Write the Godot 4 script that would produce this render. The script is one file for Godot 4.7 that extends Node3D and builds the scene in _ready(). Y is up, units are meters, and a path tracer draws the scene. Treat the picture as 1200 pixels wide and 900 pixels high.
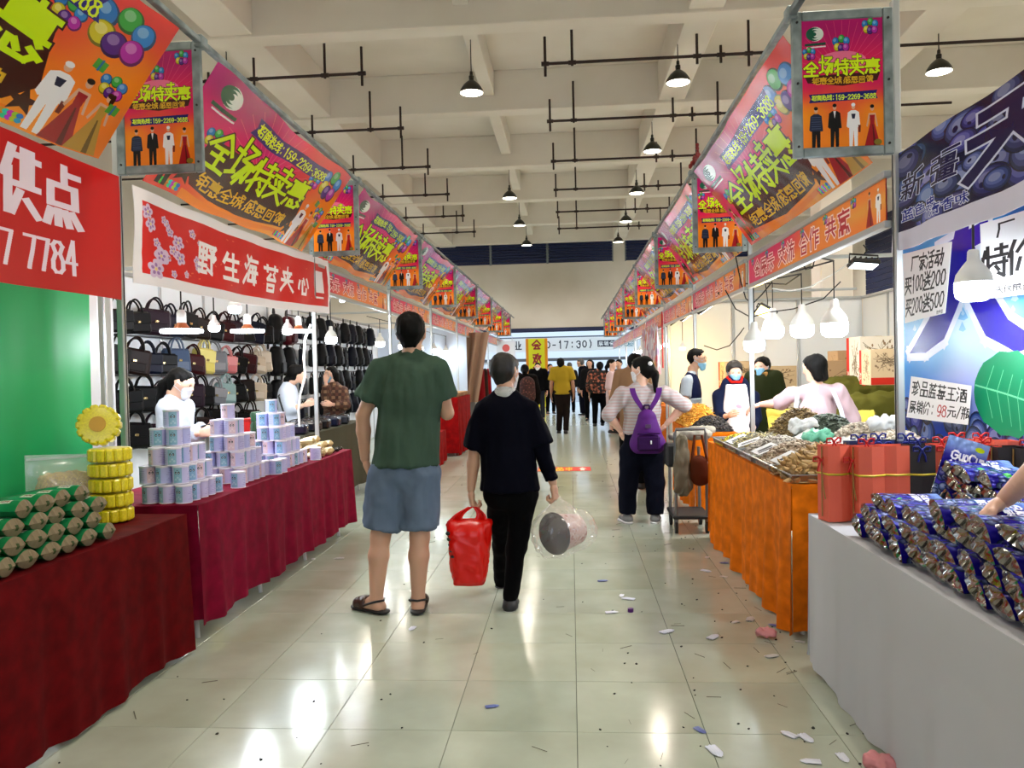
extends Node3D
# A trade-fair aisle in an industrial hall: stands left and right, shoppers walking away, goods on cloth-covered tables.

const EYE := Vector3(0, 1.4315, 0)
const FOCAL := 919.0
const ZL := -3.95      # first post of the stands on one side of the aisle, then every 3 m
const ZR := -3.75      # the same across the aisle
var cam_basis := Basis.from_euler(Vector3(deg_to_rad(-1.06), deg_to_rad(4.32), deg_to_rad(-1.30)))
var rng := RandomNumberGenerator.new()


func _ready() -> void:
	rng.seed = 20
	var cam := Camera3D.new()
	cam.name = "camera"
	cam.transform = Transform3D(cam_basis, EYE)
	cam.fov = rad_to_deg(2.0 * atan(450.0 / FOCAL))
	cam.current = true
	add_child(cam)
	var env := Environment.new()
	env.background_mode = Environment.BG_SKY
	var sky := Sky.new()
	var sm := ProceduralSkyMaterial.new()
	sm.sky_top_color = Color(0.72, 0.82, 0.95)
	sm.sky_horizon_color = Color(0.95, 0.97, 1.0)
	sm.ground_horizon_color = Color(0.8, 0.8, 0.8)
	sm.ground_bottom_color = Color(0.5, 0.5, 0.5)
	sm.energy_multiplier = 3.2
	sky.sky_material = sm
	env.sky = sky
	env.tonemap_mode = Environment.TONE_MAPPER_LINEAR
	env.tonemap_exposure = 0.95
	env.sdfgi_enabled = true
	env.ssao_enabled = true
	env.ssil_enabled = true
	var we := WorldEnvironment.new()
	we.name = "world"
	we.environment = env
	add_child(we)

	weave = noise_tex(0.2, 128, false, 2.0, 3, 2)
	folds = noise_tex(0.012, 256, false, 2.0, 7, 3)
	crumple = noise_tex(0.022, 256, true, 9.0, 9, 1)
	mottle = noise_tex(0.01, 256, false, 2.0, 5, 5)

	build_hall()
	build_pipes()
	build_pendants()
	build_stands()
	build_left_goods()
	build_bag_wall()
	build_right_goods()
	build_berry_table()
	build_people()
	build_far()
	build_litter()

# ---------------------------------------------------------------- mesh builder
class MB:
	var v := PackedVector3Array()
	var n := PackedVector3Array()
	var uv := PackedVector2Array()
	var ix := PackedInt32Array()
	var xf := Transform3D()
	func vert(p: Vector3, nn: Vector3, t := Vector2.ZERO) -> int:
		v.append(xf * p)
		n.append((xf.basis * nn).normalized())
		uv.append(t)
		return v.size() - 1
	func tri(a: int, b: int, c: int) -> void:
		var g := (v[c] - v[a]).cross(v[b] - v[a])
		ix.append(a)
		if g.dot(n[a] + n[b] + n[c]) < 0.0:
			ix.append(c)
			ix.append(b)
		else:
			ix.append(b)
			ix.append(c)
	func quad(p0: Vector3, p1: Vector3, p2: Vector3, p3: Vector3, u0 := Vector2(0, 1), u1 := Vector2(1, 0)) -> void:
		# corners run anticlockwise seen from outside, from the lower left one
		var nn := (p1 - p0).cross(p3 - p0)
		if nn.length_squared() < 1e-16:
			nn = (p2 - p1).cross(p3 - p1)
		var a := vert(p0, nn, u0)
		var b := vert(p1, nn, Vector2(u1.x, u0.y))
		var c := vert(p2, nn, u1)
		var d := vert(p3, nn, Vector2(u0.x, u1.y))
		tri(a, b, c)
		tri(a, c, d)
	func tri3(p0: Vector3, p1: Vector3, p2: Vector3) -> void:
		var nn := (p1 - p0).cross(p2 - p0)
		tri(vert(p0, nn), vert(p1, nn), vert(p2, nn))
	func box(c: Vector3, s: Vector3, bev := 0.0) -> MB:
		var h := s * 0.5
		var b := minf(bev, minf(h.x, minf(h.y, h.z)) * 0.95)
		for ax in 3:
			var u := (ax + 1) % 3
			var w := (ax + 2) % 3
			for sg in [-1.0, 1.0]:
				var q: Array[Vector3] = []
				for k in [[-1, -1], [1, -1], [1, 1], [-1, 1]]:
					var p := Vector3()
					p[ax] = sg * h[ax]
					p[u] = k[0] * sg * (h[u] - b)
					p[w] = k[1] * (h[w] - b)
					q.append(c + p)
				quad(q[0], q[1], q[2], q[3])
		if b > 0.0:
			for ax in 3:
				var u := (ax + 1) % 3
				var w := (ax + 2) % 3
				for su in [-1.0, 1.0]:
					for sw in [-1.0, 1.0]:
						var q: Array[Vector3] = []
						for k in [[0, -1], [1, -1], [1, 1], [0, 1]]:
							var p := Vector3()
							p[ax] = k[1] * (h[ax] - b)
							p[u] = su * (h[u] - (b if k[0] == 0 else 0.0))
							p[w] = sw * (h[w] - (0.0 if k[0] == 0 else b))
							q.append(c + p)
						var nn := Vector3()
						nn[u] = su
						nn[w] = sw
						var i := vert(q[0], nn)
						var j := vert(q[1], nn)
						var l := vert(q[2], nn)
						var m := vert(q[3], nn)
						tri(i, j, l)
						tri(i, l, m)
			for sx in [-1.0, 1.0]:
				for sy in [-1.0, 1.0]:
					for sz in [-1.0, 1.0]:
						var sg := Vector3(sx, sy, sz)
						var e := h - Vector3(b, b, b)
						var i := vert(c + sg * Vector3(h.x, e.y, e.z), sg)
						var j := vert(c + sg * Vector3(e.x, h.y, e.z), sg)
						var l := vert(c + sg * Vector3(e.x, e.y, h.z), sg)
						tri(i, j, l)
		return self
	func cyl(a: Vector3, b: Vector3, r0: float, r1 := -1.0, seg := 10, caps := true) -> MB:
		if r1 < 0.0:
			r1 = r0
		var d := (b - a).normalized()
		var x := d.cross(Vector3.UP if absf(d.y) < 0.9 else Vector3.RIGHT).normalized()
		var y := d.cross(x)
		var first := v.size()
		for i in seg + 1:
			var t := TAU * i / seg
			var e := x * cos(t) + y * sin(t)
			var nn := e + d * ((r0 - r1) / maxf((b - a).length(), 1e-5))
			vert(a + e * r0, nn, Vector2(float(i) / seg, 1))
			vert(b + e * r1, nn, Vector2(float(i) / seg, 0))
		for i in seg:
			var k := first + i * 2
			tri(k, k + 1, k + 3)
			tri(k, k + 3, k + 2)
		if caps:
			for e in 2:
				var r: float = r1 if e else r0
				if r < 1e-5:
					continue
				var o: Vector3 = b if e else a
				var nn := d if e else -d
				var ctr := vert(o, nn)
				var f0 := v.size()
				for i in seg + 1:
					var t := TAU * i / seg
					vert(o + (x * cos(t) + y * sin(t)) * r, nn)
				for i in seg:
					tri(ctr, f0 + i, f0 + i + 1)
		return self
	func tube(pts: Array, r, seg := 6, closed := false) -> MB:
		var cnt := pts.size()
		var last := Vector3.ZERO
		var rings := []
		for i in cnt:
			var p: Vector3 = pts[i]
			var nx: Vector3 = pts[(i + 1) % cnt] if closed else pts[mini(i + 1, cnt - 1)]
			var pv: Vector3 = pts[(i - 1 + cnt) % cnt] if closed else pts[maxi(i - 1, 0)]
			var d := (nx - pv).normalized()
			var x: Vector3
			if last == Vector3.ZERO:
				x = d.cross(Vector3.UP if absf(d.y) < 0.9 else Vector3.RIGHT).normalized()
			else:
				x = (last - d * last.dot(d)).normalized()
			last = x
			var y := d.cross(x)
			var rr: float = r[i] if r is Array else r
			var ring := v.size()
			for k in seg + 1:
				var t := TAU * k / seg
				var e := x * cos(t) + y * sin(t)
				vert(p + e * rr, e, Vector2(float(k) / seg, float(i) / cnt))
			rings.append(ring)
		var last_ring := cnt if closed else cnt - 1
		for i in last_ring:
			var a: int = rings[i]
			var b: int = rings[(i + 1) % cnt]
			for k in seg:
				tri(a + k, b + k, b + k + 1)
				tri(a + k, b + k + 1, a + k + 1)
		if not closed:
			for e in 2:
				var a: int = rings[cnt - 1] if e else rings[0]
				var p: Vector3 = pts[cnt - 1] if e else pts[0]
				var q: Vector3 = pts[cnt - 2] if e else pts[1]
				var nn := (p - q).normalized()
				var ctr := vert(p, nn)
				var f0 := v.size()
				for k in seg + 1:
					v.append(v[a + k])
					n.append((xf.basis * nn).normalized())
					uv.append(Vector2.ZERO)
				for k in seg:
					tri(ctr, f0 + k, f0 + k + 1)
		return self
	func lathe(prof: Array, seg := 16) -> MB:
		# prof: Vector2(radius, y) from one end to the other; sharp corners stay sharp
		var cnt := prof.size()
		for s in cnt - 1:
			var p: Vector2 = prof[s]
			var q: Vector2 = prof[s + 1]
			var t := q - p
			if t.length() < 1e-6:
				continue
			var sn := Vector2(t.y, -t.x).normalized()
			var n0 := sn
			var n1 := sn
			if s > 0:
				var tt: Vector2 = p - prof[s - 1]
				var m := Vector2(tt.y, -tt.x).normalized()
				if m.dot(sn) > 0.7:
					n0 = (m + sn).normalized()
			if s < cnt - 2:
				var tt: Vector2 = prof[s + 2] - q
				var m := Vector2(tt.y, -tt.x).normalized()
				if m.dot(sn) > 0.7:
					n1 = (m + sn).normalized()
			var f0 := v.size()
			for i in seg + 1:
				var an := TAU * i / seg
				var e := Vector3(cos(an), 0, sin(an))
				vert(e * p.x + Vector3(0, p.y, 0), e * n0.x + Vector3(0, n0.y, 0), Vector2(float(i) / seg, float(s) / (cnt - 1)))
				vert(e * q.x + Vector3(0, q.y, 0), e * n1.x + Vector3(0, n1.y, 0), Vector2(float(i) / seg, float(s + 1) / (cnt - 1)))
			for i in seg:
				var k := f0 + i * 2
				if p.x > 1e-6:
					tri(k, k + 1, k + 2)
				if q.x > 1e-6:
					tri(k + 1, k + 3, k + 2)
		return self
	func grid(nu: int, nv: int, f: Callable, flip := false) -> MB:
		var p := PackedVector3Array()
		p.resize((nu + 1) * (nv + 1))
		for j in nv + 1:
			for i in nu + 1:
				p[j * (nu + 1) + i] = f.call(float(i) / nu, float(j) / nv)
		var f0 := v.size()
		for j in nv + 1:
			for i in nu + 1:
				var du := p[j * (nu + 1) + mini(i + 1, nu)] - p[j * (nu + 1) + maxi(i - 1, 0)]
				var dv := p[mini(j + 1, nv) * (nu + 1) + i] - p[maxi(j - 1, 0) * (nu + 1) + i]
				var nn := dv.cross(du)
				if nn.length_squared() < 1e-18:
					nn = Vector3.UP
				vert(p[j * (nu + 1) + i], -nn if flip else nn, Vector2(float(i) / nu, float(j) / nv))
		for j in nv:
			for i in nu:
				var k := f0 + j * (nu + 1) + i
				tri(k, k + 1, k + nu + 2)
				tri(k, k + nu + 2, k + nu + 1)
		return self
	func sheet(nu: int, nv: int, f: Callable, th: float, flip := false) -> MB:
		# a grid with a back and edges; u runs 0..1, v runs 0 (top) .. 1
		var f0 := v.size()
		grid(nu, nv, f, flip)
		var cnt := v.size() - f0
		var b0 := v.size()
		for i in cnt:
			v.append(v[f0 + i] - n[f0 + i] * th)
			n.append(-n[f0 + i])
			uv.append(uv[f0 + i])
		for j in nv:
			for i in nu:
				var k := b0 + j * (nu + 1) + i
				tri(k, k + 1, k + nu + 2)
				tri(k, k + nu + 2, k + nu + 1)
		var rim := []
		for i in nu:
			rim.append([i, i + 1])
			rim.append([nv * (nu + 1) + i, nv * (nu + 1) + i + 1])
		for j in nv:
			rim.append([j * (nu + 1), (j + 1) * (nu + 1)])
			rim.append([j * (nu + 1) + nu, (j + 1) * (nu + 1) + nu])
		for e in rim:
			var i0: int = f0 + e[0]
			var i1: int = f0 + e[1]
			var q := [v[i0], v[i1], v[b0 + e[1]], v[b0 + e[0]]]
			var nn: Vector3 = (q[1] - q[0]).cross(q[3] - q[0])
			var k := v.size()
			for z in 4:
				v.append(q[z])
				n.append(nn.normalized())
				uv.append(uv[i0])
			tri(k, k + 1, k + 2)
			tri(k, k + 2, k + 3)
		return self
	func ball(c: Vector3, r: Vector3, seg := 12, rings := 8) -> MB:
		return grid(seg, rings, func(u: float, w: float): return c + r * Vector3(sin(w * PI) * cos(u * TAU), cos(w * PI), sin(w * PI) * sin(u * TAU)), true)
	func join(o: MB) -> MB:
		var f0 := v.size()
		for i in o.v.size():
			v.append(xf * o.v[i])
			n.append((xf.basis * o.n[i]).normalized())
		uv.append_array(o.uv)
		for i in o.ix:
			ix.append(f0 + i)
		return self
	func mesh() -> ArrayMesh:
		var a := []
		a.resize(Mesh.ARRAY_MAX)
		a[Mesh.ARRAY_VERTEX] = v
		a[Mesh.ARRAY_NORMAL] = n
		a[Mesh.ARRAY_TEX_UV] = uv
		a[Mesh.ARRAY_INDEX] = ix
		var m := ArrayMesh.new()
		m.add_surface_from_arrays(Mesh.PRIMITIVE_TRIANGLES, a)
		return m


func mb() -> MB:
	return MB.new()


# ---------------------------------------------------------------- nodes
var used := {}

func numbered(nm: String) -> String:
	var k: int = used.get(nm, 0)
	used[nm] = k + 1
	return nm if k == 0 else "%s_%03d" % [nm, k]


func tag(o: Node3D, label: String, cat: String, group := "", kind := "") -> Node3D:
	o.set_meta("label", label)
	o.set_meta("category", cat)
	if group:
		o.set_meta("group", group)
	if kind:
		o.set_meta("kind", kind)
	return o


func thing(nm: String, label: String, cat: String, at := Vector3.ZERO, yaw := 0.0, group := "") -> Node3D:
	var o := Node3D.new()
	o.name = numbered(nm)
	add_child(o)
	o.position = at
	o.rotation.y = yaw
	return tag(o, label, cat, group)


func shape(m, mat: Material) -> MeshInstance3D:
	var o := MeshInstance3D.new()
	o.mesh = m.mesh() if m is MB else m
	o.material_override = mat
	return o


func part(par: Node3D, nm: String, m, mat: Material, label := "") -> MeshInstance3D:
	var o := shape(m, mat)
	o.name = nm
	par.add_child(o, true)
	if label:
		o.set_meta("label", label)
	return o


func one(nm: String, label: String, cat: String, m, mat: Material, group := "", kind := "") -> MeshInstance3D:
	var o := shape(m, mat)
	o.name = numbered(nm)
	add_child(o)
	tag(o, label, cat, group, kind)
	return o


func struct(nm: String, m, mat: Material) -> MeshInstance3D:
	var o := shape(m, mat)
	o.name = numbered(nm)
	add_child(o)
	o.set_meta("kind", "structure")
	return o


func copy_of(o: Node3D, at: Vector3, yaw := 0.0, label := "") -> Node3D:
	var c: Node3D = o.duplicate()
	c.name = numbered(str(o.name).rstrip("0123456789").trim_suffix("_"))
	add_child(c)
	c.position = at
	c.rotation = Vector3(0, yaw, 0)
	if label:
		c.set_meta("label", label)
	return c


# ---------------------------------------------------------------- materials
func mk(col: Color, rough := 0.6, metal := 0.0) -> StandardMaterial3D:
	var m := StandardMaterial3D.new()
	m.albedo_color = col
	m.roughness = rough
	m.metallic = metal
	return m


func rgb(r: int, g: int, b: int) -> Color:
	return Color(r / 255.0, g / 255.0, b / 255.0)


func glow(col: Color, e: float) -> StandardMaterial3D:
	var m := mk(Color(0.9, 0.9, 0.88), 0.4)
	m.emission_enabled = true
	m.emission = col
	m.emission_energy_multiplier = e
	return m


func noise_tex(freq: float, sz := 256, normal := false, strength := 4.0, sd := 1, oct := 4) -> NoiseTexture2D:
	var f := FastNoiseLite.new()
	f.seed = sd
	f.frequency = freq
	f.fractal_octaves = oct
	var t := NoiseTexture2D.new()
	t.width = sz
	t.height = sz
	t.seamless = true
	t.noise = f
	t.as_normal_map = normal
	t.bump_strength = strength
	t.generate_mipmaps = false
	return t


var weave: NoiseTexture2D
var folds: NoiseTexture2D
var crumple: NoiseTexture2D
var mottle: NoiseTexture2D

func cloth(col: Color, rough := 0.85, fold := 0.6, sc := 1.0) -> StandardMaterial3D:
	var m := mk(col, rough)
	m.metallic_specular = 0.2
	m.heightmap_enabled = true
	m.heightmap_texture = folds
	m.heightmap_scale = fold
	m.uv1_triplanar = true
	m.uv1_scale = Vector3(sc, sc, sc)
	return m


func printed(im: Image, rough := 0.35, tint := Color.WHITE) -> StandardMaterial3D:
	var m := mk(tint, rough)
	m.albedo_texture = ImageTexture.create_from_image(im)
	m.texture_repeat = false
	m.metallic_specular = 0.3
	return m


func tri_print(im: Image, sc: Vector3, rough := 0.85) -> StandardMaterial3D:
	var m := mk(Color.WHITE, rough)
	m.albedo_texture = ImageTexture.create_from_image(im)
	m.uv1_triplanar = true
	m.uv1_scale = sc
	return m


func omni(at: Vector3, col: Color, e: float, size: float, par: Node3D = self) -> OmniLight3D:
	var l := OmniLight3D.new()
	l.name = "light"
	l.position = at
	l.light_color = col
	l.light_energy = e
	l.light_size = size
	l.omni_range = 60.0
	l.omni_attenuation = 2.0
	l.shadow_enabled = true
	par.add_child(l, true)
	return l


func spot(at: Vector3, dir: Vector3, ang: float, col: Color, e: float, size: float, par: Node3D = self) -> SpotLight3D:
	var l := SpotLight3D.new()
	l.name = "light"
	l.light_color = col
	l.light_energy = e
	l.light_size = size
	l.spot_angle = ang
	l.spot_angle_attenuation = 0.6
	l.spot_range = 60.0
	l.spot_attenuation = 2.0
	l.shadow_enabled = true
	par.add_child(l, true)
	l.transform = Transform3D(Basis.looking_at(dir, Vector3.FORWARD if absf(dir.y) > 0.9 else Vector3.UP), at)
	return l


# a photo pixel (1200 x 900) as the point where its line of sight meets z = const, or y = const, or x = const
func pz(x: float, y: float, z: float) -> Vector3:
	var d := cam_basis * Vector3((x - 600.0) / FOCAL, -(y - 450.0) / FOCAL, -1.0)
	return EYE + d * ((z - EYE.z) / d.z)


func py(x: float, y: float, h: float) -> Vector3:
	var d := cam_basis * Vector3((x - 600.0) / FOCAL, -(y - 450.0) / FOCAL, -1.0)
	return EYE + d * ((h - EYE.y) / d.y)


func px(x: float, y: float, w: float) -> Vector3:
	var d := cam_basis * Vector3((x - 600.0) / FOCAL, -(y - 450.0) / FOCAL, -1.0)
	return EYE + d * ((w - EYE.x) / d.x)

# ---------------------------------------------------------------- drawing prints
const GLYPH := {
	"全": "50 04,50 94,24 74,26 76,09 99,54 59", "场": "03 33,20 27,08 37,41 81 44 94 88 77,74 48,84 59",
	"特": "11 04,03 43,20 29,07 45,51 91,70 73,43 93,45 95,84 89 68,56 67", "卖": "21 71,50 53,03 93 84,34 45,14 25,06 96,54 56 09,57 99",
	"惠": "01 91,50 55,12 82 84 14 12,13 83,05 95,75 86,17 09,37 39 79 88,47 58,77 98", "钜": "20 03,12 42,14 44,06 46,24 28 46,51 91,51 59 99,53 83 86 56",
	"城": "03 33,10 17,08 37,42 92,42 45 39,44 64 67,60 86 99 97,94 59,70 91", "感": "21 91,21 06,33 53,34 54 56 36 34,60 85 96,84 56,70 91,17 09,37 39 79 88,47 58,77 98",
	"恩": "11 81 85 15 11,22 72,41 24,42 75,17 09,37 39 79 88,47 58,77 98", "回": "11 81 89 19 11,33 63 66 36 33",
	"馈": "20 03,11 41 33,24 28 46,51 91 93 53 51,70 74,44 94,55 85 88,55 58,75 48,77 99", "招": "02 32,20 28 07,06 35,41 91 84 64,61 34,46 86 89 49 46",
	"商": "40 51,01 91,22 33,72 63,13 83 89 78,13 19,43 35,53 65,36 66 68 38 36", "热": "02 32,20 26 15,05 34,42 72 75 96,50 36,44 64,17 09,37 49,57 69,77 99",
	"线": "20 02 32 05 35,08 37,42 92,44 94,60 76 89 98,96 48,80 91", ":": "42 43,47 48", "-": "25 75", "+": "15 85,52 58", "/": "80 19", "(": "70 43 46 79", ")": "30 53 56 39",
	"0": "31 61 83 86 68 38 16 13 31", "1": "32 50 59", "2": "13 31 61 83 84 19 89", "3": "12 31 61 82 84 54 85 87 69 39 17", "4": "60 16 86,60 69", "5": "71 21 14 54 86 87 69 39 17",
	"6": "71 41 13 17 39 69 87 85 64 34 15", "7": "11 81 49", "8": "31 61 82 64 34 12 31,34 16 18 39 69 88 86 64", "9": "29 59 86 83 61 31 13 15 36 66 84", "名": "40 04,31 81 19,23 35,36 86 89 36",
	"野": "01 41 45 05 01,03 43,21 29,07 47,09 49,51 91 73,62 83,54 94 85,74 79 58", "生": "20 03,12 82,15 75,08 98,50 58", "海": "10 21,03 14,09 26,40 23,31 91,43 38 88,43 83 79,35 95,53 64,66 67",
	"苔": "01 91,20 22,70 72,43 25 75,63 85,27 77 79 29 27", "夹": "12 82,23 34,73 64,05 95,50 55 09,55 99", "心": "13 06,33 38 78 76,42 54,72 95",
	"提": "02 32,20 28 07,06 35,40 80 83 43 40,41 81,35 95,65 68,66 86,45 28,47 98", "供": "20 04,13 19,31 91,50 55,70 75,35 95,46 29,67 99", "点": "50 53,51 91,13 83 86 16 13,17 09,37 39,57 69,77 99",
	"茶": "01 91,20 22,70 72,52 15,52 95,26 76,53 59,37 28,67 88", "尖": "50 53,31 13,71 93,05 95,54 55 09,55 99", "新": "20 21,02 42,12 13,32 33,04 44,06 46,24 29,17 08,37 48,80 51 55 49,54 94,74 79",
	"疆": "01 31 33 03 05 35 39 19,40 90,42 82 84 44 42,43 83,62 64,45 95,46 86 88 48 46,47 87,66 68,49 99", "天": "11 81,04 94,51 54 09,54 99", "山": "50 58,13 18 88,83 88",
	"蓝": "01 91,20 22,70 72,13 15,32 36,62 44,54 84,16 86 89,16 19,36 39,66 69,09 99", "色": "30 02,21 61 43,13 83 85 15,13 18 98 96,43 45", "果": "11 81 84 14 11,13 83,50 59,06 96,56 19,56 99",
	"味": "02 32 36 06 02,42 82,44 94,60 69,65 39,65 99", "厂": "11 91,11 14 08", "家": "50 51,03 02 92 93,24 74,54 35 17,45 57 59 48,56 28,57 29,75 56,66 98", "活": "10 21,03 14,09 26,80 41,33 93,61 66,46 86 89 49 46",
	"动": "11 41,03 43,24 07 37,34 48,53 93 89 78,70 75 49", "买": "11 91 83,22 33,13 24,05 95,52 55 09,56 99", "送": "10 21,04 24 27 09,08 29 99,40 52,80 72,33 93,35 95,62 65 37,65 97", "价": "20 04,13 19,60 33,60 93,45 38,75 79",
	"赠": "01 41 46,01 06,22 25 09,26 48,50 61,80 71,42 92 95 45 42,62 65,46 86 89 49 46,47 87", "每": "30 03,12 92,23 28 88,23 83 79,05 95,43 54,46 57", "仅": "20 04,13 19,42 82 39,43 99", "限": "01 31 13 34 15,01 09,41 81 84 44,41 48 67,64 98,42 82",
	"前": "20 32,70 62,03 93,14 44 49,14 19,16 46,64 67,84 89 78", "人": "50 54 09,54 99", "珍": "01 41,04 44,08 47,21 27,60 34,60 94,63 45,75 47,77 39", "品": "20 70 73 23 20,05 45 49 09 05,55 95 99 59 55",
	"莓": "01 91,20 22,70 72,33 14,24 94,25 29 79,25 85 69,07 97,45 56,47 58", "王": "11 91,25 75,09 99,51 59", "酒": "10 21,03 14,09 26,41 91,43 93 99 49 43,61 64 56,71 74 86,47 97",
	"展": "11 81 83 13,11 14 09,25 85,43 46,63 66,16 96,36 39 58,76 48,66 99", "销": "20 03,12 42,14 44,06 46,24 28 46,70 72,41 52,91 82,53 93 99 88,53 59,55 95,57 97", "元": "21 71,04 94,34 36 09,64 68 98 96",
	"瓶": "10 21,40 31,02 42,05 45,12 16 09,32 39,51 91,61 58 77,63 83 87 99 97,65 76", "示": "21 71,04 94,54 59 48,36 18,66 88", "合": "50 04,50 94,34 64,26 76 79 29 26", "作": "20 04,13 19,40 33,42 92,62 69,65 95,67 97",
	"共": "12 82,30 35,60 65,05 95,36 18,66 88", "赢": "40 51,01 91,11 13 93,24 64 66 26 24,17 19,17 37 39,47 77 79,47 49,87 99", "交": "50 51,02 92,33 14,63 84,74 09,35 99", "流": "10 21,03 14,09 26,60 61,32 92,53 44 84,45 39,65 69,85 88 98",
	"会": "50 04,50 94,34 64,15 85,46 28 78,66 88", "欢": "11 41 19,13 49,60 45,52 92 84,73 49,74 99", "迎": "10 21,04 24 27 09,08 29 99,50 31 37 56,61 91 97 86,61 68", "您": "20 03,12 15,50 33,42 92,62 65,43 34,82 93,17 09,37 39 79 88,47 58,77 98",
	"营": "01 91,20 22,70 72,03 93 94,34 64 66 36 34,27 77 79 29 27", "业": "30 38,60 68,13 26,83 76,09 99", "今": "50 04,50 94,43 54,25 75 58", "日": "21 71 79 29 21,25 75", "清": "10 21,03 14,09 26,41 91,43 93,60 64,34 94,45 49,45 85 89 78,48 88",
	"中": "12 82 86 16 12,50 59", "大": "03 93,50 53 09,54 99", "茗": "01 91,20 22,70 72,42 14,43 83 27,46 86 89 39 36", "G": "82 61 31 13 17 39 69 87 85 55", "u": "13 17 39 69 87,83 89", "o": "33 63 85 87 69 39 17 15 33", "C": "82 61 31 13 17 39 69 88", "n": "13 19,15 33 63 85 89",
	"苹": "01 91,20 22,70 72,13 83,34 45,74 65,06 96,53 59", "福": "10 21,03 33 06,24 29,41 91,53 83 84 54,46 86 89 49 46,47 87,66 69", "香": "80 31,02 92,50 54,52 14,53 94,35 75 79 39 35,37 77",
}

static func fill_poly(im: Image, pts: PackedVector2Array, col: Color) -> void:
	var lo := 1e9
	var hi := -1e9
	for p in pts:
		lo = minf(lo, p.y)
		hi = maxf(hi, p.y)
	var h := im.get_height()
	var cnt := pts.size()
	for y in range(maxi(0, int(floor(lo))), mini(h, int(ceil(hi)) + 1)):
		var yc := y + 0.5
		var xs := []
		var q := pts[cnt - 1]
		for p in pts:
			if (p.y > yc) != (q.y > yc):
				xs.append(p.x + (yc - p.y) * (q.x - p.x) / (q.y - p.y))
			q = p
		if xs.size() > 2:
			xs.sort()
		elif xs.size() == 2 and xs[0] > xs[1]:
			xs.reverse()
		for i in range(0, xs.size() - 1, 2):
			var x0 := int(round(xs[i]))
			im.fill_rect(Rect2i(x0, y, int(round(xs[i + 1])) - x0, 1), col)


static func ellipse(im: Image, cx: float, cy: float, rx: float, ry: float, col: Color, tilt := 0.0) -> void:
	var pts := PackedVector2Array()
	for i in 20:
		var p := Vector2(rx * cos(TAU * i / 20), ry * sin(TAU * i / 20)).rotated(tilt)
		pts.append(Vector2(cx, cy) + p)
	fill_poly(im, pts, col)


static func line(im: Image, a: Vector2, b: Vector2, t: float, col: Color) -> void:
	var d := (b - a)
	d = Vector2.RIGHT if d.length() < 1e-4 else d.normalized()
	var e := d * t * 0.45
	var m := Vector2(-d.y, d.x) * t * 0.5
	fill_poly(im, PackedVector2Array([a - e + m, b + e + m, b + e - m, a - e - m]), col)


# the strokes of one sign in a box x, y, w, h; slant leans it, wob bends it like brushwork
static func sign_strokes(im: Image, ch: String, at: Rect2, t: float, col: Color, slant := 0.0) -> void:
	if not GLYPH.has(ch):
		return
	for s in (GLYPH[ch] as String).split(","):
		var pv := Vector2.INF
		for tok in s.split(" ", false):
			var p := Vector2(float(tok[0]) / 9.0, float(tok[1]) / 9.0)
			p = Vector2(at.position.x + p.x * at.size.x + (0.5 - p.y) * slant * at.size.y, at.position.y + p.y * at.size.y)
			if pv != Vector2.INF:
				line(im, pv, p, t, col)
			pv = p


# text laid out from x, y; each sign w by h with a step; an outline of another colour goes underneath
static func write(im: Image, s: String, x: float, y: float, w: float, h: float, t: float, col: Color, step := 0.0, outline := Color(0, 0, 0, 0), ow := 0.0, slant := 0.0, vertical := false) -> void:
	if step == 0.0:
		step = w * 1.15
	for pass_no in 2:
		if pass_no == 0 and outline.a == 0.0:
			continue
		var cx := x
		var cy := y
		for ch in s:
			var cw := w
			if ch == " ":
				cx += step * 0.4
				continue
			if ch in "0123456789-:+/()uon" and not vertical:
				cw = w * 0.6
			sign_strokes(im, ch, Rect2(cx, cy, cw, h), t + (ow if pass_no == 0 else 0.0), outline if pass_no == 0 else col, slant)
			if vertical:
				cy += step
			else:
				cx += step * (0.62 if cw < w else 1.0)


static func gradient(w: int, h: int, cols: Array) -> Image:
	# cols: rows of colours spread smoothly over the picture
	var im := Image.create(cols[0].size(), cols.size(), false, Image.FORMAT_RGBA8)
	for j in cols.size():
		for i in cols[0].size():
			im.set_pixel(i, j, cols[j][i])
	im.resize(w, h, Image.INTERPOLATE_CUBIC)
	return im


static func ball_print(im: Image, cx: float, cy: float, rx: float, ry: float, col: Color, tilt := 0.0) -> void:
	ellipse(im, cx, cy, rx, ry, col.darkened(0.45), tilt)
	ellipse(im, cx - rx * 0.08, cy - ry * 0.08, rx * 0.85, ry * 0.85, col, tilt)
	ellipse(im, cx - rx * 0.25, cy - ry * 0.3, rx * 0.45, ry * 0.4, col.lightened(0.35), tilt)


static func balloons(im: Image, x: float, y: float, r: float) -> void:
	var cs := [Color(0.1, 0.45, 0.75), Color(0.2, 0.65, 0.25), Color(0.15, 0.5, 0.8), Color(0.8, 0.75, 0.1), Color(0.3, 0.1, 0.5), Color(0.7, 0.15, 0.65)]
	var at := [[-1.0, -0.5], [0.1, -0.9], [1.0, -0.5], [-0.7, 0.5], [0.0, 0.7], [0.9, 0.6]]
	for i in 6:
		ball_print(im, x + at[i][0] * r, y + at[i][1] * r, r * 0.62, r * 0.75, cs[i])


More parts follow.
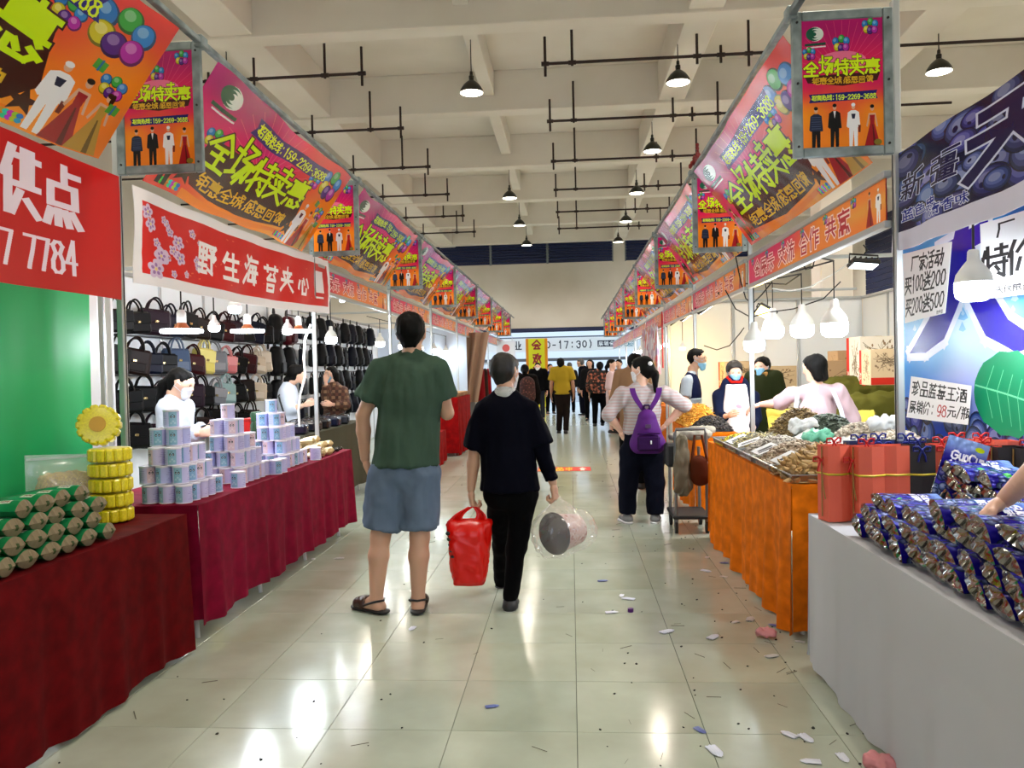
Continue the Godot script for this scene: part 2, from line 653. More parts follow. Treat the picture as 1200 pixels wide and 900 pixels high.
# a printed dress figure: kind 0 checked shirt, 1 black suit, 2 white sailor, 3 red gown, 4 gold gown
static func printed_figure(im: Image, x: float, y: float, h: float, kind: int, lean := 0.0) -> void:
	var top: Color = [Color(0.12, 0.16, 0.27), Color(0.05, 0.05, 0.06), Color(0.93, 0.93, 0.95), Color(0.62, 0.08, 0.12), Color(0.72, 0.55, 0.2)][kind]
	var low: Color = [Color(0.04, 0.04, 0.06), Color(0.05, 0.05, 0.06), Color(0.93, 0.93, 0.95), Color(0.55, 0.06, 0.1), Color(0.75, 0.58, 0.22)][kind]
	var skin := Color(0.86, 0.66, 0.54)
	var f := func(a: Array) -> PackedVector2Array:
		var o := PackedVector2Array()
		for p in a:
			o.append(Vector2(x + p[0] * h + (1.0 - p[1]) * lean * h, y + p[1] * h))
		return o
	if kind < 3:
		fill_poly(im, f.call([[-0.1, 0.5], [0.1, 0.5], [0.09, 1.0], [0.02, 1.0], [0.0, 0.6], [-0.03, 1.0], [-0.1, 1.0]]), low)
		fill_poly(im, f.call([[-0.05, 0.17], [0.05, 0.17], [0.13, 0.22], [0.16, 0.55], [0.11, 0.56], [0.1, 0.55], [-0.1, 0.55], [-0.12, 0.56], [-0.16, 0.52], [-0.13, 0.22]]), top)
		if kind == 0:
			for i in 6:
				fill_poly(im, f.call([[-0.11, 0.24 + i * 0.05], [0.11, 0.24 + i * 0.05], [0.11, 0.25 + i * 0.05], [-0.11, 0.25 + i * 0.05]]), Color(0.3, 0.36, 0.5))
		elif kind == 1:
			fill_poly(im, f.call([[-0.03, 0.17], [0.03, 0.17], [0.0, 0.34]]), Color(0.9, 0.9, 0.92))
		else:
			fill_poly(im, f.call([[-0.05, 0.25], [0.05, 0.25], [0.03, 0.36], [-0.03, 0.36]]), Color(0.1, 0.12, 0.25))
			fill_poly(im, f.call([[0.11, 0.5], [0.17, 0.5], [0.16, 0.66], [0.11, 0.66]]), Color(0.45, 0.16, 0.1))
	else:
		fill_poly(im, f.call([[-0.08, 0.2], [0.08, 0.2], [0.13, 0.5], [0.1, 0.5], [0.06, 0.3], [-0.06, 0.3], [-0.11, 0.5], [-0.14, 0.48]]), skin)
		fill_poly(im, f.call([[-0.06, 0.24], [0.06, 0.24], [0.05, 0.42], [0.2, 1.0], [-0.2, 1.0], [-0.05, 0.42]]), top)
		fill_poly(im, f.call([[0.0, 0.45], [0.02, 0.45], [0.1, 1.0], [0.03, 1.0]]), top.darkened(0.4))
	ellipse(im, x + lean * h * 0.9, y + 0.09 * h, 0.043 * h, 0.062 * h, skin)
	ellipse(im, x + lean * h * 0.94, y + 0.05 * h, 0.047 * h, 0.04 * h, Color(0.92, 0.92, 0.94) if kind == 2 else Color(0.06, 0.05, 0.05))
	if kind == 4:
		ellipse(im, x + lean * h * 0.9 + 0.04 * h, y + 0.1 * h, 0.03 * h, 0.09 * h, Color(0.07, 0.05, 0.05))


# the green swirl emblem with its white strip
static func swirl(im: Image, x: float, y: float, r: float) -> void:
	ellipse(im, x, y, r * 1.05, r * 0.85, Color(0.86, 0.9, 0.88))
	for k in 5:
		ellipse(im, x + (r * 0.16 if k % 2 else -r * 0.16), y, r * (0.98 - 0.17 * k), r * (0.8 - 0.14 * k), Color(0.05, 0.36, 0.27) if k % 2 == 0 else Color(0.86, 0.9, 0.88))
	fill_poly(im, PackedVector2Array([Vector2(x - r * 1.3, y + r * 1.1), Vector2(x + r * 1.3, y + r * 1.0), Vector2(x + r * 1.3, y + r * 1.3), Vector2(x - r * 1.3, y + r * 1.4)]), Color(0.05, 0.3, 0.22))
	fill_poly(im, PackedVector2Array([Vector2(x - r * 1.1, y + r * 1.5), Vector2(x + r * 1.3, y + r * 1.4), Vector2(x + r * 1.3, y + r * 1.55), Vector2(x - r * 1.1, y + r * 1.65)]), Color(0.9, 0.88, 0.9))


static func star(im: Image, x: float, y: float, r: float, col: Color) -> void:
	var pts := PackedVector2Array()
	for i in 10:
		pts.append(Vector2(x, y) + Vector2(0, -(r if i % 2 == 0 else r * 0.42)).rotated(TAU * i / 10))
	fill_poly(im, pts, col)


# the long sale banner that hangs over every stand
func banner_print() -> Image:
	var mg := Color(0.66, 0.06, 0.42)
	var pk := Color(0.86, 0.12, 0.42)
	var rd := Color(0.88, 0.24, 0.2)
	var og := Color(0.95, 0.5, 0.12)
	var im := gradient(1280, 640, [[mg, mg, pk, rd, rd], [pk, pk, pk, rd, og], [pk, rd, og, og, og], [rd, og, og, Color(0.96, 0.6, 0.15), og]])
	for i in 14:
		var a := -0.2 - i * 0.2
		var d := Vector2(cos(a), sin(a))
		line(im, Vector2(560, 330) + d * 60, Vector2(560, 330) + d * 360, 2.0, Color(0.95, 0.45, 0.55))
	swirl(im, 150, 90, 62)
	balloons(im, 190, 300, 36)
	balloons(im, 1120, 150, 70)
	balloons(im, 960, 190, 34)
	balloons(im, 1190, 345, 32)
	fill_poly(im, PackedVector2Array([Vector2(350, 78), Vector2(1040, 66), Vector2(1022, 110), Vector2(1048, 160), Vector2(340, 172), Vector2(362, 126)]), Color(0.08, 0.1, 0.45))
	write(im, "招商热线:159-2269-3688", 376, 92, 46, 60, 8.0, Color(0.85, 0.95, 0.12), 52)
	# brown ribbon behind the lettering
	fill_poly(im, PackedVector2Array([Vector2(180, 300), Vector2(960, 270), Vector2(1000, 470), Vector2(930, 560), Vector2(560, 596), Vector2(200, 560), Vector2(150, 470)]), Color(0.25, 0.08, 0.05))
	var yl := Color(0.8, 0.95, 0.05)
	var br := Color(0.25, 0.08, 0.05)
	var hs := [190, 240, 210, 230, 190]
	var ys := [240, 190, 220, 195, 215]
	for i in 5:
		sign_strokes(im, "全场特卖惠"[i], Rect2(185 + i * 158, ys[i], 142, hs[i]), 36.0, br)
	for i in 5:
		sign_strokes(im, "全场特卖惠"[i], Rect2(185 + i * 158, ys[i], 142, hs[i]), 22.0, yl)
	write(im, "钜惠全城", 230, 470, 74, 80, 10.0, Color(0.85, 0.68, 0.12), 84)
	write(im, "感恩回馈", 580, 470, 74, 80, 10.0, Color(0.85, 0.68, 0.12), 84)
	fill_poly(im, PackedVector2Array([Vector2(180, 590), Vector2(560, 610), Vector2(950, 575), Vector2(960, 600), Vector2(560, 640), Vector2(180, 640)]), Color(0.93, 0.5, 0.12))
	star(im, 150, 520, 62, Color(0.25, 0.1, 0.05))
	star(im, 980, 540, 54, Color(0.25, 0.1, 0.05))
	for i in 16:
		ellipse(im, 60 + (i % 8) * 14, 590 + (i / 8) * 20, 11, 11, Color.from_hsv(fmod(i * 0.37, 1.0), 0.8, 0.8))
		ellipse(im, 905 + (i % 8) * 13, 596 + (i / 8) * 18, 10, 10, Color.from_hsv(fmod(i * 0.37, 1.0), 0.8, 0.8))
	printed_figure(im, 70, 350, 270, 1)
	printed_figure(im, 1040, 330, 300, 2)
	printed_figure(im, 1120, 350, 285, 3)
	printed_figure(im, 1205, 360, 275, 4)
	for k in [Vector2(1100, 270), Vector2(1215, 400)]:
		fill_poly(im, PackedVector2Array([k, k + Vector2(40, 6), k + Vector2(36, 46), k + Vector2(-4, 40)]), Color(0.25, 0.62, 0.2))
		line(im, k + Vector2(20, 2), k + Vector2(16, 44), 7, Color(0.1, 0.4, 0.6))
	return im


# the upright sale poster in the steel frames
func poster_print() -> Image:
	var mg := Color(0.7, 0.05, 0.4)
	var pk := Color(0.86, 0.1, 0.36)
	var og := Color(0.95, 0.52, 0.12)
	var im := gradient(512, 760, [[mg, mg, mg], [pk, pk, pk], [pk, Color(0.9, 0.25, 0.25), pk], [og, Color(0.92, 0.36, 0.2), og], [og, og, og]])
	for i in 18:
		var a := PI * (0.05 + i * 0.05)
		line(im, Vector2(256, 330) - Vector2(cos(a), sin(a)) * 40, Vector2(256, 330) - Vector2(cos(a), sin(a)) * 320, 2.0, Color(0.9, 0.3, 0.5))
	swirl(im, 90, 84, 50)
	balloons(im, 430, 56, 32)
	balloons(im, 250, 150, 34)
	balloons(im, 50, 200, 26)
	ellipse(im, 256, 250, 150, 60, Color(0.93, 0.45, 0.6))
	fill_poly(im, PackedVector2Array([Vector2(20, 330), Vector2(490, 320), Vector2(470, 372), Vector2(256, 396), Vector2(40, 372)]), Color(0.26, 0.09, 0.06))
	var ys := [250, 215, 240, 215, 245]
	var hs := [80, 110, 90, 115, 80]
	for i in 5:
		sign_strokes(im, "全场特卖惠"[i], Rect2(20 + i * 95, ys[i], 82, hs[i]), 20.0, Color(0.25, 0.08, 0.05))
		sign_strokes(im, "全场特卖惠"[i], Rect2(20 + i * 95, ys[i], 82, hs[i]), 13.0, Color(0.85, 0.95, 0.08))
	write(im, "钜惠全城", 70, 342, 40, 38, 6.0, Color(0.85, 0.66, 0.12), 46)
	write(im, "感恩回馈", 264, 342, 40, 38, 6.0, Color(0.85, 0.66, 0.12), 46)
	fill_poly(im, PackedVector2Array([Vector2(44, 440), Vector2(470, 428), Vector2(460, 452), Vector2(472, 478), Vector2(46, 490), Vector2(56, 464)]), Color(0.08, 0.09, 0.42))
	write(im, "招商热线:159-2269-3688", 64, 446, 28, 30, 5.0, Color(0.85, 0.95, 0.2), 31.5)
	for k in 4:
		printed_figure(im, 88 + k * 116, 510 - (14 if k in [1, 2] else 0), 268, k)
	ellipse(im, 470, 735, 24, 18, Color(0.5, 0.45, 0.15))
	return im


func fascia_print() -> Image:
	var pk := Color(0.85, 0.16, 0.36)
	var og := Color(0.93, 0.52, 0.2)
	var im := gradient(1280, 128, [[pk, pk, og, og], [pk, Color(0.88, 0.3, 0.3), og, Color(0.9, 0.6, 0.25)], [pk, og, og, og]])
	var s := "会展示交流合作共赢"
	var x := 90
	for i in s.length():
		sign_strokes(im, s[i], Rect2(x, 26, 76, 78), 19.0, Color(0.97, 0.88, 0.86))
		sign_strokes(im, s[i], Rect2(x, 26, 76, 78), 9.0, Color(0.72, 0.06, 0.16))
		x += 96 if i % 2 == 1 or i == 0 else 138
	for k in 6:
		balloons(im, 60 + k * 206, 22, 12)
	printed_figure(im, 1190, 14, 108, 3)
	printed_figure(im, 1240, 18, 104, 2)
	return im


func seaweed_print() -> Image:
	var wh := Color(0.93, 0.92, 0.94)
	var im := Image.create(1400, 280, false, Image.FORMAT_RGBA8)
	im.fill(wh)
	im.fill_rect(Rect2i(34, 34, 1340, 212), Color(0.83, 0.13, 0.13))
	var r := RandomNumberGenerator.new()
	r.seed = 11
	for i in 24:
		var p := Vector2(r.randf_range(50, 330), r.randf_range(44, 236))
		var q := r.randf_range(9, 21) * (1.0 - p.x / 700.0)
		if p.x > 180 and i % 3 == 0:
			continue
		for k in 5:
			var d := Vector2(q, 0).rotated(TAU * k / 5 + i)
			ellipse(im, p.x + d.x, p.y + d.y, q * 0.8, q * 0.7, Color(0.83, 0.74, 0.85), d.angle())
		for k in 5:
			var d := Vector2(q * 0.75, 0).rotated(TAU * k / 5 + i)
			ellipse(im, p.x + d.x, p.y + d.y, q * 0.35, q * 0.3, Color(0.6, 0.45, 0.68), d.angle())
		ellipse(im, p.x, p.y, q * 0.3, q * 0.3, Color(0.9, 0.8, 0.5))
	for i in 30:
		var p := Vector2(r.randf_range(60, 1300), r.randf_range(44, 236))
		line(im, p, p + Vector2(r.randf_range(4, 10), r.randf_range(-4, 4)), 4, Color(0.9, 0.45, 0.3))
	for i in 6:
		sign_strokes(im, "野生海苔夹心"[i], Rect2(300 + i * 148, 92 + (i % 2) * 14, 100, 104), 15.0, Color(0.95, 0.94, 0.95), 0.12)
	im.fill_rect(Rect2i(1236, 70, 84, 110), wh)
	im.fill_rect(Rect2i(1226, 200, 84, 10), wh)
	return im


func tea_header_print() -> Image:
	var im := Image.create(1024, 512, false, Image.FORMAT_RGBA8)
	im.fill(Color(0.76, 0.09, 0.1))
	var wh := Color(0.93, 0.87, 0.93)
	write(im, "提供点", 590, 50, 86, 215, 22.0, wh, 110)
	write(im, "677 7784", 622, 320, 52, 125, 11.0, wh, 56)
	return im


func tea_green_print() -> Image:
	var im := Image.create(768, 768, false, Image.FORMAT_RGBA8)
	im.fill(Color(0.07, 0.68, 0.38))
	im.fill_rect(Rect2i(744, 0, 24, 768), Color(0.9, 0.92, 0.93))
	write(im, "茶尖", 330, 380, 130, 120, 22.0, Color(0.8, 0.92, 0.86), 170, Color(0, 0, 0, 0), 0, 0, true)
	return im


func berries(im: Image, area: Rect2, cnt: int, rmin: float, rmax: float, sd: int) -> void:
	var r := RandomNumberGenerator.new()
	r.seed = sd
	for i in cnt:
		var p := area.position + Vector2(r.randf() * area.size.x, r.randf() * area.size.y)
		var q := r.randf_range(rmin, rmax)
		var c := Color.from_hsv(r.randf_range(0.61, 0.67), r.randf_range(0.45, 0.65), r.randf_range(0.42, 0.68))
		ellipse(im, p.x, p.y, q * 1.06, q * 0.98, Color(0.05, 0.06, 0.2))
		ellipse(im, p.x, p.y, q, q * 0.92, c.darkened(0.4))
		ellipse(im, p.x - q * 0.06, p.y - q * 0.06, q * 0.86, q * 0.78, c.darkened(0.12))
		ellipse(im, p.x - q * 0.14, p.y - q * 0.16, q * 0.66, q * 0.58, c.lightened(0.12))
		ellipse(im, p.x - q * 0.2, p.y - q * 0.22, q * 0.42, q * 0.36, c.lightened(0.3))
		var e := Vector2(q * 0.45, 0).rotated(r.randf() * TAU)
		ellipse(im, p.x + e.x, p.y + e.y, q * 0.2, q * 0.14, Color(0.08, 0.08, 0.25), e.angle() + PI / 2)


func berry_header_print() -> Image:
	var im := Image.create(1200, 640, false, Image.FORMAT_RGBA8)
	im.fill(Color(0.06, 0.06, 0.22))
	berries(im, Rect2(0, 0, 1200, 520), 70, 50, 110, 5)
	var wh := Color(0.75, 0.78, 0.88)
	var ink := Color(0.1, 0.08, 0.27)
	write(im, "新疆", 70, 170, 140, 150, 15.0, ink, 200, wh, 9.0, 0.15)
	write(im, "天山", 480, 60, 330, 330, 60.0, ink, 440, wh, 22.0, 0.12)
	write(im, "蓝色果", 70, 390, 66, 68, 8.0, Color(0.12, 0.16, 0.5), 80, wh, 8.0)
	write(im, "清香味", 260, 440, 58, 60, 7.0, Color(0.12, 0.16, 0.5), 70, wh, 8.0)
	im.fill_rect(Rect2i(0, 520, 1200, 120), Color(0.78, 0.78, 0.86))
	return im


func berry_back_print() -> Image:
	var sky := Color(0.18, 0.56, 0.86)
	var pale := Color(0.62, 0.8, 0.93)
	var deep := Color(0.16, 0.3, 0.72)
	var lil := Color(0.62, 0.68, 0.9)
	var im := gradient(1024, 900, [[sky, sky, sky, deep], [sky, pale, sky, sky], [pale, Color(0.75, 0.85, 0.95), pale, sky], [sky, pale, pale, sky], [Color(0.3, 0.55, 0.85), lil, lil, pale], [deep, deep, lil, deep], [Color(0.1, 0.12, 0.42), deep, deep, Color(0.15, 0.2, 0.5)]])
	var r := RandomNumberGenerator.new()
	r.seed = 4
	for i in 46:
		var p := Vector2(r.randf() * 1000, r.randf_range(250, 420))
		var w := r.randf_range(20, 70)
		fill_poly(im, PackedVector2Array([p, p + Vector2(w * 0.5, -w * 0.5), p + Vector2(w, 0), p + Vector2(w * 0.6, 6)]), Color(0.66, 0.82, 0.94) if i % 2 else Color(0.45, 0.7, 0.9))
	berries(im, Rect2(20, 660, 980, 240), 46, 34, 66, 8)
	# the large sign: a bar and two long legs
	var ink := Color(0.12, 0.06, 0.62)
	var strokes := [[[300, 150], [620, 110], [620, 170], [300, 205]], [[440, 0], [520, 0], [500, 190], [440, 330], [330, 440], [200, 480], [60, 480], [230, 370], [350, 240], [420, 110]], [[455, 170], [520, 130], [590, 280], [720, 400], [900, 470], [760, 490], [600, 440], [500, 330]]]
	for q in [[26.0, Color(0.86, 0.9, 0.97)], [0.0, ink]]:
		for st in strokes:
			for i in st.size():
				if q[0] > 0.0:
					line(im, Vector2(st[i][0], st[i][1]), Vector2(st[(i + 1) % st.size()][0], st[(i + 1) % st.size()][1]), q[0] * 2.0, q[1])
		for st in strokes:
			var pts := PackedVector2Array()
			for p in st:
				pts.append(Vector2(p[0], p[1]))
			fill_poly(im, pts, q[1])
	# a green leaf
	var leaf := PackedVector2Array()
	for i in 24:
		var t := TAU * i / 24
		leaf.append(Vector2(720 + cos(t) * 190, 600 + sin(t) * 120 * (1.0 if i % 2 else 0.94)).rotated(0.0))
	fill_poly(im, leaf, Color(0.1, 0.52, 0.35))
	line(im, Vector2(540, 580), Vector2(890, 625), 5, Color(0.4, 0.8, 0.6))
	for k in 5:
		line(im, Vector2(600 + k * 55, 588 + k * 7), Vector2(640 + k * 50, 525 + k * 12), 3, Color(0.35, 0.76, 0.56))
		line(im, Vector2(600 + k * 55, 588 + k * 7), Vector2(630 + k * 50, 670 + k * 8), 3, Color(0.35, 0.76, 0.56))
	return im


func paper_sign(kind: int) -> Image:
	var im := Image.create(640, 480 if kind != 2 else 300, false, Image.FORMAT_RGBA8)
	im.fill(Color(0.86, 0.86, 0.87))
	var ink := Color(0.07, 0.07, 0.08)
	if kind == 0:
		write(im, "厂家活动", 130, 30, 96, 110, 14.0, ink, 112, Color(0, 0, 0, 0), 0, 0.1)
		write(im, "买100送200", 30, 165, 92, 120, 14.0, ink, 102, Color(0, 0, 0, 0), 0, 0.08)
		write(im, "买200送500", 30, 315, 92, 120, 14.0, ink, 102, Color(0, 0, 0, 0), 0, 0.08)
		write(im, "仅今日", 520, 448, 26, 24, 4.0, ink, 30)
	elif kind == 1:
		write(im, "厂家活动", 90, 20, 84, 100, 11.0, ink, 150)
		write(im, "特价+赠品", 10, 160, 128, 190, 20.0, ink, 140)
		write(im, "每天仅限前100名 每人限", 30, 410, 40, 44, 6.0, ink, 48)
	else:
		im.fill(Color(0.92, 0.92, 0.93))
		write(im, "珍品蓝莓王酒", 30, 30, 82, 100, 11.0, ink, 98)
		write(im, "展销价:", 24, 170, 70, 90, 10.0, ink, 84)
		write(im, "98", 345, 170, 76, 90, 9.0, Color(0.65, 0.12, 0.12), 78)
		write(im, "元/瓶", 450, 170, 70, 90, 9.0, ink, 78)
	return im


func tin_print(kind: int) -> Image:
	var lav := Color(0.74, 0.73, 0.9)
	var im := Image.create(512, 160, false, Image.FORMAT_RGBA8)
	im.fill([lav, Color(0.7, 0.72, 0.91), Color(0.76, 0.74, 0.9)][kind])
	var bl: Color = [Color(0.52, 0.68, 0.78), Color(0.5, 0.66, 0.8), Color(0.84, 0.74, 0.79)][kind]
	for k in 2:
		var x := 30 + k * 256
		im.fill_rect(Rect2i(x, 8, 86, 144), bl)
		for i in 3:
			ellipse(im, x + 22 + i * 20, 40 + (i % 2) * 18, 12, 10, bl.lightened(0.25))
		# two round dark patches and a mouth line
		ellipse(im, x + 30, 104, 10, 13, Color(0.1, 0.1, 0.14))
		ellipse(im, x + 60, 104, 10, 13, Color(0.1, 0.1, 0.14))
		ellipse(im, x + 31, 102, 4, 5, Color(0.9, 0.9, 0.95))
		ellipse(im, x + 59, 102, 4, 5, Color(0.9, 0.9, 0.95))
		line(im, Vector2(x + 38, 128), Vector2(x + 52, 128), 4, Color(0.15, 0.12, 0.16))
		for i in 6:
			im.fill_rect(Rect2i(x + 110, 30 + i * 18, 90 - (i % 3) * 16, 4), Color(0.55, 0.55, 0.78))
	return im


func pouch_print(kind: int) -> Image:
	# 0 blueberry pouch, 1 green tea pouch
	var im: Image
	if kind == 0:
		var vi := Color(0.1, 0.07, 0.5)
		im = gradient(384, 512, [[Color(0.45, 0.55, 0.8), Color(0.5, 0.6, 0.85)], [vi, vi], [Color(0.14, 0.1, 0.55), vi], [Color(0.2, 0.18, 0.62), vi]])
		berries(im, Rect2(0, 270, 384, 250), 34, 22, 40, 21)
		fill_poly(im, PackedVector2Array([Vector2(200, 370), Vector2(260, 350), Vector2(290, 390), Vector2(230, 410)]), Color(0.2, 0.6, 0.25))
		ellipse(im, 300, 60, 46, 22, Color(0.75, 0.85, 0.1))
		write(im, "GuoCun", 60, 110, 66, 74, 15.0, Color(0.95, 0.95, 1.0), 70)
		write(im, "蓝莓果", 60, 205, 66, 56, 11.0, Color(0.95, 0.95, 1.0), 76)
	else:
		im = gradient(256, 384, [[Color(0.12, 0.55, 0.36), Color(0.1, 0.5, 0.3)], [Color(0.06, 0.36, 0.2), Color(0.16, 0.6, 0.4)], [Color(0.08, 0.42, 0.24), Color(0.06, 0.36, 0.2)]])
		fill_poly(im, PackedVector2Array([Vector2(70, 60), Vector2(190, 60), Vector2(190, 150), Vector2(70, 150)]), Color(0.85, 0.85, 0.8))
		write(im, "茗茶", 92, 74, 34, 60, 6.0, Color(0.5, 0.1, 0.1), 44)
		for i in 9:
			line(im, Vector2(i * 30, 380), Vector2(i * 30 + 50, 230), 8, Color(0.1, 0.5, 0.3))
	return im


func kraft_end_print() -> Image:
	var im := Image.create(96, 64, false, Image.FORMAT_RGBA8)
	im.fill(Color(0.47, 0.42, 0.33))
	im.fill_rect(Rect2i(42, 22, 14, 20), Color(0.2, 0.26, 0.14))
	return im


func carton_print(kind: int) -> Image:
	var im := Image.create(256, 160, false, Image.FORMAT_RGBA8)
	im.fill([Color(0.76, 0.66, 0.52), Color(0.82, 0.78, 0.7), Color(0.66, 0.54, 0.4)][kind])
	var r := RandomNumberGenerator.new()
	r.seed = kind + 3
	for i in (40 if kind < 2 else 6):
		line(im, Vector2(r.randf_range(10, 246), r.randf_range(10, 100)), Vector2(r.randf_range(10, 246), r.randf_range(10, 100)).lerp(Vector2(128, 60), 0.6), 2.0, Color(0.4, 0.33, 0.25))
		if i % 2 == 0:
			ellipse(im, r.randf_range(20, 236), r.randf_range(14, 100), 6, 5, Color(0.5, 0.4, 0.3))
	if kind < 2:
		im.fill_rect(Rect2i(0, 128, 256, 32), Color(0.72, 0.16, 0.1))
		write(im, "天山", 170, 132, 22, 22, 3.0, Color(0.95, 0.85, 0.75), 28)
	return im


func far_banner_print() -> Image:
	var im := Image.create(1200, 100, false, Image.FORMAT_RGBA8)
	im.fill(Color(0.9, 0.9, 0.88))
	write(im, "(营业 8:00-17:30)", 150, 22, 56, 56, 8.0, Color(0.2, 0.2, 0.22), 74)
	im.fill_rect(Rect2i(900, 26, 132, 48), Color(0.25, 0.25, 0.28))
	write(im, "展销会", 910, 34, 30, 32, 4.0, Color(0.92, 0.92, 0.9), 40)
	write(im, "欢迎", 1060, 26, 46, 46, 5.0, Color(0.2, 0.45, 0.5), 60)
	return im


func welcome_print() -> Image:
	var im := Image.create(160, 512, false, Image.FORMAT_RGBA8)
	im.fill(Color(0.9, 0.55, 0.12))
	im.fill_rect(Rect2i(20, 0, 120, 512), Color(0.88, 0.84, 0.16))
	write(im, "会欢迎您", 48, 14, 62, 70, 11.0, Color(0.6, 0.16, 0.2), 100, Color(0, 0, 0, 0), 0, 0, true)
	return im


func floor_sticker_print() -> Image:
	var im := Image.create(320, 64, false, Image.FORMAT_RGBA8)
	im.fill(Color(0.82, 0.2, 0.16))
	write(im, "展品中", 60, 10, 40, 44, 8.0, Color(0.95, 0.8, 0.1), 54)
	im.fill_rect(Rect2i(8, 14, 30, 36), Color(0.95, 0.8, 0.1))
	fill_poly(im, PackedVector2Array([Vector2(270, 8), Vector2(296, 34), Vector2(282, 34), Vector2(282, 56), Vector2(258, 56), Vector2(258, 34), Vector2(244, 34)]), Color(0.95, 0.92, 0.9))
	return im


func stripes(a: Color, b: Color, w: int, vertical := false) -> Image:
	var im := Image.create(64, 64, false, Image.FORMAT_RGBA8)
	im.fill(a)
	for i in range(0, 64, w * 2):
		im.fill_rect(Rect2i(i, 0, w, 64) if vertical else Rect2i(0, i, 64, w), b)
	return im


func blotches(base: Color, cols: Array, cnt: int, rad: float, sd: int) -> Image:
	var im := Image.create(128, 128, false, Image.FORMAT_RGBA8)
	im.fill(base)
	var r := RandomNumberGenerator.new()
	r.seed = sd
	for i in cnt:
		ellipse(im, r.randf() * 128, r.randf() * 128, rad * r.randf_range(0.5, 1.2), rad * r.randf_range(0.4, 0.9), cols[i % cols.size()], r.randf() * 3)
	return im


func checks(a: Color, b: Color, c: Color, n: int) -> Image:
	var im := Image.create(64, 64, false, Image.FORMAT_RGBA8)
	var s := 64 / n
	for j in n:
		for i in n:
			im.fill_rect(Rect2i(i * s, j * s, s, s), a if (i + j) % 2 == 0 else (b if j % 2 else c))
	return im

